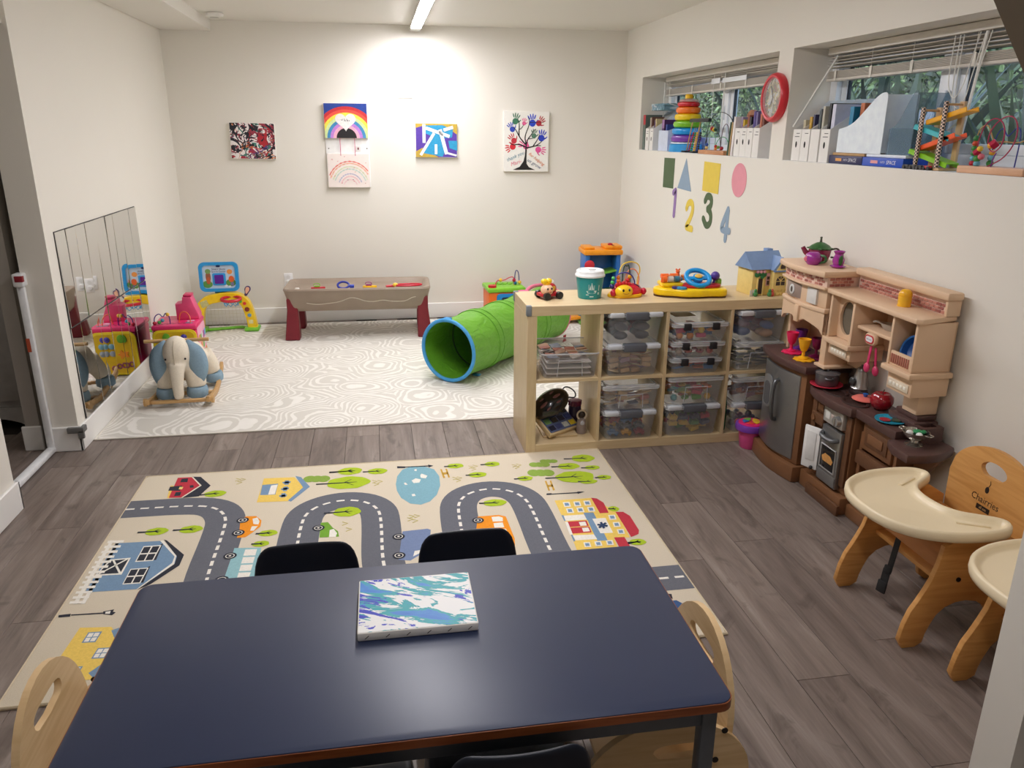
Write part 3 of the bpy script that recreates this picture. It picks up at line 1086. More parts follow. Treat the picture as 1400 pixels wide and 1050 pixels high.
def shape(kind):
    if kind in SH:
        return SH[kind]
    if kind == 'block':
        g = [bx((0, 0, 0), (.05, .025, .022), .002, 1)]
    elif kind == 'brick':
        g = [bx((0, 0, 0), (.05, .03, .022), .002, 1)] + [cy((sx, sy, .011), (sx, sy, .017), .006, n=8) for sx in (-.014, .014) for sy in (-.008, .008)]
    elif kind == 'ball':
        g = [ba((0, 0, 0), .019, 12, k=7)]
    elif kind == 'ring':
        g = [tu([(.016 * math.cos(q), .016 * math.sin(q), 0) for q in [2 * PI * i / 12 for i in range(12)]], .006, 6, True)]
    elif kind == 'car':
        g = [bx((0, 0, 0), (.06, .028, .016), .005), bx((-.004, 0, .013), (.03, .024, .014), .005)] + [cy((sx, -.016, -.008), (sx, .016, -.008), .007, n=10) for sx in (-.018, .018)]
    elif kind == 'rod':
        g = [cy((-.04, 0, 0), (.04, 0, 0), .006, n=8)]
    elif kind == 'cloth':
        g = [ba((0, 0, 0), (.040, .021, .022), 12, k=7)]
    else:
        g = [bx((0, 0, 0), (.055, .04, .006), .002, 1)]
    SH[kind] = g
    return g


TOYME = {}


def fill(name, label, x, y, z, w, d, h, kind, cols, n, seed, group, cat='toy', step=.052, zs=.028):
    """separate toys lying in a bin, row by row, no two touching"""
    rnd = random.Random(seed)
    nx = max(1, int(w / step))
    ny = max(1, int(d / .045))
    c = 0
    for lay in range(99):
        if lay * zs > h - zs * .6 or c >= n:
            break
        for j in range(ny):
            for i in range(nx):
                if c >= n or rnd.random() < .12:
                    continue
                kk = rnd.choice(kind)
                col = rnd.choice(cols)
                key = (name, kk, tuple(col))
                if key not in TOYME:
                    TOYME[key] = mesh(name, shape(kk), mat(col, .4))
                px = -w / 2 + (i + .5) * w / nx + rnd.uniform(-1, 1) * .002
                py = -d / 2 + (j + .5) * d / ny + rnd.uniform(-1, 1) * .002
                o = ob(name, TOYME[key], None, (x + px, y + py, z + .014 + lay * zs), (rnd.uniform(-.25, .25), rnd.uniform(-.25, .25), rnd.uniform(-.25, .25)))
                tag(o, label, cat, group)
                c += 1


PASTEL = [(206, 170, 124), (190, 150, 104), (214, 184, 140), (196, 120, 110), (176, 140, 160)]
BRIGHT = [(206, 60, 90), (240, 190, 60), (70, 140, 200), (120, 70, 160), (90, 170, 90), (238, 130, 60)]
YB = KY + .155
# column 1 : open tray of alphabet tiles on the shelf board
cx, cz = cell(0, False)
cx += .02
clear_bin('clear open bin heaped with wooden picture tiles in the first upper cube', cx, KY + .165, cz, .30, .32, .135, 'open', rz=-.04, rib=True)
for q in range(3):
    solo('puzzle_board', 'pale board laid flat in the open bin of picture tiles', 'puzzle', [b2(-.118, .118, -.125, .125, 0, .006, .002)], mat((205, 196, 190), .5), (cx, KY + .165, cz + .014 + q * .03), -.04, 'boards in the open bin')
fill('picture_tile', 'small wooden picture tile lying in the open clear bin', cx, KY + .16, cz + .096, .25, .27, .03, ['tile'], [(196, 150, 116), (70, 56, 52), (120, 130, 150), (196, 120, 100), (180, 170, 160)], 22, 3, 'picture tiles in the open bin', step=.062, zs=.014)
# column 2
cx, cz = cell(1, False)
clear_bin('clear bin with grey latch, second upper cube, lower of two', cx, YB, cz, .285, .32, .155, 'latch')
fill('wooden_block', 'pale wooden block behind clear plastic in the second upper cube', cx, YB, cz + .006, .235, .24, .13, ['block', 'block', 'tile'], PASTEL, 60, 5, 'wooden blocks in the latched bin')
clear_bin('clear bin with grey latch, second upper cube, on top with dark clothes', cx + .004, YB + .004, cz + .176, .285, .32, .145, 'latch')
fill('doll_dress', 'dark or rose folded doll dress in the topmost bin of the second column', cx, YB, cz + .192, .235, .24, .13, ['cloth'], [(60, 62, 72), (60, 62, 72), (150, 50, 80), (76, 78, 90), (50, 82, 86)], 30, 6, 'doll dresses in the top bin', 'doll dress', step=.083, zs=.046)
cx, cz = cell(1, True)
clear_bin('clear bin with grey latch, second lower cube, bottom one with toy cars', cx, YB, cz, .285, .32, .145, 'latch')
fill('toy_car', 'toy car in the bottom latched bin of the second column', cx, YB, cz + .008, .22, .24, .12, ['car'], [(236, 130, 40), (70, 120, 180), (170, 60, 70), (238, 180, 60), (80, 84, 96)], 40, 8, 'toy cars in the bottom latched bin', 'toy car', step=.07, zs=.036)
clear_bin('clear flat lidded bin, second lower cube, upper one with wooden pieces', cx, YB, cz + .167, .30, .32, .12, 'flat', rib=True)
fill('wooden_block', 'pale wooden piece in the flat lidded bin of the second lower cube', cx, YB, cz + .175, .245, .24, .10, ['block', 'rod', 'tile'], PASTEL + [(90, 100, 130)], 36, 9, 'wooden pieces in the flat lidded bin')
# column 3
cx, cz = cell(2, False)
KN = [(200, 50, 100), (240, 150, 60), (150, 50, 130), (240, 200, 70), (60, 110, 170)]
for q, (hh, lab, kd, cc) in enumerate(((.07, 'bottom', ['tile', 'block'], [(220, 120, 70), (206, 180, 160), (60, 130, 200), (180, 70, 80)]), (.068, 'middle', ['ring', 'ball'], [(200, 80, 70), (230, 200, 90), (214, 190, 170), (190, 60, 70)]), (.085, 'top', ['ball', 'block', 'ring'], KN))):
    z0 = cz + (0, .088, .174)[q]
    clear_bin('clear flat case with two black clips, third upper cube, %s of three' % lab, cx - .004 + .004 * q, YB, z0, .275 + .012 * q, .33, hh, 'clips')
    fill('craft_toy', 'small bright toy piece in the %s clipped case' % lab, cx, YB, z0 + .006, .23, .25, hh - .01, kd, cc, 30, 20 + q, 'toy pieces in the %s clipped case' % lab, step=.05)
solo('instruction_card', 'pale card lying on the topmost clipped case', 'card', [b2(-.06, .06, -.05, .05, 0, .002)], mat((214, 206, 180), .6), (cx - .03, YB + .03, cz + .174 + .103), .05)
cx, cz = cell(2, True)
clear_bin('clear bin with grey latch, third lower cube, full of big bricks', cx, YB, cz, .30, .32, .16, 'latch')
fill('toy_brick', 'studded toy brick behind the latched bin front', cx, YB, cz + .01, .25, .25, .13, ['brick'], [(236, 200, 70), (236, 200, 70), (200, 60, 70), (80, 90, 110), (110, 160, 80)], 44, 31, 'studded bricks in the latched bin', 'toy brick', step=.06, zs=.034)
clear_bin('clear tall bin, third lower cube, upper one with bright plastic toys', cx + .006, YB, cz + .182, .30, .32, .135, 'flat', rib=True)
fill('plastic_toy', 'bright plastic toy piece in the upper bin of the third lower cube', cx, YB, cz + .19, .25, .25, .12, ['block', 'ball', 'ring', 'tile'], [(240, 190, 60), (236, 130, 50), (70, 160, 160), (220, 80, 90), (120, 180, 80)], 46, 33, 'bright plastic toys in the upper bin', step=.055)
# column 4
cx, cz = cell(3, False)
cx += .01
clear_bin('clear bin with flat lid, fourth upper cube, lower one of strings', cx, YB, cz, .265, .32, .14, 'flat', rib=True)
fill('toy_rail', 'grey or olive toy rail piece in the lower bin of the fourth upper cube', cx, YB, cz + .008, .22, .24, .11, ['rod', 'ring'], [(110, 112, 106), (150, 150, 90), (84, 88, 90)], 40, 41, 'rail pieces in the fourth column', step=.09)
clear_bin('clear bin with grey latch, fourth upper cube, on top with purple cloth', cx + .002, YB, cz + .16, .265, .32, .15, 'latch')
fill('dress_up_cloth', 'purple or blue dress-up cloth in the top bin of the fourth column', cx, YB, cz + .176, .22, .24, .14, ['cloth'], [(120, 50, 100), (110, 46, 92), (100, 44, 90), (206, 160, 120), (70, 110, 180)], 30, 43, 'dress-up cloths in the top bin', 'cloth', step=.083, zs=.046)
cx, cz = cell(3, True)
cx += .01
clear_bin('clear bin with grey latch, fourth lower cube, bottom one with balls', cx, YB, cz, .25, .32, .155, 'latch')
fill('play_ball', 'small dull ball in the bottom bin of the fourth column', cx, YB + .02, cz + .012, .2, .2, .1, ['ball'], [(150, 140, 80), (70, 96, 92), (60, 64, 92), (110, 90, 80)], 16, 47, 'balls in the bottom bin of the fourth column', 'ball', step=.05, zs=.045)
solo('orange_ball', 'bright orange ball in the bottom bin of the fourth column', 'ball', [ba((0, 0, 0), .019)], mat((240, 90, 50), .4), (cx - .065, YB - .118, cz + .05))
clear_bin('clear flat lidded bin, fourth lower cube, upper one with wooden toys', cx, YB, cz + .178, .25, .32, .12, 'flat', rib=True)
fill('wooden_toy', 'amber wooden toy piece in the upper bin of the fourth lower cube', cx, YB, cz + .186, .2, .24, .1, ['block', 'ball', 'rod'], [(190, 120, 60), (150, 90, 60), (176, 140, 150), (120, 110, 120)], 30, 49, 'wooden toys in the fourth column', step=.055)

# ---------------------------------------------------------------- mirror tiles on the left wall
k = Nodes('mirror_acrylic')
k.b.inputs['Base Color'].default_value = (.86, .87, .87, 1)
v = k.co()
k.bump(k.noise(v, 3.5, 2), .02, .01)
M_MIRROR = k.pr(.025, 1.0)
t = thing('mirror_panel', 'wall mirror of narrow tiles in two rows low on the left wall', 'mirror', (0, -2.70, 0))
ys = [0, .135, .275, .42, .585, .765, .90, 1.06, 1.24, 1.40]
rnd = random.Random(4)
part('backing_board', t, [b2(.0005, .004, 0, 1.40, .135, 1.125)], mat((70, 68, 66), .6), sm=False)
for a, b in zip(ys, ys[1:]):
    for z0, z1 in ((.137, .63), (.634, 1.123)):
        ty, tz = rnd.uniform(-.012, .012), rnd.uniform(-.010, .010)
        M = T(.0075, (a + b) / 2, (z0 + z1) / 2, 0, tz, ty)
        part('mirror_tile', t, [bx((0, 0, 0), (.003, b - a - .004, z1 - z0 - .003), .0008, 1, M)], M_MIRROR, sm=False)

# ---------------------------------------------------------------- art on the back wall
WALLM = lambda x, z, tilt=0.0: Matrix.Translation((x, -.0005, z)) @ Matrix(((1, 0, 0, 0), (0, 0, -1, 0), (0, 1, 0, 0), (0, 0, 0, 1))) @ Matrix.Rotation(tilt, 4, 'Z')
PAINT = lambda c: mat(c, .6, var=.10, scale=60, bump=.25, bscale=160)


def blank(c=(240, 238, 232)):
    return mat(c, .75, var=.02, bump=.2, bscale=900)


def splatter_mat():
    k = Nodes('marble_splatter')
    v = k.co((1, 1, 1))
    c = k.mix(0.0, (236, 228, 226), (236, 228, 226))
    for q, (cl, sc, th, dist) in enumerate((((70, 130, 116), 8, .03, 1.2), ((176, 40, 52), 8, .05, 1.2), ((92, 60, 120), 7, .02, 1.2), ((200, 116, 60), 7, .022, 1.2), ((150, 52, 70), 10, .03, 1.2), ((28, 28, 40), 8, .035, 1.2), ((40, 40, 50), 12, .025, 1.2))):
        m = k.n('Mapping')
        m.inputs['Location'].default_value = (q * 3.1, q * 1.7, q * .9)
        k.l(v, m.inputs[0])
        f = k.noise(m.outputs[0], sc, 2, dist)
        ridge = k.math('LESS_THAN', k.math('ABSOLUTE', k.math('SUBTRACT', f, .5)), th)
        zone = k.math('GREATER_THAN', k.noise(m.outputs[0], 5, 1), .47)
        c = k.mix(k.math('MULTIPLY', ridge, zone), c, cl)
    k.col(c)
    return k.pr(.4)


canvas('splatter_painting', 'small canvas with tangled black and red paint trails on the back wall', .353, .282, .03, WALLM(.625, 1.525, -.02), splatter_mat())
# white board with two hung canvases
bd = thing('panel_board', 'white board behind the two rainbow canvases on the back wall', 'wall panel', (1.38, 0, 1.488))
part('board', bd, [b2(-.178, .178, -.012, -.0003, -.333, .335, .003)], mat((242, 242, 240), .4))
part('latch_plate', bd, [b2(.062, .108, -.015, -.0118, -.045, -.002, .001)], mat((225, 223, 220), .4))
part('latch', bd, [b2(.08, .092, -.017, -.0148, -.03, -.012, .001)], mat((120, 60, 66), .4))
for sx in (-.155, .158):
    part('screw', bd, [cy((sx, -.011, -.02), (sx, -.0142, -.02), .005, n=10)], mat((90, 88, 86), .4, .6))
M0 = WALLM(1.3785, 1.687)
M0.translation.y = -.0125
rb = canvas('rainbow_heart_painting', 'canvas of a bright rainbow over a white heart, upper of two', .352, .276, .026, M0, PAINT((30, 64, 150)))
RAIN = [(200, 44, 52), (228, 84, 66), (244, 226, 80), (206, 226, 160), (66, 140, 190), (190, 130, 210), (244, 176, 196)]
lst = []
EZ = .0262
for q, c in enumerate(RAIN + [(26, 24, 26)]):
    r = .252 - q * .0245
    pts = [(.35 / 2 * s, -.136) for s in ()]
    out = []
    for i in range(41):
        a = PI * i / 40
        x, y = r * math.cos(a) * 1.02, -.136 + r * math.sin(a) * .985
        out.append((max(-.174, min(.174, x)), max(-.1365, y)))
    lst.append((lift(flat(out), EZ + .0003 * q), PAINT(c)))
heart = []
for i in range(40):
    a = 2 * PI * i / 40
    heart.append((.0052 * 16 * math.sin(a) ** 3 * 1.0 - .003, .0048 * (13 * math.cos(a) - 5 * math.cos(2 * a) - 2 * math.cos(3 * a) - math.cos(4 * a)) - .003))
lst.append((lift(flat(heart), EZ + .003), PAINT((240, 234, 230))))
part('painted_rainbow', rb, lst, None, sm=False)
part('scribble', rb, [lift(stroke(p_, .0035), EZ + .0036) for p_ in ([(-.04, .012), (-.03, .002), (-.024, .014)], [(-.012, .018), (-.012, -.004), (-.002, -.004), (-.004, .006), (-.012, .004)], [(.008, .016), (.008, -.004), (.018, -.004), (.016, .006), (.008, .004)], [(.026, .006), (.028, -.005)])], mat((70, 64, 64), .6), sm=False)
M1 = WALLM(1.3755 + .0045, 1.29, -.008)
M1.translation.y = -.0125
rp = canvas('pale_rainbow_painting', 'canvas of a faint pink rainbow hung below the bright one', .346, .275, .026, M1, blank((240, 228, 222)))
lst = []
for q, (c, r) in enumerate((((226, 130, 116), .20), ((232, 176, 150), .185), ((214, 220, 190), .16), ((196, 214, 204), .142), ((190, 186, 206), .105), ((240, 196, 200), .085), ((244, 206, 206), .06))):
    rows = [(r * math.cos(a) * .95 + .01, -.135 + r * 1.05 * math.sin(a)) for a in [PI * (.12 + .76 * i / 24) for i in range(25)]]
    rows = [p for p in rows if abs(p[0]) < .165]
    lst.append((lift(stroke(rows, [.009 + .005 * math.sin(3 * i + q) for i in range(len(rows))]), EZ + .0002 * q), PAINT(c)))
rnd = random.Random(11)
for q in range(16):
    x, y = rnd.uniform(-.15, .15), rnd.uniform(-.12, .12)
    c = rnd.choice([(200, 90, 90), (60, 60, 100), (180, 120, 60), (220, 150, 150)])
    lst.append((lift(stroke([(x, y), (x + rnd.uniform(.004, .014), y + rnd.uniform(-.006, .008))], .004), EZ + .002), PAINT(c)))
part('painted_rainbow', rp, lst, None, sm=False)
for q, x in enumerate((-.057, .062)):
    solo('hanging_ribbon', ('left' if q == 0 else 'right') + ' thin pink ribbon joining the two rainbow canvases', 'ribbon',
         [mv(bx((0, 0, 0), (.0055, .0012, .150)), T(1.3785 + x, -.0400, 1.4855))], mat((196, 96, 128), .6), group='ribbons of the rainbow canvases')
# stripes painting
sp = canvas('striped_painting', 'small purple and turquoise canvas crossed by white stripes on the back wall', .352, .274, .03, WALLM(2.121, 1.534, -.012), PAINT((86, 56, 160)))
E3 = .0302
lst = []
TQ, PU, YE, WH = (40, 150, 196), (86, 56, 160), (190, 160, 60), (240, 240, 240)
for q, (c, p) in enumerate(((YE, [(-.175, .136), (.175, .136), (.175, .05), (.1, .1), (-.06, .12), (-.175, .1)]), (YE, [(-.175, -.136), (-.175, -.09), (-.12, -.06), (-.05, -.1), (.02, -.136)]),
                            (TQ, [(-.09, .12), (.05, .125), (.14, .09), (.13, .02), (.05, -.13), (-.13, -.1), (-.03, .03), (-.1, .06)]), (PU, [(.05, .02), (.17, .03), (.172, -.09), (.08, -.12)]), (TQ, [(.1, .0), (.175, .0), (.175, -.08), (.11, -.06)]),
                            (PU, [(-.172, .1), (-.1, .12), (-.09, .06), (-.15, -.06), (-.172, -.04)]))):
    lst.append((lift(flat(p), E3 + .0002 * q), PAINT(c)))
for p, w in (([(-.105, .13), (-.105, -.02)], .026), ([(-.135, -.12), (-.02, .06)], .024), ([(-.09, .1), (.11, .035)], .026), ([(.03, .09), (.085, -.11)], .03), ([(.06, .085), (.14, .11)], .026), ([(-.005, -.03), (-.005, -.11)], .022), ([(.09, -.1), (.17, -.12)], .016)):
    lst.append((lift(stroke(p, w), E3 + .002), PAINT(WH)))
part('painted_stripes', sp, lst, None, sm=False)
# hand print tree
ht = canvas('handprint_tree_painting', 'tall canvas of a black tree with coloured handprints on the back wall', .395, .497, .03, WALLM(2.894, 1.527, -.006), blank())
lst = []


def hand(x, y, ang, c, s=1.0):
    M = T(x, y, E3 + .0010, rz=ang, s=(s, s, 1))
    m = PAINT(c)
    lst.append((mv(flat(ell(0, 0, .027, .028, 14)), M), m))
    for q, (a, l) in enumerate(((-.45, .034), (-.15, .042), (.13, .042), (.42, .034))):
        p0 = (.02 * math.sin(a) * 1.2, .022)
        p1 = (p0[0] + math.sin(a) * .02, .03)
        p2 = (p1[0] + math.sin(a) * l, p1[1] + math.cos(a) * l)
        lst.append((mv(stroke([p1, ((p1[0] + p2[0]) / 2, (p1[1] + p2[1]) / 2), p2], [.008, .0105, .007]), M), m))
    lst.append((mv(stroke([(.022, -.004), (.036, .006), (.048, .022)], [.012, .010, .006]), M), m))


PX = lambda u, v_: ((u - 430) / 884 * .4535 * .985, (520 - v_) / 1050 * .545)
for u, v_, ang, c, s in ((235, 200, -.2, (60, 120, 90), .95), (185, 325, .45, (44, 70, 180), .85), (385, 230, -.1, (226, 100, 150), .62), (530, 225, .1, (40, 70, 200), 1.05), (640, 225, -.75, (180, 44, 60), .9), (560, 425, -.05, (84, 124, 104), .8), (690, 460, -.2, (40, 64, 190), 1.0),
                         (215, 505, .6, (190, 44, 60), .9), (195, 600, 1.9, (210, 40, 54), .95), (425, 590, 1.1, (226, 90, 150), 1.0), (640, 645, -1.75, (224, 80, 150), .95)):
    hand(*PX(u, v_), ang, c, s)
INK = mat((24, 22, 24), .6)
for pts, w in (([(420, 640), (430, 560), (400, 470), (420, 380), (470, 270), (480, 180), (450, 130)], .009), ([(410, 600), (330, 570), (270, 560), (200, 575), (140, 540)], .010), ([(420, 560), (360, 510), (300, 430), (250, 340), (200, 285)], .010),
               ([(300, 430), (300, 330), (305, 230), (270, 150)], .008), ([(300, 330), (340, 310), (380, 250)], .006), ([(430, 560), (450, 480), (520, 400), (550, 340), (595, 320)], .008), ([(470, 475), (540, 465)], .006), ([(420, 620), (520, 600), (600, 580), (685, 580)], .010), ([(550, 585), (620, 490), (660, 400)], .008), ([(600, 580), (680, 530), (700, 500)], .007), ([(475, 220), (560, 210), (720, 212)], .005)):
    sm_ = [PX(*p) for p in pts]
    sm_ = [(p[0], p[1]) for p in smooth([(a, b, 0) for a, b in sm_], 2)]
    n = len(sm_)
    lst.append((lift(stroke(sm_, [w * (1.25 - .8 * i / n) for i in range(n)]), E3 + .0018), INK))
lst.append((lift(flat([PX(*p) for p in ((412, 640), (440, 640), (436, 780), (440, 870), (480, 925), (590, 970), (200, 970), (320, 920), (385, 830), (408, 740))]), E3 + .0017), INK))
part('painted_tree', ht, lst, None, sm=False)
for s_, u, v_, rot, c, sz in (('thank you', 240, 755, .42, (96, 140, 160), .041), ('Mari-', 250, 860, .32, (226, 130, 150), .046), ('for helping', 610, 795, -.62, (226, 130, 80), .038), ('us grow', 570, 870, -.55, (100, 116, 140), .042)):
    text('lettering', s_, sz, T(*PX(u, v_), E3 + .0022, rz=rot), mat(c, .6), ht, depth=0, shear=.3)

# ---------------------------------------------------------------- paper shapes and numbers on the right wall
RWALL = lambda y, z, tilt=0.0: Matrix.Translation((RW - .0006, y, z)) @ Matrix(((0, 0, -1, 0), (-1, 0, 0, 0), (0, 1, 0, 0), (0, 0, 0, 1))) @ Matrix.Rotation(tilt, 4, 'Z')


def sticker(name, label, pts, c, y, z, tilt=0.0):
    o = solo(name, label, 'wall sticker', [pr(pts, 0, .002)], mat(c, .6, var=.03), sm=False)
    o.matrix_world = RWALL(y, z, tilt)
    return o


sticker('rectangle_sticker', 'dark green paper rectangle on the right wall', [(-.108, -.108), (.108, -.108), (.112, .108), (-.108, .108)], (78, 100, 66), -1.175, 1.322, .01)
sticker('triangle_sticker', 'blue grey paper triangle on the right wall', [(-.13, -.108), (.13, -.108), (.0, .108)], (140, 162, 184), -1.505, 1.33, -.03)
sticker('square_sticker', 'yellow paper square on the right wall', [(-.13, -.095), (.13, -.095), (.13, .095), (-.13, .095)], (228, 200, 76), -1.955, 1.332, -.02)
sticker('circle_sticker', 'pink paper circle on the right wall', ell(0, 0, .1, .1, 36), (228, 150, 164), -2.368, 1.339)


def number(name, label, strokes, w, c, y, z):
    """digit from thick round ended strokes, one outline per stroke joined in a single mesh"""
    g = []
    for q, pts in enumerate(strokes):
        sm_ = [(p[0], p[1]) for p in smooth([(a, b, 0) for a, b in pts], 3)]
        P = [Vector((a, b)) for a, b in sm_]
        L, R = [], []
        for i in range(len(P)):
            tt = (P[min(i + 1, len(P) - 1)] - P[max(i - 1, 0)]).normalized()
            nn = Vector((-tt.y, tt.x)) * w / 2
            L.append(P[i] + nn)
            R.append(P[i] - nn)
        d0 = (P[0] - P[1]).normalized() * w / 2
        d1 = (P[-1] - P[-2]).normalized() * w / 2
        v, f = stroke(sm_, w)
        v = [p + Vector((0, 0, .002 + .0003 * q)) for p in v]
        g.append((v, f))
        for p in (P[0], P[-1]):
            g.append(lift(flat(ell(p.x, p.y, w / 2, w / 2, 14)), .0021 + .0003 * q))
        n = len(v)
        vb = [Vector((p.x, p.y, 0)) for p in v]
        m_ = len(P)
        g.append((v + vb, [[2 * i, 2 * i + 2, n + 2 * i + 2, n + 2 * i] for i in range(m_ - 1)] + [[2 * i + 3, 2 * i + 1, n + 2 * i + 1, n + 2 * i + 3] for i in range(m_ - 1)]))
    o = solo(name, label, 'wall sticker', g, mat(c, .6, var=.03), sm=False)
    o.matrix_world = RWALL(y, z)


number('number_sticker', 'purple number one sticker below the green rectangle', [[(-.035, .07), (.0, .085), (.008, .088), (.006, 0), (.0, -.09)]], .046, (150, 118, 176), -1.335, 1.118)
number('number_sticker', 'yellow number two sticker below the blue grey triangle', [[(-.06, .045), (-.04, .085), (.03, .095), (.06, .05), (.02, -.02), (-.055, -.085), (-.02, -.088), (.06, -.088)]], .046, (228, 200, 76), -1.635, 1.055)
number('number_sticker', 'dark green number three sticker below the yellow square', [[(-.055, .06), (-.03, .095), (.04, .09), (.05, .04), (-.005, .008)], [(-.005, .012), (.055, -.015), (.055, -.08), (-.01, -.105), (-.065, -.06)]], .046, (78, 100, 66), -1.945, 1.118)
number('number_sticker', 'blue grey number four sticker below the pink circle', [[(.012, -.098), (.018, .0), (.02, .09)], [(.02, .09), (-.03, .02), (-.062, -.035), (-.03, -.045), (.06, -.04)]], .042, (140, 162, 184), -2.235, 1.064)

# ---------------------------------------------------------------- clock between the windows
t = thing('wall_clock', 'round red clock with a busy picture face between the windows', 'clock')
t.matrix_world = RWALL(-2.74, 1.796)
RED = mat((206, 44, 56), .3)
part('case', t, [la([(.124, 0), (.128, .015), (.124, .032), (.114, .040), (.104, .038), (.1, .03), (.1, .02)], 40)], RED)
k = Nodes('clock_picture')
f = k.noise(k.co(), 26, 4, .8)
k.col(k.ramp(f, [(.25, (120, 150, 180)), (.42, (206, 206, 200)), (.52, (190, 170, 110)), (.6, (80, 110, 90)), (.7, (180, 90, 80))]))
part('dial', t, [la([(.1, .02), (.001, .021)], 36)], k.pr(.5))
for q in range(12):
    a = 2 * PI * q / 12
    part('hour_mark', t, [mv(bx((0, .086, .0225), (.005, .014, .001)), Matrix.Rotation(a, 4, 'Z'))], mat((40, 40, 44), .5))
for l, a in ((.07, .5), (.05, 2.6)):
    part('hand', t, [mv(bx((0, l / 2, .026), (.006, l, .0015)), Matrix.Rotation(a, 4, 'Z'))], mat((40, 36, 36), .4))
part('glass_cover', t, [la([(.102, .034), (.06, .04), (.001, .042)], 36)], clear((235, 240, 245), .12, .05))

# ---------------------------------------------------------------- safety gate in the left opening
t = thing('safety_gate', 'white metal safety gate frame in the doorway on the left', 'gate', (-.14, -2.80, 0))
GW = mat((238, 240, 244), .3)
part('post', t, [b2(-.018, .018, -.04, -.012, .03, .88, .008)], GW)
part('bottom_rail', t, [b2(-.02, .02, -.665, -.012, .003, .034, .008)], GW)
part('latch_head', t, [b2(-.022, .026, -.06, .0, .88, .945, .008)], GW)
part('latch_button', t, [b2(-.01, .028, -.062, -.04, .905, .935, .003)], mat((150, 40, 50), .4))
part('wall_cup', t, [cy((0, -.012, .915), (0, -.006, .915), .02, n=16), cy((0, -.012, .05), (0, -.006, .05), .02, n=16)], GW)
part('far_post', t, [b2(-.018, .018, -.665, -.637, .03, .88, .008)], GW)
part('safety_label', t, [b2(-.0185, -.0, -.0405, -.0402, .55, .62)], mat((196, 90, 60), .5))
# dim furniture of the hall
t = thing('hall_cabinet', 'white cabinet with arched base seen through the gate', 'cabinet', (-.87, -2.2, 0))
CW = mat((196, 194, 192), .45)
part('carcass', t, [b2(-.55, .55, -.2, .2, .12, 1.0, .006)], CW)
part('top', t, [b2(-.57, .57, -.22, .22, 1.0, 1.03, .006)], CW)
part('arched_plinth', t, [pr([(-.55, 0), (-.46, 0)] + arc(0, 0, .46, PI, 0, 16, .085)[1:-1] + [(.46, 0), (.55, 0), (.55, .12), (-.55, .12)], 0, .02, 0, basis((0, -.2, 0), (1, 0, 0), (0, 0, 1)))], CW)
for s in (-1, 1):
    d = part('door', t, [b2(s * .27 - .25, s * .27 + .25, -.216, -.2005, .16, .97, .004)], CW)
    part('knob', d, [ba((s * .05, -.23, .6), .014)], mat((90, 88, 86), .3, .8))

# ---------------------------------------------------------------- play kitchen
BEIGE = mat((222, 190, 158), .42, var=.03, scale=6)
BEIGE_D = mat((206, 172, 140), .45, var=.03)
BROWN = mat((128, 88, 58), .42, var=.08, scale=14)
BROWN_D = mat((104, 70, 46), .45, var=.06)
COUNTER = mat((86, 62, 58), .38, var=.10, scale=60)
STEELG = mat((150, 150, 150), .32, .75, var=.05, scale=9)
STEELD = mat((98, 100, 102), .35, .6)
t = thing('play_kitchen', 'tall beige and brown toy kitchen against the right wall', 'play kitchen', (0, 0, 0))


def bow(x0, y0, y1, d, n=10):
    """front edge points bowed out towards -x"""
    return [(x0 - d * math.sin(PI * i / n), y0 + (y1 - y0) * i / n) for i in range(n + 1)]


XB = 3.748
# ---- base, fridge side (y -3.76..-3.37)
part('fridge_base', t, [pr(bow(3.535, -3.375, -3.762, .028) + [(XB, -3.762), (XB, -3.375)], .085, .545, .004)], BROWN)
part('plinth', t, [pr(bow(3.51, -3.36, -3.775, .03) + [(XB, -3.775), (XB, -3.36)], 0, .082, .008)], BROWN)
part('fridge_counter', t, [pr(bow(3.515, -3.355, -3.778, .034) + [(XB, -3.778), (XB, -3.355)], .546, .585, .010)], COUNTER)
d = part('fridge_door', t, [pr(bow(3.522, -3.395, -3.728, .030) + [(3.540, -3.728), (3.540, -3.395)], .10, .525, .006)], STEELG)
part('dispenser', d, [mv(pr(rr(-.04, .04, -.085, .085, .035), 0, .006, .002), basis((3.491, -3.50, .385), (0, -1, 0), (0, 0, 1)))], mat((170, 172, 172), .3, .6))
part('dispenser_recess', d, [mv(pr(rr(-.028, .028, -.07, .05, .025), .0055, .0075, 0), basis((3.491, -3.50, .385), (0, -1, 0), (0, 0, 1)))], mat((92, 92, 94), .5))
part('handle', d, [tu(smooth([(3.498, -3.585, .47), (3.466, -3.595, .46), (3.458, -3.60, .36), (3.466, -3.60, .27), (3.498, -3.59, .26)], 2), .010, 8)], STEELD)
# ---- stove block (y -4.11..-3.785)
part('stove_base', t, [b2(3.575, XB, -4.112, -3.79, .085, .455, .004)], BROWN)
part('plinth', t, [b2(3.545, XB, -4.125, -3.785, 0, .082, .008)], BROWN)
part('plinth', t, [b2(3.528, 3.5445, -4.135, -3.87, 0, .05, .006)], BROWN_D)
cnt = [(3.545, -3.782), (3.522, -3.86), (3.517, -3.95), (3.522, -4.04), (3.545, -4.115), (3.565, -4.12), (3.565, -4.385), (XB, -4.385), (XB, -3.782)]
part('stove_counter', t, [pr(cnt, .458, .500, .009)], COUNTER)
for y in (-3.8125, -4.0865):
    part('pilaster', t, [b2(3.562, 3.5745, y - .0178, y + .0178, .12, .45, .003)], BROWN_D)
for (x, y, r) in ((3.60, -3.90, .050), (3.605, -4.045, .052)):
    part('basin', t, [la([(r + .012, .5005), (r + .010, .506), (r, .506), (r - .006, .5005), (r - .010, .495), (.001, .495)], 24, T(x, y, 0, s=(.8, 1.15, 1)))], mat((60, 42, 38), .4))
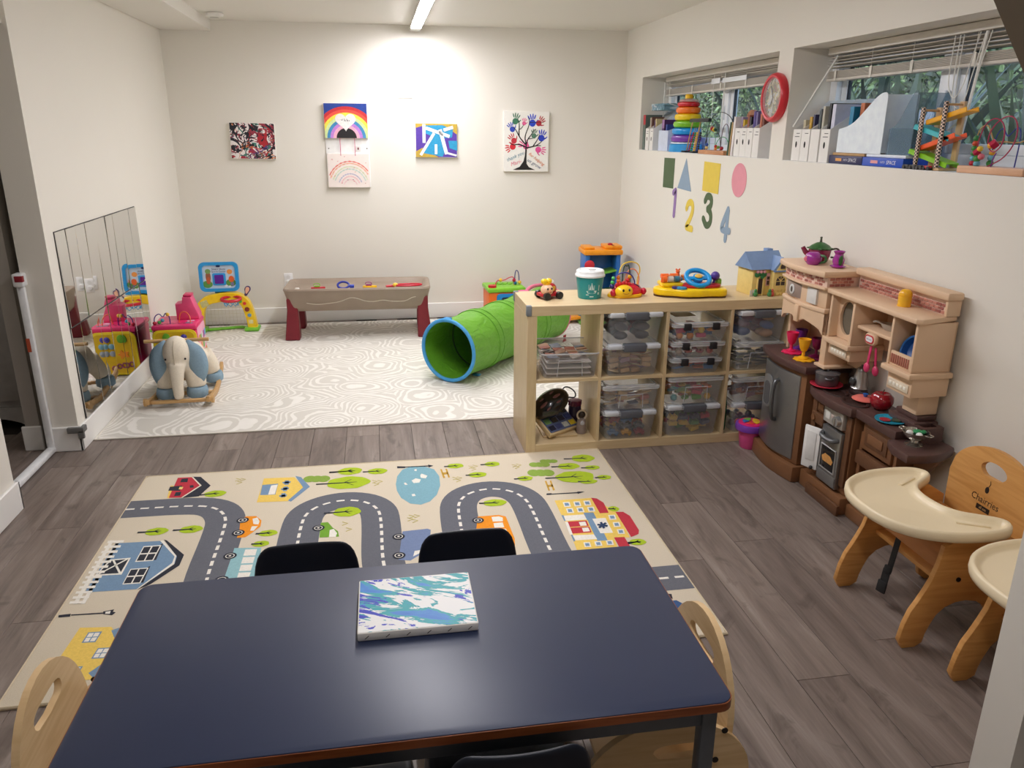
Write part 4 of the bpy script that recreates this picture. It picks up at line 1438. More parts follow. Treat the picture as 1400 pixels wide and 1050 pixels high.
part('drawer_front', t, [b2(3.560, 3.5745, -3.905, -3.838, .395, .448, .004)], BROWN_D)
part('drawer_inset', t, [b2(3.556, 3.5605, -3.893, -3.850, .407, .436, .003)], BROWN)
part('corbel', t, [b2(3.553, 3.5745, -3.905, -3.805, .335, .385, .006)], BROWN_D)
part('rosette', t, [cy((3.552, -3.83, .36), (3.547, -3.83, .36), .014, n=14)], BROWN)
cp = part('control_panel', t, [b2(3.548, 3.5745, -4.060, -3.910, .375, .450, .006)], mat((196, 194, 188), .35, .4))
part('display', cp, [b2(3.546, 3.5482, -3.965, -3.93, .395, .435, .001)], mat((226, 226, 220), .3))
part('button', cp, [b2(3.545, 3.5482, -3.995, -3.975, .41, .425, .002)], mat((200, 180, 170), .4))
part('knob', cp, [cy((3.5485, -4.03, .41), (3.530, -4.03, .41), .026, .022, 20)], mat((205, 205, 203), .25, .7))
part('knob_grip', cp, [b2(3.524, 3.5305, -4.034, -4.026, .39, .43, .002)], mat((180, 180, 178), .3, .7))
dw = part('dishwasher_door', t, [mv(bx((0, 0, 0), (.014, .085, .205), .005), T(3.535, -3.872, .225, rz=.42))], mat((236, 236, 234), .35))
part('door_inset', dw, [mv(bx((-.0085, 0, .01), (.003, .05, .14), .004), T(3.535, -3.872, .225, rz=.42))], mat((222, 222, 220), .4))
part('knob', dw, [mv(ba((-.017, -.02, -.09), .009), T(3.535, -3.872, .225, rz=.42))], mat((40, 40, 42), .3))
ov = part('oven_door', t, [b2(3.548, 3.5745, -4.066, -3.915, .095, .362, .006)], STEELG)
part('oven_window', ov, [b2(3.5455, 3.5485, -4.045, -3.935, .165, .27, .002)], mat((30, 30, 32), .15))
part('window_frame', ov, [tu([(3.5465, -4.047, .163), (3.5465, -3.933, .163), (3.5465, -3.933, .272), (3.5465, -4.047, .272)], .004, 6, True)], mat((205, 206, 206), .3, .6))
part('pie_picture', ov, [mv(pr([(-.035, -.012), (.035, -.012), (.044, .006), (.02, .024), (-.02, .026), (-.044, .008)], 0, .0012), basis((3.5455, -3.99, .21), (0, -1, 0), (0, 0, 1)))], mat((206, 150, 84), .5, var=.15, scale=80))
part('handle', ov, [tu(smooth([(3.549, -4.05, .325), (3.528, -4.04, .318), (3.524, -3.99, .312), (3.528, -3.94, .318), (3.549, -3.93, .325)], 2), .010, 8)], STEELD)
part('oven_drawer', ov, [b2(3.5455, 3.549, -4.062, -3.919, .1, .148, .002)], mat((140, 140, 140), .35, .6))
# ---- right block with open cubby (y -4.37..-4.125)
part('cubby_base', t, [b2(3.70, XB, -4.37, -4.125, .0, .40, .003), b2(3.60, 3.70, -4.145, -4.125, .0, .40, .003), b2(3.60, 3.70, -4.37, -4.35, 0, .4, .003), b2(3.6, 3.70, -4.35, -4.145, 0, .06, .003)], BROWN)
part('plinth', t, [b2(3.575, 3.6, -4.375, -4.128, 0, .06, .006)], BROWN)
part('drawer_front', t, [b2(3.588, 3.70, -4.35, -4.15, .335, .452, .006)], BROWN)
part('drawer_inset', t, [b2(3.582, 3.5885, -4.325, -4.175, .36, .435, .004)], BROWN_D)
part('drawer_panel', t, [b2(3.577, 3.5825, -4.30, -4.20, .377, .418, .004)], BROWN)
part('corbel', t, [b2(3.575, 3.6, -4.36, -4.14, .265, .325, .006)], BROWN_D)
part('rosette', t, [cy((3.576, -4.325, .295), (3.57, -4.325, .295), .016, n=14)], BROWN)
leaf = [(3.545, -4.372), (3.515, -4.44), (3.515, -4.535)] + [(3.515 + .235 * i / 8, -4.535 + .045 * (i / 8) ** 2 - .022 * math.sin(PI * i / 8)) for i in range(1, 8)] + [(XB, -4.49), (XB, -4.372)]
part('counter_leaf', t, [pr(leaf, .428, .466, .010)], COUNTER)
part('leaf_bracket', t, [pr([(0, .425), (.0, .28), (.02, .28), (.14, .425)], 0, .02, 0, basis((3.70, -4.371, 0), (0, -1, 0), (0, 0, 1)))], BROWN)
part('back_ledge', t, [b2(3.64, XB, -4.385, -4.22, .5, .53, .006), b2(3.66, XB, -4.37, -4.235, .53, .552, .006)], COUNTER)
part('cup_well', t, [ring(rr(3.635, 3.735, -4.44, -4.35, .01), rr(3.655, 3.715, -4.42, -4.37, .008), .466, .525)], COUNTER)
# ---- upper tower (y -3.79..-3.44)
part('tower_back', t, [b2(3.715, XB, -3.79, -3.42, .586, .99)], BEIGE)
part('tower_side', t, [b2(3.60, 3.7149, -3.445, -3.425, .586, .80, .004)], BEIGE)
part('tower_post', t, [b2(3.585, 3.7149, -3.80, -3.755, .586, .80, .005)], BEIGE)
part('tower_foot', t, [b2(3.57, XB, -3.83, -3.742, .5865, .60, .004)], BEIGE)
part('lattice', t, [mv(bx((0, 0, 0), (.004, .006, .17)), T(3.712, -3.66 + .03 * q, .70, rx=a)) for q in range(3) for a in (.6, -.6)], BEIGE_D)
part('hood', t, [pr(bow(3.555, -3.415, -3.80, .026) + [(3.7149, -3.80), (3.7149, -3.415)], .838, .862, .008)], BEIGE)
hv = bow(3.560, -3.42, -3.795, .026, 14)
v, f = [], []
n = len(hv)
for i, (x, y) in enumerate(hv):
    s = abs(i / (n - 1) - .5) * 2
    lo = .79 - .035 * s ** 2 if s > .2 else .775
    lo = {True: .74, False: lo}[s > .93]
    v += [Vector((x, y, .839)), Vector((x, y, lo)), Vector((x + .018, y, .839)), Vector((x + .018, y, lo))]
for i in range(n - 1):
    a, b = 4 * i, 4 * i + 4
    f += [[a, a + 1, b + 1, b], [a + 2, b + 2, b + 3, a + 3], [a + 1, a + 3, b + 3, b + 1]]
part('hood_valance', t, [(v, f)], BEIGE)
part('keystone', t, [b2(3.522, 3.545, -3.63, -3.595, .765, .845, .005)], BEIGE)
part('microwave_body', t, [pr(bow(3.565, -3.425, -3.79, .022) + [(3.7149, -3.79), (3.7149, -3.425)], .8625, .945, .002)], BEIGE)
md = part('microwave_door', t, [pr(bow(3.551, -3.46, -3.64, .015) + [(3.572, -3.64), (3.572, -3.46)], .870, .938, .002)], mat((150, 132, 122), .4))
part('door_window', md, [mv(pr(ell(0, 0, .022, .024, 18), 0, .004, .001), basis((3.5375, -3.535, .905), (0, -1, -0), (0, 0, 1)))], mat((210, 210, 208), .3))
part('window_centre', md, [mv(pr(ell(0, 0, .009, .014, 14), .0035, .005, 0), basis((3.5375, -3.535, .905), (0, -1, 0), (0, 0, 1)))], mat((70, 66, 66), .3))
part('keypad', t, [pr(bow(3.545, -3.655, -3.735, .004) + [(3.572, -3.735), (3.572, -3.655)], .868, .94, .002)], mat((218, 216, 212), .4))
part('band_ledge', t, [pr(bow(3.545, -3.412, -3.795, .027) + [(XB, -3.795), (XB, -3.412)], .946, .958, .005)], BEIGE)
part('brick_backing', t, [pr(bow(3.558, -3.42, -3.788, .024) + [(XB, -3.788), (XB, -3.42)], .9585, 1.002, 0)], mat((226, 196, 180), .5))
part('tower_top', t, [pr(bow(3.532, -3.40, -3.802, .028) + [(XB, -3.802), (XB, -3.40)], 1.0025, 1.032, .009)], BEIGE)
# bricks of the frieze, one by one
MB = [mat(c, .55, var=.12, scale=90) for c in ((176, 112, 98), (156, 92, 82), (190, 130, 114))]
rnd = random.Random(2)
bk = mesh('brick', [bx((0, 0, 0), (.003, .024, .0115), .0015, 1)], MB[0])
bks = []
for m_ in MB:
    q = bk.copy()
    q.materials[0] = m_
    bks.append(q)


def brick_row(p0, p1, z0, rows, parent):
    p0, p1 = Vector(p0), Vector(p1)
    L = (p1 - p0).length
    d = (p1 - p0).normalized()
    for r_ in range(rows):
        s = .013 if r_ % 2 else .0
        while s + .024 < L + .004:
            p = p0 + d * (s + .012)
            o = ob('brick', rnd.choice(bks), parent, (p.x, p.y, z0 + .0135 * r_), (0, 0, math.atan2(d.y, d.x) - PI / 2))
            s += .0265


bp = bow(3.558, -3.425, -3.783, .024, 5)
for a, b in zip(bp, bp[1:]):
    brick_row((a[0] - .001, a[1]), (b[0] - .001, b[1]), .967, 3, t)
brick_row((3.57, -3.789), (3.69, -3.789), .967, 3, t)
# ---- upper shelf row (y -4.40..-3.80)
XF = 3.575
part('shelf_top', t, [pr([(3.56, -3.795), (XF - .018, -4.405), (3.575, -4.42), (XB, -4.378), (XB, -3.80)], .936, .9575, .006)], BEIGE)
part('upstand', t, [b2(3.705, XB, -4.375, -3.803, .958, 1.018)], mat((226, 196, 180), .5))
part('upstand_cap', t, [b2(3.678, XB, -4.40, -3.803, 1.0185, 1.05, .009)], BEIGE)
part('upstand_end', t, [b2(3.69, XB, -4.39, -4.376, .958, 1.018, .002)], BEIGE)
brick_row((3.7035, -3.812), (3.7035, -4.37), .967, 3, t)
part('row_back', t, [b2(3.735, XB, -4.39, -3.80, .72, .935)], BEIGE_D)
# left cabinet
for y in (-3.815, -3.985):
    part('cabinet_side', t, [b2(XF, 3.735, y - .008, y + .008, .742, .935, .003)], BEIGE)
part('cabinet_bottom', t, [b2(XF - .014, XB, -4.0, -3.80, .718, .7415, .006)], BEIGE)
part('cabinet_base', t, [b2(XF + .012, XB, -3.985, -3.815, .665, .7175, .006)], BEIGE)
fo, fi = [], []
for i in range(40):
    q = 2 * PI * i / 40
    c_, s_ = math.cos(q), math.sin(q)
    k_ = min(.077 / max(abs(c_), 1e-6), .096 / max(abs(s_), 1e-6))
    fo.append((k_ * c_, k_ * s_))
    fi.append((.056 * c_ - .008, .074 * s_))
part('oval_front', t, [ring(fo, fi, 0, .012, basis((XF + .05, -3.90, .839), (0, -1, 0), (0, 0, 1)))], BEIGE)
part('oval_glass', t, [mv(pr(ell(-.008, 0, .057, .075, 24), -.006, -.002), basis((XF + .05, -3.90, .839), (0, -1, 0), (0, 0, 1)))], mat((110, 104, 92), .25))
# open middle shelf with badge
part('open_shelf', t, [b2(XF + .02, 3.735, -4.245, -3.994, .822, .838, .005)], BEIGE)
part('badge_plate', t, [mv(pr(rr(-.036, .036, -.024, .024, .022), 0, .02, .006), basis((XF + .02, -4.12, .806), (0, -1, 0), (0, 0, 1)))], BEIGE)
bd2 = part('badge', t, [mv(pr(rr(-.029, .029, -.017, .017, .016), .0202, .022), basis((XF + .02, -4.12, .806), (0, -1, 0), (0, 0, 1)))], mat((200, 48, 60), .4))
part('badge_ring', bd2, [mv(pr(rr(-.023, .023, -.0115, .0115, .0105), .0221, .0225), basis((XF + .02, -4.12, .806), (0, -1, 0), (0, 0, 1)))], mat((236, 234, 236), .4))
text('lettering', 'little tikes', .0088, basis((XF + .02 - .0229, -4.12, .806), (0, -1, 0), (0, 0, 1)), mat((34, 44, 96), .4), bd2, depth=0)
# right cabinet
for y in (-4.252, -4.392):
    part('cabinet_side', t, [b2(XF, 3.735, y - .007, y + .007, .742, .935, .003)], BEIGE)
part('cabinet_bottom', t, [b2(XF - .016, XB, -4.415, -4.235, .718, .7415, .006)], BEIGE)
part('cabinet_base', t, [b2(XF + .012, XB, -4.40, -4.25, .64, .7175, .006)], BEIGE)
rk = part('rack_front', t, [b2(XF + .004, XF + .014, -4.384, -4.26, .742, .80, .002)], BEIGE)
for q in range(9):
    part('rack_slat', rk, [b2(XF + .0005, XF + .0045, -4.374 + .0125 * q, -4.367 + .0125 * q, .752, .789, .001)], mat((170, 104, 88), .5))
for y, z in ((-3.90, .692), (-4.325, .672)):
    rl = part('rail_plate', t, [b2(XF + .007, XF + .0125, y - .062, y + .062, z - .017, z + .017, .003)], mat((226, 212, 190), .45))
    for q in range(5):
        part('rail_mark', rl, [b2(XF + .0055, XF + .0075, y - .05 + .0215 * q, y - .036 + .0215 * q, z - .006, z + .007, .001)], mat((246, 238, 224), .45))
part('support_post', t, [b2(3.655, XB, -4.365, -4.275, .553, .64, .006)], BEIGE)
part('tower_lower_post', t, [b2(3.70, XB, -3.93, -3.80, .60, .665, .004)], BEIGE)

# ---------------------------------------------------------------- things on the kitchen
MAG = mat((128, 20, 60), .2, coat=.3)
GRN = mat((50, 96, 48), .35)
PUR = mat((158, 50, 146), .18, coat=.3)
o = thing('toy_teapot', 'dark berry red toy teapot with green leafy lid on the kitchen top', 'teapot', (3.655, -3.535, 1.0325), 1.03)
part('pot', o, [la([(.001, 0), (.034, .0), (.04, .004), (.048, .03), (.052, .055), (.048, .062), (.001, .062)], 20)], MAG)
part('spout', o, [tu([(0, .04, .022), (0, .065, .045), (0, .078, .066)], [.016, .012, .010], 8)], MAG)
part('handle', o, [tu(smooth([(0, -.045, .058), (0, -.078, .068), (0, -.09, .045), (0, -.07, .022), (0, -.05, .024)], 2), .0045, 8)], mat((70, 60, 56), .3))
ld = part('lid', o, [la([(.05, .06), (.052, .066), (.04, .078), (.018, .09), (.001, .094)], 16)] + [mv(ba((.048, 0, .064), (.014, .010, .004), 8, k=5), Matrix.Rotation(2 * PI * q / 8, 4, 'Z')) for q in range(8)], GRN)
part('stem', ld, [tu([(0, 0, .092), (.002, 0, .108), (.008, 0, .113)], [.006, .0045, .006], 8)], mat((60, 66, 40), .5))
o = thing('toy_sugar_pot', 'round purple toy cup with leaf handle in front of the teapot', 'cup', (3.585, -3.605, 1.0325), -.9)
part('bowl', o, [la([(.001, 0), (.024, 0), (.036, .014), (.039, .03), (.033, .048), (.022, .056), (.018, .054), (.001, .05)], 18)], PUR)
part('flower', o, [mv(ba((0, 0, 0), (.012, .004, .012), 10, k=6), T(-.020, -.031, .028, rz=.5))], mat((232, 130, 150), .4))
part('handle', o, [tu(smooth([(0.03, 0, .044), (.058, 0, .042), (.058, 0, .016), (.03, 0, .010)], 2), .006, 8)], GRN)
o = thing('toy_vase', 'purple toy jug with green leaf on the kitchen top right of the teapot', 'vase', (3.648, -3.71, 1.0325), -.7)
part('body', o, [la([(.001, 0), (.026, 0), (.036, .008), (.022, .014), (.026, .026), (.027, .036), (.019, .056), (.018, .062), (.026, .074), (.022, .076), (.014, .064), (.001, .06)], 18)], PUR)
part('leaf', o, [mv(ba((0, 0, 0), (.010, .004, .024), 10, k=7), T(.013, -.024, .036, rz=.5, rx=.1))], GRN)
o = thing('toy_shaker', 'yellow ribbed toy shaker standing on the kitchen upper shelf', 'shaker', (3.655, -4.19, .9578))
part('body', o, [la([(.001, 0), (.0245, 0), (.0255, .004), (.0245, .012), (.0255, .020), (.0245, .028), (.0255, .036), (.024, .040), (.001, .04)], 22)], mat((244, 186, 40), .35))
part('cap', o, [la([(.025, .0401), (.026, .045), (.024, .056), (.016, .066), (.008, .069), (.001, .0695)], 22)], mat((244, 180, 34), .3))
o = thing('toy_gravy_boat', 'grey toy gravy boat lying on the kitchen middle shelf', 'toy dish', (3.665, -4.12, .8385), .3)
part('bowl', o, [la([(.001, 0), (.02, 0), (.03, .012), (.036, .028), (.033, .028), (.026, .014), (.001, .008)], 18, None, sx=.8, sy=1.35)], mat((176, 170, 162), .3, .3))
part('handle', o, [tu([(0, .045, .022), (0, .07, .026), (0, .085, .02)], .005, 8)], mat((176, 170, 162), .3, .3))
for q, (y, lab) in enumerate(((-4.105, 'pink toy spoon hanging under the kitchen badge, longer one'), (-4.135, 'pink toy ladle hanging under the kitchen badge, darker one'))):
    o = thing('toy_spoon', lab, 'toy spoon', (3.600, y, .775), 0, 'pink spoons on the kitchen')
    c = mat((214, 62, 112) if q == 0 else (190, 44, 92), .35)
    part('handle', o, [mv(bx((0, 0, -.045), (.005, .014, .085), .003), T(rx=.12 - .3 * q))], c)
    part('bowl', o, [mv(ba((0, 0, -.100), (.010, .018, .022), 12, k=7), T(rx=.12 - .3 * q))], c)
o = thing('toy_plate_stack', 'blue toy colander standing in the kitchen right cupboard', 'toy dish', (3.66, -4.325, .7425), .0)
part('bowl', o, [mv(la([(.001, .0), (.03, .002), (.05, .02), (.056, .045), (.051, .045), (.044, .022), (.001, .008)], 20), T(0, 0, .057, ry=-1.2))], mat((34, 84, 150), .35))
part('rim', o, [mv(tu([(.055 * math.cos(q), .055 * math.sin(q), .045) for q in [2 * PI * i / 24 for i in range(24)]], .004, 6, True), T(0, 0, .057, ry=-1.2))], mat((40, 110, 180), .35))


def goblet(label, x, y, c, z=.5855, s=1.0):
    o = thing('toy_goblet', label, 'toy cup', (x, y, z), 0, 'toy goblets on the fridge counter')
    part('cup', o, [la([(.001, .036), (.012, .036), (.020, .05), (.028, .085), (.030, .095), (.027, .095), (.017, .05), (.001, .042)], 18, T(s=s))], c)
    part('stem', o, [la([(.001, 0), (.024, 0), (.024, .004), (.008, .012), (.007, .0358), (.001, .0358)], 16, T(s=s))], c)


def saucer(label, x, y, c, r=.05, z=.5855):
    pts = [(r * (1 + .07 * math.cos(9 * a)) * math.cos(a), r * (1 + .07 * math.cos(9 * a)) * math.sin(a)) for a in [2 * PI * i / 54 for i in range(54)]]
    solo('toy_saucer', label, 'toy plate', [pr(pts, 0, .006, .002)], c, (x, y, z), 0, 'wavy saucers on the fridge counter')


PINK = mat((230, 40, 96), .3)
PURP = mat((110, 50, 140), .3)
YEL = mat((250, 180, 30), .3)
BERRY = mat((120, 20, 76), .3)
saucer('dark purple wavy saucer at the back of the fridge counter', 3.655, -3.475, PURP, .046)
saucer('hot pink wavy saucer under the pink goblet', 3.58, -3.53, PINK, .05)
saucer('berry coloured wavy saucer behind the yellow goblet', 3.655, -3.645, BERRY, .05)
saucer('yellow wavy saucer under the yellow goblet', 3.568, -3.66, YEL, .048)
goblet('purple toy goblet behind the hot pink one', 3.648, -3.478, PURP, .592)
goblet('hot pink toy goblet on its pink saucer', 3.575, -3.522, PINK, .592)
goblet('berry coloured toy goblet behind the yellow one', 3.645, -3.632, BERRY, .592, .95)
goblet('yellow toy goblet on its yellow saucer', 3.565, -3.655, YEL, .592)
# stove top
solo('toy_plate', 'bright pink toy plate under the grey pot', 'toy plate', [la([(.001, 0), (.055, 0), (.072, .008), (.072, .012), (.056, .006), (.001, .005)], 28)], mat((222, 62, 84), .35), (3.60, -3.85 + .03, .5065))
o = thing('toy_pot', 'grey toy cooking pot with lid on the pink plate', 'toy pot', (3.60, -3.82, .513), -.4)
GP = mat((104, 104, 108), .3, .5)
part('body', o, [la([(.001, 0), (.046, 0), (.05, .006), (.053, .052), (.001, .052)], 24)], GP)
part('lid', o, [la([(.054, .0521), (.055, .057), (.04, .063), (.001, .067)], 24)], mat((128, 128, 132), .25, .6))
part('lid_knob', o, [la([(.006, .066), (.005, .074), (.010, .08), (.001, .083)], 14)], mat((120, 120, 124), .3, .5))
for s in (-1, 1):
    part('handle', o, [tu(smooth([(-.016, s * .052, .042), (-.012, s * .07, .042), (.012, s * .07, .042), (.016, s * .052, .042)], 2), .004, 6)], GP)
o = thing('toy_blender', 'silver toy coffee grinder with dark base at the back of the stove', 'toy appliance', (3.69, -3.935, .5005))
part('base', o, [la([(.001, 0), (.05, 0), (.052, .01), (.044, .024), (.001, .024)], 24, None, sx=.7)], mat((52, 40, 40), .35))
part('body', o, [la([(.001, .0245), (.035, .0245), (.038, .03), (.03, .04), (.027, .09), (.021, .105), (.001, .105)], 22)], mat((176, 174, 170), .28, .7))
part('cap', o, [la([(.021, .1052), (.019, .118), (.010, .126), (.001, .127)], 20)], mat((150, 150, 148), .3, .7))
part('tip', o, [ba((0, 0, .131), .006)], mat((120, 118, 114), .3, .6))
part('dial', o, [mv(ba((0, 0, 0), (.010, .020, .020), 14), T(-.036, .004, .06))], mat((58, 60, 60), .25))
o = thing('toy_pan_lid', 'salmon pink toy pan lid with a blue knob beside the apple', 'toy lid', (3.66, -4.03, .5072))
part('disc', o, [la([(.001, 0), (.052, 0), (.055, .004), (.045, .010), (.001, .013)], 28)], mat((236, 124, 112), .35))
part('knob', o, [la([(.007, .0131), (.009, .02), (.012, .026), (.001, .03)], 16)], mat((40, 100, 180), .3))
o = thing('toy_apple', 'large dark red toy apple at the back of the stove counter', 'toy apple', (3.665, -4.135, .5005))
part('flesh', o, [la([(.001, .006), (.02, .0), (.038, .01), (.048, .034), (.046, .056), (.032, .07), (.014, .071), (.001, .062)], 24)], mat((150, 16, 34), .15, coat=.4, var=.12, scale=14))
part('stalk', o, [tu([(0, 0, .062), (.002, 0, .078), (.006, 0, .086)], [.002, .002, .003], 6)], mat((60, 44, 30), .6))
o = thing('toy_plate', 'teal toy plate with pretend food on the right counter', 'toy plate', (3.615, -4.275, .5005))
part('plate', o, [la([(.001, 0), (.046, 0), (.06, .007), (.06, .010), (.046, .005), (.001, .004)], 28)], mat((36, 150, 180), .35))
solo('toy_steak', 'dark red toy meat slice on the teal plate', 'toy food', [pr(smooth([(-.02, -.03, 0), (.012, -.034, 0), (.02, .0, 0), (-.01, .014, 0), (-.026, -.006, 0)], 2, True), 0, .005, .002)], mat((176, 48, 58), .4), (3.595, -4.262, .5062))
solo('toy_leaf', 'dark olive toy vegetable on the teal plate', 'toy food', [pr(smooth([(-.026, -.012, 0), (.0, -.026, 0), (.026, -.01, 0), (.02, .016, 0), (-.014, .018, 0)], 2, True), 0, .006, .002)], mat((62, 74, 58), .45), (3.632, -4.288, .5062))
o = thing('toy_colander', 'silver footed toy colander with two handles on the counter leaf', 'toy bowl', (3.605, -4.445, .4665), .4)
CH = mat((176, 172, 164), .2, .9)
part('bowl', o, [la([(.014, .022), (.03, .028), (.046, .046), (.050, .056), (.0475, .056), (.044, .047), (.029, .031), (.001, .026)], 26)], CH)
part('foot', o, [la([(.034, 0), (.034, .004), (.016, .012), (.014, .0218), (.001, .0218)], 22)], CH)
for s in (-1, 1):
    part('handle', o, [tu(smooth([(-.014, s * .047, .053), (-.012, s * .066, .054), (.012, s * .066, .054), (.014, s * .047, .053)], 2), .003, 6)], CH)
solo('toy_egg', 'white toy egg in the silver colander, nearest the handle', 'toy food', [ba((0, 0, 0), (.015, .012, .012))], mat((238, 238, 234), .3), (3.588, -4.432, .512), 0, 'eggs in the colander')
solo('toy_egg', 'white toy egg in the silver colander, among green leaves', 'toy food', [ba((0, 0, 0), (.012, .015, .012))], mat((238, 238, 234), .3), (3.604, -4.468, .513), 0, 'eggs in the colander')
solo('toy_lettuce', 'green toy salad leaf in the silver colander', 'toy food', [ba((0, 0, 0), (.018, .022, .009), 12, k=7), ba((.012, -.014, .004), (.012, .010, .008), 10, k=6)], mat((40, 140, 84), .4), (3.622, -4.436, .515))
# pink basket by the kitchen foot
o = thing('toy_music_drum', 'pink and purple toy drum stool standing between shelf and kitchen', 'toy drum', (3.515, -3.315, 0))
part('base', o, [la([(.001, 0), (.045, 0), (.05, .006), (.062, .10), (.001, .10)], 24)], mat((226, 84, 150), .4))
part('rim', o, [la([(.063, .1002), (.078, .104), (.082, .120), (.078, .136), (.066, .138), (.001, .136)], 28)], mat((128, 66, 176), .35))
part('pink_ring', o, [la([(.066, .1385), (.064, .144), (.052, .145), (.001, .142)], 28)], mat((232, 40, 120), .35))
for q, c in enumerate(((244, 206, 60), (120, 190, 80), (70, 130, 200), (236, 80, 70), (244, 206, 60))):
    a = 2 * PI * q / 5 + .4
    part('key', o, [mv(pr(arc(0, 0, .045, -.5, .5, 6) + [(.012, .004), (.012, -.004)], .1452, .150, .001), Matrix.Rotation(a, 4, 'Z'))], mat(c, .35))

# ---------------------------------------------------------------- feeding chairs
HON = wood((216, 160, 92), (198, 140, 72), (2, 2, 24))
HONE = wood((196, 132, 70), (170, 108, 52), (30, 3, 3))
CREAM = mat((236, 220, 186), .32, var=.02, scale=4)


def feeding_chair(label, x, y, rz):
    """faces -x before turning, tray in front; width along y"""
    t = thing('feeding_chair', label, 'high chair', (x, y, 0), rz, 'feeding chairs along the right wall')
    for s in (-1, 1):
        side = [(-.165, .0), (-.075, .0), (-.065, .06), (-.03, .135), (.04, .165), (.12, .15), (.17, .08), (.19, .0), (.28, .0), (.27, .10), (.235, .22), (.225, .40), (-.05, .40), (-.07, .27), (-.105, .19), (-.145, .12)]
        sm_ = []
        P = [Vector((a, b, 0)) for a, b in side]
        sm_ = smooth(P, 1, True)
        sd = part('side_panel', t, [pr([(p.x, max(p.y, .0)) for p in sm_], -.010, .010, .003, T(0, s * .185, 0, rx=PI / 2))], HON)
        part('bolt', sd, [cy((.015, s * .195, .245), (.015, s * .1985, .245), .008, n=12)], mat((50, 44, 40), .35, .8))
    part('seat', t, [b2(-.03, .225, -.1745, .1745, .215, .232, .004)], HON)
    part('seat_back_rail', t, [b2(.2, .216, -.1745, .1745, .232, .33, .004)], HON)
    part('front_brace', t, [mv(bx((0, 0, 0), (.014, .349, .09), .004), T(-.02, 0, .31, ry=.5))], HONE)
    o_ = arc(0, .465, .19, .32, PI - .32, 20, .13)
    o_ = [(.16, .26), (.178, .36), (.19, .455)] + o_ + [(-.19, .455), (-.178, .36), (-.16, .26)]
    hole = []
    for a, b in o_:
        g = math.atan2(b - .51, a)
        hole.append((.058 * math.cos(g), .520 + .029 * math.sin(g)))
    B = T(.232, 0, 0, ry=.0) @ T(0, 0, .26, ry=.10) @ T(0, 0, -.26) @ Matrix(((0, 0, 1, 0), (1, 0, 0, 0), (0, 1, 0, 0), (0, 0, 0, 1)))
    bk_ = part('backrest', t, [ring(o_, hole, -.009, .009, B)], HON)
    text('lettering', 'Chairries', .034, B @ T(0, .41, -.0095) @ Matrix(((-1, 0, 0, 0), (0, 1, 0, 0), (0, 0, -1, 0), (0, 0, 0, 1))), mat((40, 28, 20), .5), bk_, depth=0)
    part('label_block', bk_, [mv(bx((0, .382, -.0096), (.06, .018, .0006)), B)], mat((36, 26, 20), .5))
    text('small_lettering', 'all set', .014, B @ T(0, .382, -.0101) @ Matrix(((-1, 0, 0, 0), (0, 1, 0, 0), (0, 0, -1, 0), (0, 0, 0, 1))), mat((226, 180, 120), .5), bk_, depth=0)
    part('logo_mark', bk_, [mv(ba((0, 0, 0), (.009, .012, .0006), 12, k=6), B @ T(.004, .45, -.0096)), mv(tu([(.002, .461, -.0098), (-.004, .475, -.0098), (.0, .485, -.0098)], .001, 5), B)], mat((40, 28, 20), .5))
    # moulded tray, open notch towards the child
    ot = [(-.235, 0), (-.225, .10), (-.18, .18), (-.09, .235), (.02, .252), (.12, .245), (.16, .21), (.155, .17), (.10, .135), (.045, .10), (.02, .04)]
    full = [Vector((a, b, 0)) for a, b in ot] + [Vector((a, -b, 0)) for a, b in ot[::-1][:-1]]
    full = smooth(full, 2, True)
    c = Vector((-.07, 0, 0))
    n = len(full)
    nrm = []
    for i in range(n):
        d_ = (full[(i + 1) % n] - full[i - 1]).normalized()
        nrm.append(Vector((d_.y, -d_.x, 0)))
    area = sum(full[i].x * full[(i + 1) % n].y - full[(i + 1) % n].x * full[i].y for i in range(n))
    sg = 1 if area > 0 else -1
    nrm = [q * sg for q in nrm]
    rows = [(-.012, .402), (.0, .408), (.003, .42), (.002, .436), (-.004, .443), (-.011, .442), (-.018, .434), (-.024, .425), (-.034, .4225)]
    v, f = [], []
    for off, z in rows:
        v += [full[i] + nrm[i] * off + Vector((0, 0, z)) for i in range(n)]
    for r_ in range(len(rows) - 1):
        for i in range(n):
            f.append([r_ * n + i, r_ * n + (i + 1) % n, (r_ + 1) * n + (i + 1) % n, (r_ + 1) * n + i])
    f.append([i for i in range(n)][::-1])
    f.append([(len(rows) - 1) * n + i for i in range(n)])
    tr_ = part('tray', t, [(v, f)], CREAM, ang=1.2)
    for s in (-1, 1):
        part('tray_ridge', tr_, [mv(bx((0, 0, 0), (.10, .016, .008), .004), T(.055, s * .165, .4245, rz=s * .5))], CREAM)
    BK = mat((24, 24, 26), .6)
    st = part('strap', t, [mv(bx((0, 0, 0), (.003, .022, .13), .001, 1), T(-.045, .04, .205, ry=.18, rz=.3)), mv(bx((0, 0, 0), (.004, .030, .06), .001, 1), T(-.06, .045, .115, ry=.15, rz=.3))], BK)
    part('buckle', st, [mv(bx((0, 0, 0), (.010, .036, .045), .004), T(-.066, .047, .075, ry=.15, rz=.3))], BK)
    part('strap_slider', st, [mv(bx((0, 0, 0), (.012, .028, .03), .004), T(-.055, .044, .145, ry=.15, rz=.3))], BK)
    return t


feeding_chair('wooden feeding chair with whole cream tray in view beside the play kitchen', 3.375, -4.825, 0)
feeding_chair('wooden feeding chair with cream tray half hidden by the white pillar', 3.43, -5.37, 0)

# ---------------------------------------------------------------- toys on the white rug
RUGZ = .0092
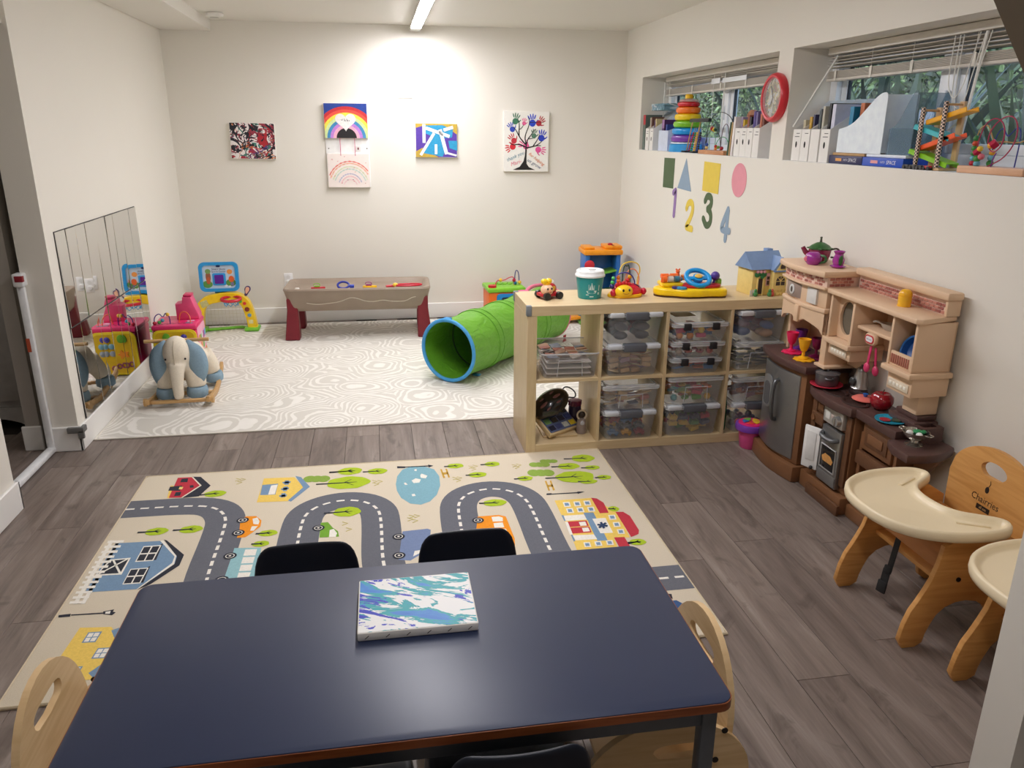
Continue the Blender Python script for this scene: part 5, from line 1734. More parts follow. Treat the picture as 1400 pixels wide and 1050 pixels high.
# plush elephant on wooden rockers
t = thing('rocking_elephant', 'cream plush rocking elephant with blue ears on wooden rockers', 'rocking toy', (.355, -2.0, RUGZ), .03)
PLUSH = mat((232, 222, 204), .95, var=.05, scale=120, bump=.5, bscale=700, spec=.1)
BLUE_P = mat((140, 166, 184), .95, var=.06, scale=90, bump=.5, bscale=700, spec=.1)
RW_ = wood((206, 166, 112), (186, 144, 90), (3, 20, 20))
g = [ba((0, -.115, .315), (.082, .088, .105), 20, k=14), ba((0, -.14, .26), (.06, .06, .07), 16, k=10),
     tu([(0, -.17, .25), (0, -.19, .20), (0, -.20, .13), (.0, -.205, .07), (0, -.205, .045)], [.052, .042, .034, .031, .022], 14),
     ba((0, .06, .235), (.128, .20, .118), 22, k=14)]
for s in (-1, 1):
    g.append(tu([(s * .07, -.06, .24), (s * .085, -.09, .14), (s * .088, -.095, .09)], [.07, .062, .055], 14))
    g.append(tu([(s * .08, .17, .22), (s * .12, .20, .14), (s * .135, .20, .09)], [.075, .062, .052], 14))
b = part('plush_body', t, g, PLUSH)
md = b.modifiers.new('join', 'REMESH')
md.mode = 'VOXEL'
md.voxel_size = .0085
md.use_smooth_shade = True
sm2 = b.modifiers.new('soft', 'SMOOTH')
sm2.iterations = 6
part('face_seam', b, [tu([(0, -.205, .30), (0, -.2075, .33), (0, -.196, .37), (0, -.17, .402)], .0022, 5), tu([(0, -.205, .30), (0, -.209, .26)], .0022, 5)], mat((206, 194, 172), .9))
for s in (-1, 1):
    part('eye', t, [ba((s * .056, -.178, .292), .0065, 10, k=6)], mat((26, 24, 26), .2))
    er = [Vector(p) for p in ((0, .0, .40), (.035, -.012, .385), (.085, .0, .345), (.105, .012, .27), (.095, .01, .20), (.065, -.012, .155), (.035, -.02, .165), (.012, -.02, .23), (-.008, -.012, .32))]
    er = [Vector((p.x * 1.12, p.y, .40 - (.40 - p.z) * 1.17)) for p in smooth(er, 2, True)]
    n = len(er)
    c = sum(er, Vector()) / n
    v = [Vector((s * (.055 + p.x), -.115 + p.y + .0, p.z)) for p in er] + [Vector((s * (.055 + c.x + (p.x - c.x) * .55), -.115 + c.y - .022, c.z + (p.z - c.z) * .6)) for p in er] + [Vector((s * (.055 + p.x * .98), -.115 + p.y + .02, p.z)) for p in er]
    f = [[i, (i + 1) % n, n + (i + 1) % n, n + i] for i in range(n)] + [[n + i for i in range(n)]] + [[i, 2 * n + i, 2 * n + (i + 1) % n, (i + 1) % n] for i in range(n)] + [[2 * n + i for i in range(n)][::-1]]
    part('ear', t, [(v, f)], BLUE_P, ang=1.4)
    part('front_foot', t, [la([(.001, .028), (.045, .028), (.060, .038), (.064, .06), (.060, .085), (.054, .095), (.001, .095)], 18, T(s * .088, -.10, 0, s=(1, 1.15, 1)))], BLUE_P)
    part('rear_foot', t, [la([(.001, .028), (.045, .028), (.058, .038), (.060, .06), (.055, .085), (.050, .092), (.001, .092)], 18, T(s * .137, .21, 0, s=(1, 1.15, 1)))], BLUE_P)
    rail = []
    for i in range(15):
        a = -1 + 2 * i / 14
        rail.append((.04 + a * .30, .000 + .085 * a * a * (1 if a > 0 else .45)))
    rl = [(y, z) for y, z in rail] + [(y, z + .034) for y, z in rail[::-1]]
    part('rocker_rail', t, [pr(rl, -.011, .011, .003, basis((s * .172, 0, 0), (0, 1, 0), (0, 0, 1)))], RW_)
    part('peg', t, [cy((s * .1835, -.215, .042), (s * .20, -.215, .042), .024, n=18)], RW_)
for y, z in ((-.215, .042), (.0, .022), (.20, .058)):
    part('cross_bar', t, [b2(-.161, .161, y - .016, y + .016, z - .012, z + .006, .004)], RW_)
part('grip_bar', t, [cy((-.185, -.085, .385), (.185, -.085, .385), .011, n=14)], RW_)

# activity cube
t = thing('activity_cube', 'large pink and yellow activity cube behind the rocking elephant', 'toy', (.195, -1.34, RUGZ), .04)
HP = mat((226, 48, 112), .35)
YL = mat((244, 214, 36), .35)
YD = mat((226, 186, 24), .4)
part('body', t, [b2(-.14, .14, -.155, .155, .012, .305, .015)], HP)
part('foot', t, [b2(-.135, .135, -.15, .15, 0, .0115, .004)], mat((44, 42, 50), .5))
fp = part('yellow_panel', t, [pr(rr(-.142, .142, .01, .312, .045), 0, .012, .004, basis((0, -.1545, 0), (1, 0, 0), (0, 0, 1)))], YL)
part('panel_field', fp, [pr(rr(-.124, .124, .026, .298, .036), .0121, .0135, 0, basis((0, -.1545, 0), (1, 0, 0), (0, 0, 1)))], YD)
FZ = -.1685
part('leaf_slider', fp, [mv(pr(smooth([(-.03, -.02, 0), (.02, -.03, 0), (.028, .02, 0), (-.01, .036, 0)], 2, True), 0, .008, .002), basis((-.055, FZ, .262), (1, 0, 0), (0, 0, 1)))], mat((110, 180, 50), .35))
for x, z, c in ((.06, .262, (70, 60, 160)), (.035, .215, (120, 170, 190)), (.075, .215, (120, 170, 190)), (.035, .165, (150, 160, 170)), (.075, .165, (150, 160, 170))):
    part('spinner', fp, [mv(la([(.001, 0), (.018, 0), (.02, .006), (.012, .012), (.001, .013)], 14), basis((x, FZ, z), (1, 0, 0), (0, 0, 1)))], mat(c, .35))
for q in range(5):
    part('caterpillar_ring', fp, [mv(tu([(.014 * math.cos(a), .016 * math.sin(a), .004) for a in [2 * PI * i / 12 for i in range(12)]], .005, 6, True), basis((-.09 + .032 * q, FZ, .085 - .006 * q), (1, 0, 0), (0, 0, 1)))], mat((150, 80, 100), .35))
part('flower', fp, [mv(pr([(.024 * (1 + .3 * math.cos(5 * a)) * math.cos(a), .024 * (1 + .3 * math.cos(5 * a)) * math.sin(a)) for a in [2 * PI * i / 40 for i in range(40)]], 0, .006), basis((-.055, FZ, .155), (1, 0, 0), (0, 0, 1)))], mat((246, 150, 50), .35))
sp_ = part('picture_side', t, [pr(rr(-.14, .14, .02, .31, .03), 0, .008, .002, basis((.1395, 0, 0), (0, 1, 0), (0, 0, 1)))], mat((240, 170, 196), .4))
rnd = random.Random(5)
for q, (y, z) in enumerate([(-.1, .23), (-.05, .225), (.0, .235), (.06, .225), (.11, .23), (-.1, .16), (-.04, .17), (.03, .16), (.09, .17), (-.09, .1), (-.02, .105), (.05, .095), (.11, .1), (-.06, .05), (.02, .045), (.09, .05)]):
    c = [(240, 150, 60), (110, 180, 80), (246, 236, 230), (150, 70, 150), (110, 170, 210), (250, 210, 90)][q % 6]
    part('picture_tile', sp_, [mv(pr(rr(-.022, .022, -.024, .024, .008, 3), .0081, .0095), basis((.1395, y, z), (0, 1, 0), (0, 0, 1)))], mat(c, .45, var=.2, scale=80))
tp = part('slotted_top', t, [b2(-.145, .145, -.16, .16, .3055, .34, .012)], HP)
for q in range(5):
    part('slot', tp, [mv(bx((0, 0, 0), (.05, .010, .003), .001, 1), T(-.07 + .036 * q, -.09, .3395, rz=.7))], mat((150, 24, 70), .5))
tw = part('tower', t, [pr([(-.01, .34), (.138, .34), (.138, .37), (.115, .43), (.095, .495), (.04, .495), (.035, .455), (-.01, .45)], 0, .12, .008, basis((0, .14, 0), (1, 0, 0), (0, 0, 1)))], mat((232, 84, 132), .35))
part('tower_cap', tw, [b2(.045, .10, .03, .13, .4955, .512, .006)], mat((206, 40, 96), .35))
for pts, c in (([(-.125, -.12, 0.340), (-.125, -.12, 0.395), (-.09, -.11, 0.420), (-.07, -.11, 0.385), (-.05, -.105, 0.425), (-.03, -.10, 0.395), (-.03, -.10, 0.340)], (70, 50, 140)), ([(.02, -.06, 0.340), (.03, -.06, 0.405), (.07, -.07, 0.420), (.10, -.09, 0.385), (.10, -.10, 0.340)], (240, 130, 60))):
    part('bead_wire', t, [tu(smooth(pts, 2), .0035, 6)], mat(c, .35))
for x, y, z, c in ((-.125, -.12, 0.353, (190, 30, 60)), (-.095, -.118, 0.357, (80, 170, 80)), (-.075, -.112, 0.370, (90, 170, 200)), (-.04, -.103, 0.407, (250, 200, 60))):
    part('bead', t, [ba((x, y, z), .013, 10, k=7)], mat(c, .3))
for s in (-1, 1):
    part('label_tile', tp, [mv(bx((0, 0, 0), (.05, .03, .002), .001, 1), T(.09, s * .03 - .06, .3408, rz=.4 * s))], mat((230, 200, 220) if s > 0 else (120, 140, 160), .4))

# basketball toy
t = thing('basketball_toy', 'toy basketball hoop with blue backboard and yellow arch in the corner', 'toy', (.33, -.28, RUGZ))
YB_ = mat((250, 206, 30), .3)
BB = mat((40, 150, 214), .3)
arch = [(.195, .03), (.188, .10), (.172, .18), (.15, .245), (.10, .285), (.03, .295), (-.06, .285), (-.14, .27), (-.20, .22), (-.225, .12), (-.23, .03)]
ap = smooth([(x, 0, z) for x, z in arch], 2)
v, f = [], []
for i, p in enumerate(ap):
    d = (ap[min(i + 1, len(ap) - 1)] - ap[max(i - 1, 0)]).normalized()
    nn = Vector((-d.z, 0, d.x))
    w_ = .036
    for a, b in ((-1, -1), (1, -1), (1, 1), (-1, 1)):
        v.append(p + nn * w_ * a + Vector((0, .042 * b, 0)))
for i in range(len(ap) - 1):
    for q in range(4):
        f.append([i * 4 + q, i * 4 + (q + 1) % 4, i * 4 + 4 + (q + 1) % 4, i * 4 + 4 + q])
f += [[0, 1, 2, 3], [len(v) - 4 + q for q in (3, 2, 1, 0)]]
ar = part('yellow_arch', t, [(v, f)], YB_)
bv = ar.modifiers.new('round', 'BEVEL')
bv.width = .012
bv.segments = 2
bv.limit_method = 'ANGLE'
bv.angle_limit = .6
part('green_foot', t, [b2(.13, .25, -.07, .07, 0, .032, .014)], mat((120, 196, 60), .35))
part('green_foot', t, [b2(-.29, -.17, -.07, .07, 0, .032, .014)], mat((120, 196, 60), .35))
part('green_bar', t, [pr(smooth([(-.18, -.02, 0), (-.05, .02, 0), (.1, .06, 0), (.15, .02, 0), (.15, .05, 0), (.08, .09, 0), (-.06, .05, 0), (-.18, .02, 0)], 1, True), .002, .022, .006)], mat((120, 196, 60), .35))
tl = T(-.035, .0, .455, rx=-.08) @ Matrix(((1, 0, 0, 0), (0, 0, -1, 0), (0, 1, 0, 0), (0, 0, 0, 1)))
bdp = part('backboard', t, [ring(rr(-.155, .155, -.12, .12, .045, 6), rr(-.128, .128, -.094, .094, .03, 6), -.014, .016, tl)], BB)
part('picture_field', bdp, [mv(pr(rr(-.13, .13, -.096, .096, .03), -.006, .004), tl)], mat((196, 214, 230), .4, var=.05, scale=12))
pics = []
rnd = random.Random(8)
for x, y, c, a_, b_ in ((-.095, -.06, (90, 150, 70), .04, .03), (.09, -.05, (90, 150, 70), .04, .03), (-.085, .0, (150, 90, 60), .02, .05), (-.085, .045, (120, 160, 90), .022, .02), (.085, .04, (230, 150, 70), .022, .02), (.095, -.02, (226, 100, 40), .022, .026), (.10, -.06, (120, 120, 150), .014, .016), (-.085, -.03, (190, 90, 50), .016, .03), (.05, -.075, (240, 240, 240), .012, .008), (.08, -.08, (240, 240, 240), .010, .007)):
    pics.append((mv(flat(ell(x, y, a_, b_, 16)), tl @ T(0, 0, .0043 + .0002 * len(pics))), mat(c, .45)))
for q in pics:
    part('picture_print', bdp, [q], None, sm=False)
part('blue_target', bdp, [mv(pr(rr(-.052, .052, -.07, .03, .012), .004, .010, .002), tl)], BB)
part('purple_target', bdp, [mv(pr(rr(-.036, .036, -.056, .016, .006), .0101, .0115), tl)], mat((92, 36, 150), .3))
text('lettering', 'Smart Shots', .022, tl @ T(0, .062, .007), mat((40, 50, 100), .5), bdp, depth=0)
text('lettering', 'Sports Center', .020, tl @ T(0, .043, .007), mat((40, 50, 100), .5), bdp, depth=0)
part('logo_oval', bdp, [mv(pr(ell(0, .088, .018, .009, 16), .016, .0172), tl)], mat((24, 40, 90), .4))
part('backboard_neck', t, [b2(-.085, .015, .012, .035, .29, .36, .006)], BB)
hp = part('hoop', t, [tu([(.055 + .075 * math.cos(a), -.09 + .06 * math.sin(a), .285 + .008 * math.sin(a)) for a in [2 * PI * i / 24 for i in range(24)]], .012, 8, True)], mat((206, 36, 54), .3))
NETB = mat((70, 160, 214), .5)
for q in range(8):
    a = 2 * PI * q / 8
    for s in (-1, 1):
        part('net_cord', hp, [tu([(.055 + .068 * math.cos(a), -.09 + .052 * math.sin(a), .275), (.055 + .058 * math.cos(a + s * .4), -.09 + .044 * math.sin(a + s * .4), .252), (.055 + .05 * math.cos(a), -.09 + .038 * math.sin(a), .23)], .003, 5)], NETB)
NETW = mat((206, 202, 186), .8)
nt = part('goal_net', t, [tu([(-.17, .05, .255), (.155, .05, .255)], .002, 4)], NETW)
for q in range(12):
    part('net_line', nt, [tu([(-.17 + .029 * q, .05, .255), (-.17 + .029 * q, .058, .03)], .0011, 4)], NETW)
for q in range(7):
    part('net_line', nt, [tu([(-.17, .051, .04 + .031 * q), (.155, .051, .04 + .031 * q)], .0011, 4)], NETW)
for x, z, c, r in ((.118, .255, (100, 190, 70), .014), (.15, .235, (226, 60, 60), .014), (.165, .185, (130, 50, 40), .020), (.18, .135, (110, 160, 190), .016)):
    part('button', t, [mv(la([(.001, 0), (r, 0), (r * .9, .006), (.001, .008)], 14), basis((x, -.042, z), (1, 0, 0), (0, 0, 1)))], mat(c, .35))
part('sticker', t, [mv(pr(rr(-.018, .018, -.016, .016, .003, 2), 0, .001), basis((.187, -.0425, .08), (1, 0, 0), (0, 0, 1)))], mat((236, 216, 160), .5, var=.2, scale=120))
part('sticker', t, [mv(pr(rr(-.03, .03, -.026, .026, .004, 2), 0, .0012), basis((-.165, -.0425, .24), (1, 0, .35), (-.35, 0, 1)))], mat((196, 190, 130), .5, var=.2, scale=120))
part('score_flag', t, [pr(smooth([(.145, .295, 0), (.165, .285, 0), (.18, .31, 0), (.205, .34, 0), (.20, .37, 0), (.17, .375, 0), (.15, .35, 0), (.155, .32, 0)], 2, True), 0, .012, .003, basis((0, .01, 0), (1, 0, 0), (0, 0, 1)))], mat((70, 50, 110), .4))
part('flag_face', t, [pr(smooth([(.16, .305, 0), (.175, .315, 0), (.195, .342, 0), (.192, .364, 0), (.17, .366, 0), (.16, .345, 0)], 2, True), .0, .002, 0, basis((0, -.0035, 0), (1, 0, 0), (0, 0, 1)))], mat((240, 190, 160), .4))

# water table
t = thing('water_table', 'long taupe toddler water table on dark red legs at the back wall', 'play table', (1.42, -.475, RUGZ), -.035)
TAU = mat((150, 134, 118), .45, var=.05, scale=9)
n = 8
def wt(k, z):
    return [Vector((p[0], p[1], z)) for p in rr(-.575 + k, .575 - k, -.245 + k, .245 - k, .07 - k * .3, n)]
rows = [wt(.075, .225), wt(.05, .228), wt(.022, .26), wt(.012, .34), wt(.0, .385), wt(-.006, .40), wt(.0, .412), wt(.02, .413), wt(.035, .405), wt(.05, .388), wt(.07, .378)]
m = len(rows[0])
v = [p for r_ in rows for p in r_]
f = [[i * m + j, i * m + (j + 1) % m, (i + 1) * m + (j + 1) % m, (i + 1) * m + j] for i in range(len(rows) - 1) for j in range(m)] + [list(range(m))[::-1], [(len(rows) - 1) * m + j for j in range(m)]]
part('basin', t, [(v, f)], TAU)
wave = [(-.36, .30), (-.28, .285), (-.18, .295), (-.10, .305), (-.03, .335), (.0, .338), (.04, .33), (.10, .305), (.17, .30), (.24, .315), (.30, .30), (.36, .298), (.42, .30), (.47, .33), (.50, .335)]
part('wave_relief', t, [tu(smooth([(x - .04, -.2265 - (z - .26) * .12, z) for x, z in wave], 2), .004, 6)], mat((190, 178, 160), .4))
WINE = mat((120, 26, 40), .4)
for sx in (-1, 1):
    for sy in (-1, 1):
        cx_, cy2 = sx * .515, sy * .185
        v = []
        for z, k_, sh in ((0, .058, .012), (.06, .055, .008), (.24, .042, 0), (.335, .042, 0)):
            v += [Vector((cx_ + a * k_ + sx * sh, cy2 + b * k_ * .9 + sy * sh, z)) for a, b in ((-1, -1), (1, -1), (1, 1), (-1, 1))]
        f = [[i * 4 + q, i * 4 + (q + 1) % 4, i * 4 + 4 + (q + 1) % 4, i * 4 + 4 + q] for i in range(3) for q in range(4)] + [[3, 2, 1, 0], [12, 13, 14, 15]]
        lg = part('leg', t, [(v, f)], WINE)
        bv = lg.modifiers.new('round', 'BEVEL')
        bv.width, bv.segments = .01, 2
solo('drain_plug', 'small white plug lying in the left end of the water table', 'plug', [la([(.001, 0), (.018, 0), (.02, .006), (.016, .016), (.001, .017)], 16)], mat(WHITE, .35), (.935, -.55, .380 + RUGZ))


def boat(label, x, y, c, c2, rz):
    o = thing('toy_boat', label, 'toy boat', (x, y, .379 + RUGZ), rz, 'toys in the water table')
    part('hull', o, [pr(smooth([(-.055, -.02, 0), (.03, -.022, 0), (.065, 0, 0), (.03, .022, 0), (-.055, .02, 0)], 1, True), 0, .024, .004)], mat(c, .35))
    part('deck', o, [b2(-.03, .015, -.014, .014, .0241, .036, .003)], mat(c2, .35))
    part('rail', o, [tu(smooth([(-.035, 0, .036), (-.03, 0, .052), (.01, 0, .052), (.018, 0, .036)], 2), .003, 6)], mat(c2, .35))


boat('small red and green toy boat in the water table', 1.10, -.565, (190, 40, 56), (130, 180, 60), .1)
boat('yellow toy boat with purple top in the middle of the water table', 1.51, -.56, (244, 190, 30), (150, 40, 120), .0)
o = thing('toy_boat', 'blue toy fish with a ring tail in the water table', 'toy fish', (1.30, -.565, .379 + RUGZ), .0, 'toys in the water table')
part('body', o, [mv(tu([(.045 * math.cos(a), .03 * math.sin(a), 0) for a in [2 * PI * i / 18 for i in range(18)]], .009, 8, True), T(0, 0, .034, rx=.9))], mat((50, 60, 160), .35))
part('tail', o, [pr([(.05, -.02), (.085, -.03), (.085, .03), (.05, .02)], .01, .035, .004)], mat((60, 80, 190), .35))
o = thing('toy_net', 'red toy fishing net with yellow handle end in the water table', 'toy net', (1.80, -.56, .379 + RUGZ), .05, 'toys in the water table')
part('loop', o, [tu([(.02 + .11 * math.cos(a), .04 * math.sin(a), .022) for a in [2 * PI * i / 22 for i in range(22)]], .008, 8, True)], mat((200, 30, 56), .35))
part('handle', o, [cy((-.09, 0, .018), (-.16, -.01, .014), .011, .013, 12)], mat((190, 30, 50), .35))
part('duck', o, [ba((-.085, -.012, .028), (.022, .014, .016), 12, k=7)], mat((250, 210, 80), .35))

# play tunnel
t = thing('play_tunnel', 'green fabric play tunnel with blue rim lying behind the cube shelf', 'play tunnel', (0, 0, 0))
P0, P1 = Vector((2.022, -1.955, .2275)), Vector((2.90, -.93, .2275))
ax = (P1 - P0).normalized()
L = (P1 - P0).length
sd = ax.cross(Vector((0, 0, 1))).normalized()
k = Nodes('tunnel_nylon')
f_ = k.noise(k.co((6, 6, 14)), 1.5, 4, 1.4)
k.col(k.mix(f_, (88, 152, 30), (118, 182, 52)))
k.bump(f_, .7, .02)
M_TUN = k.pr(.5)
v, f = [], []
NS, NC = 49, 40
for i in range(NS):
    s = i / (NS - 1)
    h = abs(((s * 4) % 1) - .5) * 2
    for j in range(NC):
        a = 2 * PI * j / NC
        r_ = .205 + .010 * h ** 3 + .004 * math.sin(a * 9 + s * 26) * (1 - h)
        z = math.sin(a) * r_ - (.008 * (1 - h) if math.sin(a) > 0 else 0)
        p = P0 + ax * (L * s) + sd * math.cos(a) * r_ + Vector((0, 0, z))
        v.append(Vector((p.x, p.y, max(p.z, .0105 + RUGZ * .2))))
for i in range(NS - 1):
    for j in range(NC):
        f.append([i * NC + j, i * NC + (j + 1) % NC, (i + 1) * NC + (j + 1) % NC, (i + 1) * NC + j])
part('nylon_sleeve', t, [(v, f)], M_TUN)
CI = [2 * PI * i / 40 for i in range(40)]
part('blue_rim', t, [tu([tuple(P0 - ax * .006 + sd * math.cos(a) * .205 + Vector((0, 0, math.sin(a) * .205))) for a in CI], .0125, 10, True)], mat((70, 160, 222), .55))
part('rim_tab', t, [mv(bx((0, 0, 0), (.05, .03, .012), .004), T(P0.x, P0.y + .01, P0.z + .214, rz=math.atan2(sd.y, sd.x)))], mat((70, 160, 222), .55))
part('rim_tab', t, [mv(bx((0, 0, 0), (.05, .04, .010), .004), T(P0.x + .20, P0.y + .11, .016, rz=math.atan2(sd.y, sd.x)))], mat((70, 160, 222), .55))
for s in (.25, .5, .75):
    for q in (-.03, .03):
        c = P0 + ax * (L * s + q)
        part('hoop_seam', t, [tu([tuple(c + sd * math.cos(a) * .2115 + Vector((0, 0, max(math.sin(a) * .2115, -.212)))) for a in CI], .0035, 6, True)], mat((92, 154, 38), .6))
    c = P0 + ax * (L * s)
    part('inner_hoop', t, [tu([tuple(c + sd * math.cos(a) * .203 + Vector((0, 0, math.sin(a) * .203))) for a in CI], .005, 6, True)], mat((30, 70, 20), .6))
PK = mat((232, 120, 150), .6)
fc = P1 + ax * .012
part('pink_collar', t, [tu([tuple(fc + sd * math.cos(a) * .207 + Vector((0, 0, math.sin(a) * .207))) for a in CI], .012, 8, True)], PK)
part('antenna', t, [tu(smooth([tuple(P1 - ax * .30 - sd * .02 + Vector((0, 0, .21))), tuple(P1 - ax * .22 - sd * .02 + Vector((0, 0, .245))), tuple(P1 - ax * .05 + Vector((0, 0, .235))), tuple(P1 + Vector((0, 0, .215)))], 2), .014, 8)], PK)
part('antenna_pad', t, [ba(tuple(P1 - ax * .32 - sd * .03 + Vector((0, 0, .218))), (.05, .045, .012), 14)], mat((236, 100, 150), .6))
part('fabric_foot', t, [mv(pr([(-.03, 0), (.03, 0), (.012, .02), (.02, .05), (-.02, .05), (-.012, .02)], 0, .01, .003), basis(tuple(P1 + sd * .17 + Vector((0, 0, -.215))), tuple(ax), (0, 0, 1)))], mat((160, 40, 50), .6))

# green activity cube
t = thing('green_activity_cube', 'green topped orange activity cube with bead wires behind the tunnel', 'toy', (2.655, -.30, RUGZ), .05)
part('body', t, [b2(-.155, .155, -.14, .14, 0, .29, .012)], mat((236, 110, 30), .4))
part('green_top', t, [b2(-.165, .165, -.15, .15, .2905, .33, .012)], mat((130, 200, 50), .35))
part('blue_window', t, [pr(rr(-.09, .12, .05, .28, .03), 0, .014, .004, basis((0, -.14, 0), (1, 0, 0), (0, 0, 1)))], mat((30, 130, 200), .35))
part('dark_opening', t, [pr(rr(-.05, .09, .09, .25, .02), .0141, .0155, 0, basis((0, -.14, 0), (1, 0, 0), (0, 0, 1)))], mat((30, 40, 60), .5))
part('red_cap', t, [cy((-.12, -.10, .33), (-.12, -.10, .35), .035, n=18)], mat((206, 30, 44), .35))
part('red_wire', t, [tu(smooth([(-.08, -.02, .33), (-.06, -.02, .38), (.0, -.02, .37), (.05, -.02, .40), (.09, -.02, .40), (.09, -.02, .33)], 2), .004, 6)], mat((206, 40, 70), .35))
part('blue_wire', t, [tu(smooth([(.10, 0, .33), (.10, 0, .43), (.115, 0, .46), (.135, 0, .43), (.14, 0, .33)], 2), .004, 6)], mat((60, 60, 130), .35))
for x, z, c in ((.09, .37, (190, 20, 60)), (.10, .345, (40, 110, 160)), (.14, .35, (246, 190, 50)), (-.03, .375, (246, 190, 60))):
    part('bead', t, [ba((x, -.015, z), .016, 10, k=7)], mat(c, .3))
for q in range(4):
    part('top_rib', t, [mv(bx((0, 0, 0), (.03, .10, .008), .003), T(-.06 + .045 * q, .06, .333, rz=-.4))], mat((120, 190, 40), .35))

# garage toy in the corner
t = thing('toy_garage', 'tall blue toy parking garage with orange roof in the back corner', 'toy garage', (3.50, -.36, RUGZ), -.05)
GBL = mat((40, 110, 190), .35)
GOR = mat((250, 156, 24), .35)
GGR = mat((110, 180, 60), .35)
part('back_tower', t, [pr(rr(-.10, .145, 0, .64, .09), -.04, .06, .008, basis((0, .10, 0), (1, 0, 0), (0, 0, 1)))], GBL)
for s in (-.14, .13):
    part('column', t, [b2(s - .02, s + .02, -.13, .09, 0, .60, .01)], GBL)
part('roof', t, [b2(-.175, .165, -.15, .12, .60, .645, .014)], GOR)
for x, z in ((-.12, .665), (.06, .675), (.12, .675)):
    part('roof_block', t, [b2(x - .045, x + .045, -.11, .08, .6455, z, .008)], GOR)
part('roof_light', t, [la([(.001, .675), (.02, .675), (.022, .684), (.012, .692), (.001, .693)], 14, T(.07, -.05, 0))], mat((190, 30, 50), .3))
for z in (.44, .26):
    part('ramp_floor', t, [mv(bx((0, 0, 0), (.25, .20, .016), .004), T(.0, -.03, z, ry=-.22))], GGR)
part('red_dial', t, [mv(la([(.001, 0), (.042, 0), (.044, .012), (.03, .02), (.001, .02)], 20), basis((-.125, -.132, .515), (1, 0, 0), (0, 0, 1)))], mat((206, 36, 56), .35))
part('red_dial', t, [mv(la([(.001, 0), (.055, 0), (.056, .012), (.04, .02), (.001, .02)], 20), basis((.08, -.132, .25), (1, 0, 0), (0, 0, 1)))], mat((190, 50, 80), .35))
part('pale_window', t, [b2(-.05, .03, .045, .055, .38, .45, .003)], mat((210, 208, 200), .4))
part('base', t, [b2(-.20, .17, -.17, .14, 0, .03, .010)], mat((90, 150, 60), .35))
part('exit_ramp', t, [mv(bx((0, 0, 0), (.22, .16, .014), .005), T(-.29, -.04, .034, ry=-.12)), mv(bx((0, -.075, .012), (.22, .012, .022), .004), T(-.29, -.04, .034, ry=-.12))], GOR)

# ---------------------------------------------------------------- things on the shelf top
TOP = .7905
# face car
t = thing('face_car', 'small red toy car with round smiling face and yellow bobble hat', 'toy car', (2.452, -3.045, TOP), .35)
REDP = mat((180, 24, 40), .3)
part('chassis', t, [b2(-.055, .055, -.036, .036, .012, .032, .008)], REDP)
part('rear_body', t, [ba((.022, .022, .045), (.036, .032, .030), 16)], REDP)
part('white_seat', t, [ba((.034, .03, .072), (.018, .014, .018), 12)], mat((236, 230, 224), .35))
hd = part('head', t, [ba((-.022, -.018, .048), (.034, .030, .031), 20, k=13)], mat((240, 196, 160), .4))
for s in (-1, 1):
    part('eye', hd, [ba((-.022 + s * .012, -.0465, .058), (.005, .003, .006), 10, k=6)], mat((28, 22, 22), .2))
part('nose', hd, [ba((-.022, -.0485, .048), .004, 8, k=5)], mat((236, 150, 110), .4))
part('mouth', hd, [tu(smooth([(-.034, -.0465, .042), (-.022, -.049, .037), (-.010, -.0465, .042)], 2), .0012, 5)], mat((170, 70, 60), .5))
for s in (-1, 1):
    part('hat_bobble', t, [ba((-.022 + s * .014, -.012, .092), (.018, .017, .015), 14)], mat((250, 204, 30), .3))
part('hat_brim', t, [la([(.001, .072), (.016, .072), (.02, .082), (.001, .083)], 16, T(-.022, -.014, 0))], mat((244, 190, 20), .3))
for x in (-.036, .04):
    for y in (-.042, .042):
        part('wheel', t, [tu([(x, y - .009, .019), (x, y + .009, .019)], .019, 16)], mat((26, 26, 30), .4))
part('side_badge', t, [mv(la([(.001, 0), (.014, 0), (.001, .003)], 12), basis((.024, -.010, .05), (1, .3, 0), (0, 0, 1)))], mat((246, 200, 60), .4))
# turquoise cup bucket
t = thing('cup_bucket', 'turquoise bucket shaped like a takeaway cup with white lid', 'bucket', (2.668, -3.055, TOP))
TQ_ = mat((30, 150, 158), .35, var=.03)
part('cup', t, [la([(.001, 0), (.058, 0), (.060, .004), (.072, .112), (.001, .112)], 32)], TQ_)
part('lid', t, [la([(.0735, .1121), (.078, .114), (.078, .122), (.074, .126), (.072, .142), (.066, .147), (.058, .146), (.055, .142), (.001, .142)], 32)], mat((238, 240, 240), .35))
part('sip_hole', t, [mv(pr(rr(-.016, .016, -.005, .005, .004, 3), 0, .0008), T(.0, -.042, .1461)), mv(pr(rr(-.02, .02, -.008, .008, .006, 3), 0, .0008), T(.015, .015, .1424))], mat((150, 152, 152), .5))
wh = mat((214, 236, 236), .5)
def on_cup(pts, z0):
    out = []
    for a, z in pts:
        r_ = .0605 + .0118 * (z + z0) / .112
        out.append(Vector((r_ * math.sin(a / .066 - .10), -r_ * math.cos(a / .066 - .10), z + z0)))
    return out
def wrap(pts, z0):
    P = []
    for i in range(len(pts)):
        for q in range(4):
            a, b = Vector(pts[i]), Vector(pts[(i + 1) % len(pts)])
            P.append(tuple(a.lerp(b, q / 4)))
    return on_cup(P, z0), [list(range(len(P)))]
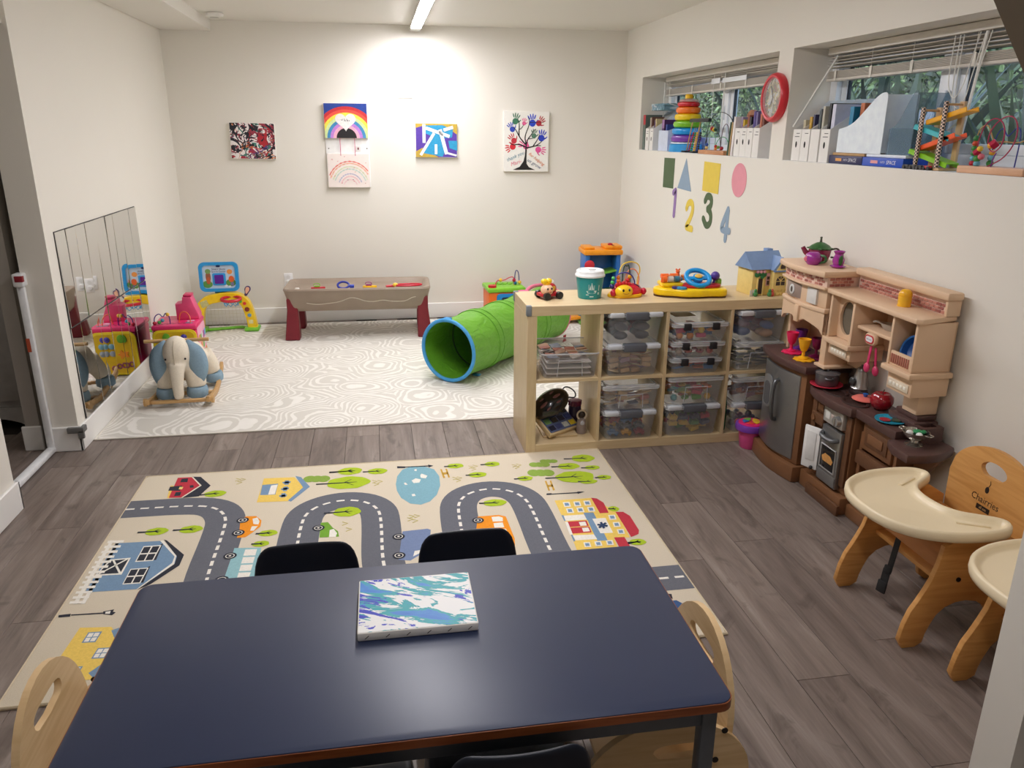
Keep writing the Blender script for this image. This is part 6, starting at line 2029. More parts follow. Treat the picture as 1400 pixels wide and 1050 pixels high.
part('ship_print', t, [wrap([(-.028, .0), (.028, .002), (.022, -.012), (-.02, -.012)], .045), wrap([(-.002, .004), (.001, .004), (.001, .042), (-.002, .042)], .045), wrap([(-.016, .004), (-.014, .004), (-.014, .034), (-.016, .034)], .045), wrap([(.012, .004), (.014, .004), (.014, .030), (.012, .030)], .045),
                        wrap([(-.013, .006), (-.004, .006), (-.004, .034)], .045), wrap([(.003, .006), (.011, .006), (.003, .036)], .045), wrap([(-.010, -.032), (.012, -.032), (.012, -.027), (-.010, -.027)], .045), wrap([(-.030, -.022), (-.016, -.022), (-.016, -.018), (-.030, -.018)], .045), wrap([(.038, .0), (.042, .0), (.042, .03), (.038, .03)], .045), wrap([(.036, -.02), (.044, -.02), (.044, -.008), (.036, -.008)], .045)], wh, sm=False)
# ladybird bead toy
t = thing('ladybird_bead_toy', 'red and yellow ladybird toy with looping bead wires on the shelf', 'toy', (2.865, -3.045, TOP), .18)
part('yellow_base', t, [pr([(.098 * math.cos(a) * (1 + .04 * math.cos(6 * a)), .072 * math.sin(a) * (1 + .04 * math.cos(6 * a))) for a in [2 * PI * i / 48 for i in range(48)]], .0, .018, .006)], mat((250, 190, 24), .3))
part('red_shell', t, [la([(.086, .0181), (.084, .034), (.066, .055), (.035, .066), (.001, .068)], 28, T(.014, .008, 0, s=(1, .8, 1)))], mat((206, 20, 40), .25, coat=.3))
hd = part('face', t, [ba((-.032, -.045, .034), (.050, .036, .034), 20, k=12)], mat((250, 200, 30), .3))
for s in (-1, 1):
    part('eye', hd, [ba((-.034 + s * .017, -.0765, .045), (.006, .004, .008), 10, k=6)], mat((26, 22, 24), .2))
part('smile', hd, [tu(smooth([(-.054, -.0765, .032), (-.034, -.0815, .024), (-.012, -.0765, .032)], 2), .0013, 5)], mat((170, 90, 30), .5))
for q in range(5):
    part('crest', t, [ba((-.062 + .018 * q, -.022, .064 + .006 * math.sin(PI * q / 4)), (.010, .009, .015), 10, k=7)], mat((200, 30, 40), .35))
part('spot', t, [mv(ba((0, 0, 0), (.018, .016, .005), 12, k=6), T(.06, -.02, .054, ry=.6))], mat((30, 60, 70), .3))
for s in (-1, 1):
    part('side_wheel', t, [ba((s * .086 + (.0 if s < 0 else .006), -.03, .026), (.015, .018, .018), 12)], mat((190, 16, 50), .3))
for pts, c in (([(-.02, .0, .06), (-.02, -.0, .13), (-.01, .0, .165), (.005, 0, .155), (.01, .0, .168), (.022, .0, .13), (.026, .0, .06)], (40, 70, 50)), ([(-.075, .0, .05), (-.078, .0, .09), (-.04, -.01, .128), (.01, -.02, .125), (.04, -.02, .09), (.045, -.02, .05)], (60, 60, 150)),
               ([(-.03, .03, .06), (-.02, .03, .16), (.04, .03, .178), (.09, .03, .16), (.10, .03, .12), (.085, .03, .09), (.085, .03, .05)], (236, 206, 80)), ([(.0, .02, .06), (.02, .02, .135), (.06, .02, .14), (.085, .01, .10), (.08, .01, .05)], (240, 150, 100))):
    part('bead_wire', t, [tu(smooth(pts, 3), .0034, 6)], mat(c, .35))
for x, y, z, c, r in ((-.077, 0, .075, (70, 180, 90), .011), (-.074, 0, .098, (80, 190, 100), .010), (-.078, .0, .055, (50, 40, 120), .014), (-.045, .0, .10, (246, 130, 40), .010), (-.043, 0, .082, (246, 130, 40), .011), (.022, 0, .10, (250, 180, 30), .012), (.005, -.01, .085, (206, 40, 50), .011)):
    part('bead', t, [ba((x, y, z), r, 10, k=7)], mat(c, .3))
# steering wheel desk toy
t = thing('steering_desk_toy', 'yellow toy dashboard with large blue steering wheel on the shelf', 'toy', (3.205, -3.06, TOP), -.03)
out = smooth([(-.185, .03, 0), (-.19, -.02, 0), (-.15, -.06, 0), (-.10, -.075, 0), (-.05, -.11, 0), (.03, -.115, 0), (.08, -.105, 0), (.16, -.115, 0), (.19, -.09, 0), (.195, .05, 0), (.16, .09, 0), (-.10, .09, 0)], 2, True)
part('dark_base', t, [pr([(p.x * .98, p.y * .98) for p in out], 0, .006)], mat((70, 40, 20), .5))
part('yellow_body', t, [pr([(p.x, p.y) for p in out], .0061, .046, .012, None, 3)], mat((250, 206, 20), .28))
part('yellow_hump', t, [b2(-.15, -.03, -.03, .075, .046, .07, .012)], mat((250, 206, 20), .28))
part('red_dash', t, [pr([(p[0], p[1]) for p in smooth([(-.05, -.06, 0), (.05, -.085, 0), (.16, -.07, 0), (.175, .0, 0), (.1, .05, 0), (-.03, .03, 0)], 2, True)], .0461, .062, .006)], mat((180, 20, 44), .3))
tw_ = T(.045, -.02, .092, rx=.55)
wl = part('steering_wheel', t, [mv(tu([(.062 * math.cos(a), .062 * math.sin(a), 0) for a in [2 * PI * i / 28 for i in range(28)]], .013, 10, True), tw_), mv(la([(.001, -.012), (.028, -.012), (.028, .008), (.001, .01)], 20), tw_), mv(bx((0, 0, -.002), (.11, .024, .012), .004), tw_)], mat((24, 150, 220), .28))
part('wheel_hub', wl, [mv(ba((.0, .0, .014), (.022, .015, .008), 14), tw_)], mat((246, 196, 90), .35))
part('column', t, [cy((.045, .0, .055), (.045, -.014, .085), .016, n=14)], mat((30, 60, 110), .35))
part('gear_knob', t, [ba((.148, .0, .098), .024, 16), cy((.14, .0, .06), (.147, 0, .08), .007, n=10)], mat((84, 60, 150), .3))
part('green_lever', t, [b2(.155, .185, -.01, .055, .0461, .085, .010)], mat((130, 190, 60), .35))
for x, y, c in ((-.085, -.055, (60, 50, 120)), (-.055, -.075, (50, 140, 180)), (-.068, -.066, (50, 140, 190))):
    part('button', t, [la([(.001, .046), (.022, .046), (.020, .056), (.001, .058)], 14, T(x, y, 0))], mat(c, .35))
for q in range(3):
    part('roller', t, [cy((-.148 + .034 * q, -.012, .088), (-.124 + .034 * q, -.012, .088), .016, n=14)], mat([(240, 110, 40), (206, 200, 190), (60, 120, 140)][q], .35))
part('roller_frame', t, [tu(smooth([(-.15, -.01, .07), (-.15, -.01, .105), (-.05, -.01, .105), (-.05, -.01, .07)], 1), .004, 6)], mat((236, 120, 60), .35))
for q in range(2):
    part('top_roller', t, [cy((-.145 + .05 * q, .02, .10), (-.105 + .05 * q, .02, .10), .012, n=12)], mat((244, 110, 40), .35))
tb = part('turntable', t, [la([(.001, .0701), (.028, .0701), (.03, .08), (.02, .09), (.001, .09)], 20, T(-.045, .045, 0))], mat((60, 140, 170), .35))
part('bear_figure', t, [ba((-.045, .045, .098), (.013, .012, .016), 12), ba((-.045, .043, .118), (.012, .011, .011), 12), ba((-.054, .044, .129), .005, 8, k=5), ba((-.036, .044, .129), .005, 8, k=5)], mat((240, 110, 50), .4))
part('orange_dial', t, [cy((0, .06, .07), (0, .06, .095), .02, n=16)], mat((250, 140, 60), .35))
# dollhouse
t = thing('toy_dollhouse', 'small yellow toy cottage with blue roof on the right end of the shelf', 'dollhouse', (3.605, -3.06, TOP), .12)
HY = mat((232, 206, 128), .5, var=.05, scale=40)
RF = mat((120, 148, 190), .45, var=.06, scale=30)
part('walls', t, [b2(-.085, .02, -.07, .075, 0, .145, .003), b2(.0201, .10, -.105, .075, 0, .135, .003)], HY)
def gable(x0, x1, y0, y1, z0, z1, ridge_x, m_, nm, th=.008):
    if ridge_x:
        ym = (y0 + y1) / 2
        a = [(x0, y0, z0), (x0, ym, z1), (x0, y1, z0)]
        b = [(x1, y0, z0), (x1, ym, z1), (x1, y1, z0)]
    else:
        xm = (x0 + x1) / 2
        a = [(x0, y0, z0), (xm, y0, z1), (x1, y0, z0)]
        b = [(x0, y1, z0), (xm, y1, z1), (x1, y1, z0)]
    v = [Vector(p) for p in a + b]
    return v, [[0, 1, 4, 3], [1, 2, 5, 4], [0, 3, 5, 2], [0, 2, 1], [3, 4, 5]]
part('main_roof', t, [gable(-.10, .105, -.085, .085, .140, .225, True, RF, '')], RF, sm=False)
part('cross_gable', t, [gable(.010, .112, -.112, .01, .136, .205, False, RF, '')], RF, sm=False)
part('gable_wall', t, [pr([(.026, .137), (.096, .137), (.061, .19)], 0, .004, 0, basis((0, -.1125, 0), (1, 0, 0), (0, 0, 1)))], HY)
part('gable_board', t, [b2(.012, .11, -.118, -.1065, .128, .1365, .002)], RF)
part('gable_window', t, [pr(arc(.061, .156, .014, 0, PI, 10) + [(.047, .146), (.075, .146)], 0, .002, 0, basis((0, -.117, 0), (1, 0, 0), (0, 0, 1)))], mat((60, 44, 40), .5))
part('chimney', t, [b2(.05, .085, .02, .06, .17, .232, .003)], RF)
w1 = part('arched_window', t, [pr(arc(.062, .078, .026, 0, PI, 12) + [(.036, .056), (.088, .056)], 0, .002, 0, basis((0, -.1055, 0), (1, 0, 0), (0, 0, 1)))], mat((58, 42, 38), .5))
part('glazing_bar', w1, [b2(.0605, .0635, -.1085, -.107, .056, .104), b2(.036, .088, -.1085, -.107, .0765, .0795)] + [mv(bx((0, 0, .013), (.003, .0015, .026)), T(.062, -.1078, .078, ry=a)) for a in (-.7, .7)], HY)
for q in range(8):
    part('stone', t, [mv(bx((.03 + .02 * (q % 4) + (.006 if q > 3 else 0), -.1058, .012 + .018 * (q // 4)), (.016, .003, .013), .002, 1), T())], mat((216, 186, 110), .55))
part('pink_window', t, [b2(-.004, .018, -.0745, -.0702, .05, .118, .002)], mat((226, 176, 186), .45))
part('window_pane', t, [b2(.0, .014, -.0765, -.0747, .056, .078), b2(.0, .014, -.0765, -.0747, .084, .100)], mat((54, 40, 40), .4))
part('door_opening', t, [b2(-.05, -.024, -.0725, -.0702, .008, .088)], mat((58, 40, 34), .6))
part('door_frame', t, [b2(-.058, -.0505, -.076, -.0702, .0, .095, .001), b2(-.0235, -.016, -.076, -.0702, .0, .095, .001), b2(-.058, -.016, -.076, -.0702, .0955, .103, .001)], mat((240, 216, 140), .5))
part('ivy', t, [ba((-.06 + .02 * q, -.074, .112 + .008 * (q % 2)), (.017, .008, .015), 10, k=7) for q in range(3)] + [ba((-.03 + .0, -.074, .10), (.014, .008, .012), 10, k=7)], mat((40, 120, 66), .5))
for q in range(3):
    part('blossom', t, [ba((-.062 + .02 * q, -.079, .128), (.010, .006, .009), 9, k=6)], mat((236, 170, 180), .45))
for x in (-.07, .002, .016):
    part('flower_bed', t, [ba((x, -.088 - (.02 if x > 0 else 0), .012), (.014, .010, .014), 10, k=7), ba((x, -.088 - (.02 if x > 0 else 0), .03), (.008, .007, .010), 10, k=7)], mat((70, 140, 80), .5) if x < .01 else mat((190, 80, 70), .5))
for q in range(3):
    part('picket', t, [b2(-.10 + .011 * q, -.094 + .011 * q, -.083, -.08, 0, .034, .001)], mat((190, 196, 206), .5))

# ---------------------------------------------------------------- first lower cube: helmet, box, book, doll
cx, cz = cell(0, True)
t = thing('picture_box', 'tilted wooden box with dark photo lid in the lowest left cube', 'box', (cx - .015, KY + .185, cz), .0)
M = T(0, -.02, .075, rx=.55, rz=.55)
part('wooden_tray', t, [mv(b2(-.11, .11, -.085, .085, -.028, .0, .004), M)], BE)
pb = part('picture_lid', t, [mv(b2(-.10, .10, -.075, .075, .0005, .006, .002), M)], mat((92, 106, 146), .4))
rnd = random.Random(3)
for q in range(12):
    c = [(30, 32, 60), (60, 70, 120), (196, 200, 196), (236, 196, 50), (110, 150, 90), (24, 24, 30)][q % 6]
    x, y = -.075 + .05 * (q % 4), -.05 + .045 * (q // 4)
    part('photo_patch', pb, [mv(b2(x - .02, x + .02, y - .016, y + .016, .0062, .0068 + .0003 * q), M)], mat(c, .4, var=.2, scale=90))
part('support_block', t, [b2(-.09, .10, -.10, .08, .0005, .012, .002)], BE)
t = thing('bike_helmet', 'black childs helmet lying on the tilted picture box', 'helmet', (cx - .052, KY + .15, cz + .172), 0, rot=(.75, -.55, .2))
HB = mat((20, 20, 24), .18, coat=.4)
sh = part('shell', t, [la([(.066, -.030), (.076, -.024), (.082, -.006), (.077, .016), (.060, .036), (.034, .047), (.001, .051)], 28, T(s=(1.35, .88, 1)))], HB)
for q in range(-1, 2):
    for u in (-1, 1):
        part('vent', sh, [mv(ba((0, 0, 0), (.032, .009, .008), 10, k=6), T(u * .046, .03 * q, .044 - .012 * abs(q), ry=u * .45, rx=-q * .5))], mat((120, 76, 80), .35))
part('lining', t, [la([(.074, -.026), (.06, .01), (.03, .03), (.001, .034)], 24, T(s=(1.3, .84, 1)))], mat((40, 40, 44), .9))
part('strap', t, [tu(smooth([(.095, -.02, -.02), (.13, -.05, -.03), (.155, -.015, -.04), (.135, .04, -.035), (.095, .03, -.02)], 2), .004, 6)], mat((30, 30, 44), .6))
t = thing('small_figurine', 'grey bottle shaped toy figure with dark head beside the picture box', 'figurine', (cx + .118, KY + .135, cz + .0005))
part('body', t, [la([(.001, 0), (.026, 0), (.028, .006), (.025, .05), (.022, .078), (.012, .086), (.001, .088)], 18)], mat((150, 138, 136), .4, var=.12, scale=60))
part('head', t, [ba((0, 0, .105), (.020, .018, .020), 14)], mat((44, 30, 28), .4))
part('ring_ears', t, [tu([(.026 * math.cos(a), -.006, .104 + .026 * math.sin(a)) for a in [PI * (-.35 + 1.7 * i / 18) - .05 for i in range(19)]], .005, 6)], mat((214, 200, 184), .4))
part('face_print', t, [mv(ba((0, 0, 0), (.012, .004, .014), 10, k=6), T(0, -.022, .062))], mat((196, 200, 214), .4))
t = thing('beaker', 'dark plum coloured cup behind the grey toy figure', 'cup', (cx + .105, KY + .235, cz + .0005))
part('cup', t, [la([(.001, 0), (.03, 0), (.034, .006), (.036, .10), (.034, .125), (.03, .125), (.001, .12)], 18)], mat((44, 30, 60), .4))
part('fluted_top', t, [mv(pr([(.036 * (1 + .08 * math.cos(8 * a)) * math.cos(a), .036 * (1 + .08 * math.cos(8 * a)) * math.sin(a)) for a in [2 * PI * i / 48 for i in range(48)]], .1255, .155, .004), T())], mat((96, 16, 60), .35))
# green bottle in the fourth lower cube
cx, cz = cell(3, True)
t = thing('green_bottle', 'dark green bottle squeezed beside the bins in the fourth lower cube', 'bottle', (cx - .132, KY + .06, cz + .0005))
part('bottle', t, [la([(.001, 0), (.012, 0), (.0135, .01), (.0135, .14), (.008, .19), (.007, .22), (.001, .22)], 16)], mat((16, 90, 50), .2))
part('cap', t, [la([(.008, .2201), (.008, .24), (.001, .24)], 14)], mat((20, 60, 40), .4))

# ---------------------------------------------------------------- windows
PVC = mat((236, 240, 244), .3, var=.01)
GASK = mat((40, 44, 52), .6)
GLASS = clear((220, 235, 240), .05, .02)
XW = 4.0


def window(name, y0, y1, mull):
    """frame in the recess: y0 (near) to y1 (far), white sashes either side of each mullion"""
    w = struct(name, [b2(XW, XW + .07, y0, y1, 1.4725, 1.535), b2(XW, XW + .07, y0, y1, 1.985, 2.033), b2(XW, XW + .07, y1 - .06, y1, 1.5355, 1.9845), b2(XW, XW + .07, y0, y0 + .06, 1.5355, 1.9845)], PVC)
    edges = [y1 - .06] + mull + [y0 + .06]
    for m_ in mull:
        part('mullion', w, [b2(XW - .004, XW + .07, m_ - .05, m_ + .05, 1.5355, 1.9845, .004)], PVC)
    for i in range(len(edges) - 1):
        a = edges[i] - (.051 if i else .001)
        b = edges[i + 1] + (.051 if i < len(edges) - 2 else .001)
        d = .012 if i % 2 else .03
        s = part('sash', w, [b2(XW + d, XW + d + .03, b, a, 1.536, 1.576, .003), b2(XW + d, XW + d + .03, b, a, 1.944, 1.984, .003), b2(XW + d, XW + d + .03, a - .045, a, 1.5765, 1.9435, .003), b2(XW + d, XW + d + .03, b, b + .045, 1.5765, 1.9435, .003)], PVC)
        part('gasket', s, [b2(XW + d + .006, XW + d + .024, b + .0455, b + .053, 1.5765, 1.9435), b2(XW + d + .006, XW + d + .024, a - .053, a - .0455, 1.5765, 1.9435), b2(XW + d + .006, XW + d + .024, b + .0535, a - .0535, 1.936, 1.9435)], GASK)
        part('pane', s, [b2(XW + d + .012, XW + d + .016, b + .0535, a - .0535, 1.577, 1.9355)], GLASS)
    part('window_latch', w, [b2(XW - .016, XW - .0045, mull[0] - .012, mull[0] + .012, 1.70, 1.79, .004)], PVC)
    return w


window('window_1', -2.712, -.447, [-1.56])
window('window_2', -5.149, -2.868, [-3.78, -4.62])
for nm, (a, b) in (('trim_1', W1), ('trim_2', W2)):
    struct(nm, [b2(RW + .001, XW - .001, a + .001, b - .001, 1.4722, 1.4745)], M_TRIM)

# blinds
SLAT = mat((214, 208, 198), .5, var=.02)


def blind(label, y0, y1, zr, opens, n_stack, tapes):
    t = thing('window_blind', label, 'blind', (3.955, 0, 0), 0, 'raised slat blinds')
    part('headrail', t, [b2(-.03, .03, y0, y1, 1.995, 2.030, .003)], SLAT)
    part('bottom_rail', t, [b2(-.026, .026, y0, y1, zr, zr + .014, .004)], SLAT)
    sl = mesh('slat', [b2(-.025, .025, y0, y1, 0, .0028, .001, 1)], SLAT)
    for q in range(n_stack):
        ob('slat', sl, t, (0, 0, zr + .0155 + .0042 * q))
    for z, tilt in opens:
        ob('slat', sl, t, (0, 0, z), (0, tilt, 0))
    for y in tapes:
        part('ladder_tape', t, [b2(-.0285, -.0268, y - .009, y + .009, zr, zr + .018 + .0042 * n_stack), b2(-.0275, -.0265, y - .001, y + .001, zr + .02, 1.995)], mat((226, 222, 212), .7))
    return t


CORD = mat((232, 232, 226), .6)
t = blind('raised white slat blind in the window left of the clock', -2.66, -.56, 1.885, [(1.962, .35), (1.975, .3), (1.986, .2)], 9, [-.66, -1.12, -1.62, -2.0, -2.4])
part('valance_clip', t, [b2(-.036, -.031, -1.62, -1.48, 1.93, 1.965, .002), b2(-.036, -.031, -2.02, -1.66, 1.93, 1.96, .002)], PVC)
part('tilt_wand', t, [tu([(-.035, -.566, 1.99), (-.036, -.562, 1.60)], .005, 8)], CORD)
part('pull_cord', t, [tu([(-.033, -1.52, 1.99), (-.034, -1.53, 1.55)], .002, 5), tu([(-.033, -1.70, 1.99), (-.034, -1.71, 1.52)], .0035, 5)], CORD)
t = blind('half raised white slat blind in the window right of the clock', -5.05, -2.935, 1.868, [(1.932, .05), (1.947, .05), (1.962, .05), (1.976, .2)], 8, [-3.02, -3.32, -3.62, -4.0, -4.45])
part('tilt_wand', t, [tu([(-.035, -3.04, 1.985), (-.16, -2.90, 1.645)], .005, 8)], CORD)
part('tilt_wand', t, [tu([(-.035, -4.06, 1.99), (-.045, -4.02, 1.58)], .006, 8)], CORD)
for a, b, z in ((-3.93, -4.03, 1.70), (-3.95, -4.06, 1.655), (-3.90, -4.0, 1.74)):
    part('pull_cord', t, [tu(smooth([(-.033, a + .02, 1.99), (-.05, a, 1.83), (-.05, a - .01, z + .05), (-.05, (a + b) / 2, z), (-.05, b + .01, z + .05), (-.05, b, 1.83), (-.033, b - .02, 1.99)], 3), .0022, 5)], CORD)
part('cord_tassel', t, [cy((-.055, -4.02, 1.665), (-.065, -3.96, 1.625), .006, .003, 8)], CORD)

SZ1 = 1.4748
# ---------------------------------------------------------------- things on the left sill
FW = mat((232, 230, 226), .5, var=.02)
INKY = mat((52, 52, 58), .6)


def file_box(label, y, x=3.782, w=.072, h=.30, lo=.165, d=.22, lines=2, hole=True, group='white cardboard magazine files', m_=None):
    """magazine file: narrow low front towards the room, rising to the back"""
    m_ = m_ or FW
    t = thing('magazine_file', label, 'magazine file', (x, y, SZ1), 0, group)
    prof = [(0, 0), (d, 0), (d, h), (d * .8, h), (d * .45, lo + (h - lo) * .45), (0, lo)]
    for s in (-1, 1):
        part('side_panel', t, [pr(prof, -.001, .001, 0, basis((0, s * w / 2, 0), (1, 0, 0), (0, 0, 1)))], m_)
    fr = part('front_panel', t, [b2(-.001, .001, -w / 2, w / 2, .0005, lo)], m_)
    part('bottom', t, [b2(.001, d, -w / 2, w / 2, .0005, .003)], m_)
    if hole:
        part('finger_hole', fr, [mv(pr(ell(0, 0, .008, .016, 14), .001, .0016), basis((0, 0, lo * .52), (0, -1, 0), (0, 0, 1)))], mat((20, 20, 22), .8))
    for q in range(lines):
        part('ink_line', fr, [b2(-.0016, -.0011, -w * .32, w * (.1 + .15 * q), lo * .86 - .016 * q, lo * .88 - .016 * q)], INKY)
    return t


def book(label, y, c, w=.02, h=.24, d=.17, x=3.80, z=SZ1, lean=0.0, cat='book', group=None, band=None):
    t = thing('book', label, cat, (x, y, z + .0004 + abs(math.sin(lean)) * w / 2), 0, group, rot=(lean, 0, 0))
    part('cover', t, [b2(0, d, -w / 2, -w / 2 + .0018, 0, h), b2(0, d, w / 2 - .0018, w / 2, 0, h), b2(0, .002, -w / 2 + .0018, w / 2 - .0018, 0, h)], mat(c, .45, var=.08, scale=30))
    part('pages', t, [b2(.0021, d - .004, -w / 2 + .0019, w / 2 - .0019, .003, h - .003)], mat((226, 220, 206), .8))
    if band:
        part('spine_band', t, [b2(-.0006, -.0001, -w / 2, w / 2, h * .72, h)], mat(band, .45))
    return t


book('tall red topped grey green book at the far end of the left sill', -.505, (96, 110, 104), .055, .27, .20, 3.785, band=(180, 36, 46))
file_box('white magazine file beside the tall red topped book', -.60, w=.078)
file_box('white magazine file next to the stacking rings', -.70, w=.078, lines=1)
for y, h, c, lab in ((-.585, .245, (196, 186, 170), 'cream book in the first white file on the left sill'), (-.612, .25, (120, 84, 70), 'brown book in the first white file on the left sill'), (-.685, .225, (90, 60, 110), 'purple book in the second white file on the left sill'), (-.712, .235, (206, 190, 140), 'buff book in the second white file on the left sill')):
    book(lab, y, c, .02, h, .17, 3.81, SZ1 + .003)
t = thing('puzzle_box', 'flat box with a snowy mountain picture on top of the far files', 'box', (3.90, -.72, SZ1 + .3008), .0)
k = Nodes('mountain_picture')
k.col(k.ramp(k.noise(k.co((3, 9, 9)), 2.2, 4, 1.0), [(.3, (44, 90, 100)), (.5, (110, 150, 170)), (.62, (226, 232, 238)), (.7, (70, 110, 120))]))
part('box_base', t, [b2(-.085, .085, -.14, .14, 0, .03, .002)], k.pr(.4))
part('box_lid', t, [b2(-.088, .088, -.143, .143, .0305, .05, .002)], k.m)
t = thing('book_bin', 'light grey blue plastic book bin behind the stacking rings', 'book bin', (3.80, -.92, SZ1))
part('near_side', t, [pr([(0, 0), (.19, 0)] + [(p.x, p.y) for p in smooth([(.19, .24, 0), (.19, .27, 0), (.15, .275, 0), (.10, .23, 0), (.06, .17, 0), (0, .15, 0)], 2)], -.0015, .0015, 0, basis((0, -.10, 0), (1, 0, 0), (0, 0, 1)))], mat((206, 216, 236), .35))
part('far_side', t, [pr([(0, 0), (.19, 0)] + [(p.x, p.y) for p in smooth([(.19, .24, 0), (.19, .27, 0), (.15, .275, 0), (.10, .23, 0), (.06, .17, 0), (0, .15, 0)], 2)], -.0015, .0015, 0, basis((0, .10, 0), (1, 0, 0), (0, 0, 1)))], mat((206, 216, 236), .35))
part('front', t, [b2(0, .003, -.098, .098, .001, .15)], mat((206, 216, 236), .35))
part('bottom', t, [b2(.0035, .19, -.098, .098, .001, .004)], mat((206, 216, 236), .35))
book('purple and black book in the grey blue bin', -.88, (76, 40, 96), .05, .225, .15, 3.81, SZ1 + .0045, band=(150, 110, 160))
book('deep blue book in the grey blue bin', -.955, (50, 70, 150), .03, .19, .15, 3.81, SZ1 + .0045)

# giant stacking rings
t = thing('stacking_rings', 'tall rainbow ring stacker on the left window sill', 'ring stacker', (3.89, -1.17, SZ1))
part('base', t, [la([(.001, 0), (.125, 0), (.12, .05), (.11, .058), (.001, .058)], 36)], mat((40, 150, 214), .3))
part('base_rim', t, [la([(.114, .0585), (.112, .066), (.001, .067)], 36)], mat((226, 236, 238), .35))
z = .067
for nm, c, r, h in (('purple', (126, 66, 170), .115, .052), ('blue', (24, 150, 222), .110, .050), ('green', (124, 190, 40), .104, .050), ('yellow', (248, 206, 30), .098, .050), ('orange', (246, 120, 34), .090, .048), ('red', (206, 30, 46), .082, .034)):
    prof = [(.03, z), (r - h * .4, z), (r - h * .12, z + h * .15), (r, z + h * .5), (r - h * .12, z + h * .85), (r - h * .4, z + h - .001), (.03, z + h - .001)]
    part('ring', t, [la(prof, 36)], mat(c, .22, coat=.3), nm + ' ring')
    z += h
part('clear_cap', t, [la([(.075, z), (.07, z + .012), (.03, z + .022), (.001, z + .022)], 30)], clear((226, 160, 160), .5, .1))
part('top_knob', t, [la([(.028, z + .0225), (.029, z + .045), (.022, z + .052), (.001, z + .053)], 20)], mat((246, 196, 26), .3))

# abacus
t = thing('bead_abacus', 'small abacus with black top bar and slanting bead rods on the left sill', 'abacus', (3.83, -1.50, SZ1))
ABK = mat((26, 26, 30), .4)
for y in (0, .16):
    part('foot', t, [b2(-.03, .03, y - .03, y + .03, 0, .012, .003)], ABK)
part('top_bar', t, [b2(-.012, .012, -.22, .11, .206, .230, .003)], ABK)
part('upright', t, [tu([(0, .16, .012), (0, .08, .212)], .004, 6), tu([(0, -.0, .012), (0, -.06, .212)], .004, 6)], mat((190, 150, 90), .5))
BC = [((170, 20, 40), .15, .06), ((20, 130, 60), .11, .03), ((230, 180, 40), .06, .0), ((40, 70, 160), .01, -.03), ((24, 24, 26), -.02, -.06)]
for c, a, b in BC:
    w_ = part('rod', t, [tu([(.012, a, .004), (.012, b, .17)], .002, 5)], mat((180, 176, 170), .3, .6))
    for q in range(9):
        s = .06 + .09 * q
        part('bead', w_, [ba((.012, a + (b - a) * s, .004 + .166 * s), (.008, .008, .0075), 8, k=5)], mat(c, .35))


def bead_maze(label, y0, y1, x, wires, beads, base_c, z=SZ1):
    t = thing('bead_maze', label, 'bead maze', (x, 0, z), 0)
    part('base', t, [b2(-.045, .045, y0, y1, 0, .026, .003)], base_c)
    for pts, c in wires:
        part('wire', t, [tu(smooth(pts, 3), .0024, 6)], mat(c, .35))
    for p, c, r, sq in beads:
        part('bead', t, [mv(bx((0, 0, 0), (r * 1.7,) * 3, .002, 1), T(*p, .6, .6, 0)) if sq else ba(p, (r, r, r * .95), 10, k=7)], mat(c, .3))
    return t


WB = wood((206, 150, 104), (180, 122, 80), (20, 3, 20))
bead_maze('small bead maze with dark wire arches on the left sill', -2.07, -1.66, 3.83,
          [([(0, -1.70, .026), (0, -1.68, .12), (0, -1.72, .22), (.01, -1.84, .275), (.02, -2.0, .24), (.02, -2.06, .17), (.02, -2.05, .026)], (28, 30, 34)),
           ([(-.01, -1.69, .026), (-.01, -1.70, .10), (-.01, -1.78, .165), (-.01, -1.90, .14), (-.01, -1.94, .08), (-.01, -1.94, .026)], (30, 36, 34)),
           ([(.02, -1.80, .026), (.02, -1.80, .07), (.02, -1.86, .11), (.02, -1.95, .11), (.02, -2.0, .07), (.02, -2.0, .026)], (30, 170, 90)),
           ([(.03, -1.67, .026), (.03, -1.66, .12), (.03, -1.69, .19), (.03, -1.74, .2), (.03, -1.77, .15), (.03, -1.76, .026)], (120, 170, 130)),
           ([(.0, -1.92, .026), (.0, -1.93, .15), (.0, -1.97, .20), (0, -2.03, .17), (0, -2.04, .026)], (90, 50, 70))],
          [((-.01, -1.79, .163), (170, 40, 50), .013, True), ((-.01, -1.82, .156), (230, 190, 60), .012, True), ((-.01, -1.845, .158), (40, 90, 60), .011, True), ((.02, -1.80, .05), (200, 40, 40), .011, False), ((.02, -1.80, .034), (240, 150, 60), .011, False), ((.02, -1.84, .045), (120, 160, 60), .011, False), ((.0, -1.94, .04), (190, 40, 60), .013, False), ((-.01, -1.72, .06), (40, 80, 160), .012, False), ((-.01, -1.72, .04), (220, 190, 120), .012, False)], WB)
book('thin dark green book leaning beside the bead maze', -2.115, (40, 80, 56), .012, .20, .15, 3.79, lean=.10)
book('thin pale wood coloured book leaning beside the bead maze', -2.14, (190, 160, 110), .012, .20, .15, 3.79, lean=.10)
book('white picture book leaning on the near files', -2.185, (226, 220, 220), .026, .23, .17, 3.785, lean=.08)
for q, (y, lab) in enumerate(((-2.265, 'white magazine file, farthest of four left of the clock'), (-2.345, 'white magazine file, second farthest of four left of the clock'), (-2.425, 'white magazine file, third of four left of the clock'), (-2.51, 'white magazine file, nearest of four left of the clock'))):
    file_box(lab, y, w=.076, lo=.165, lines=1 + q % 2, hole=q < 3)
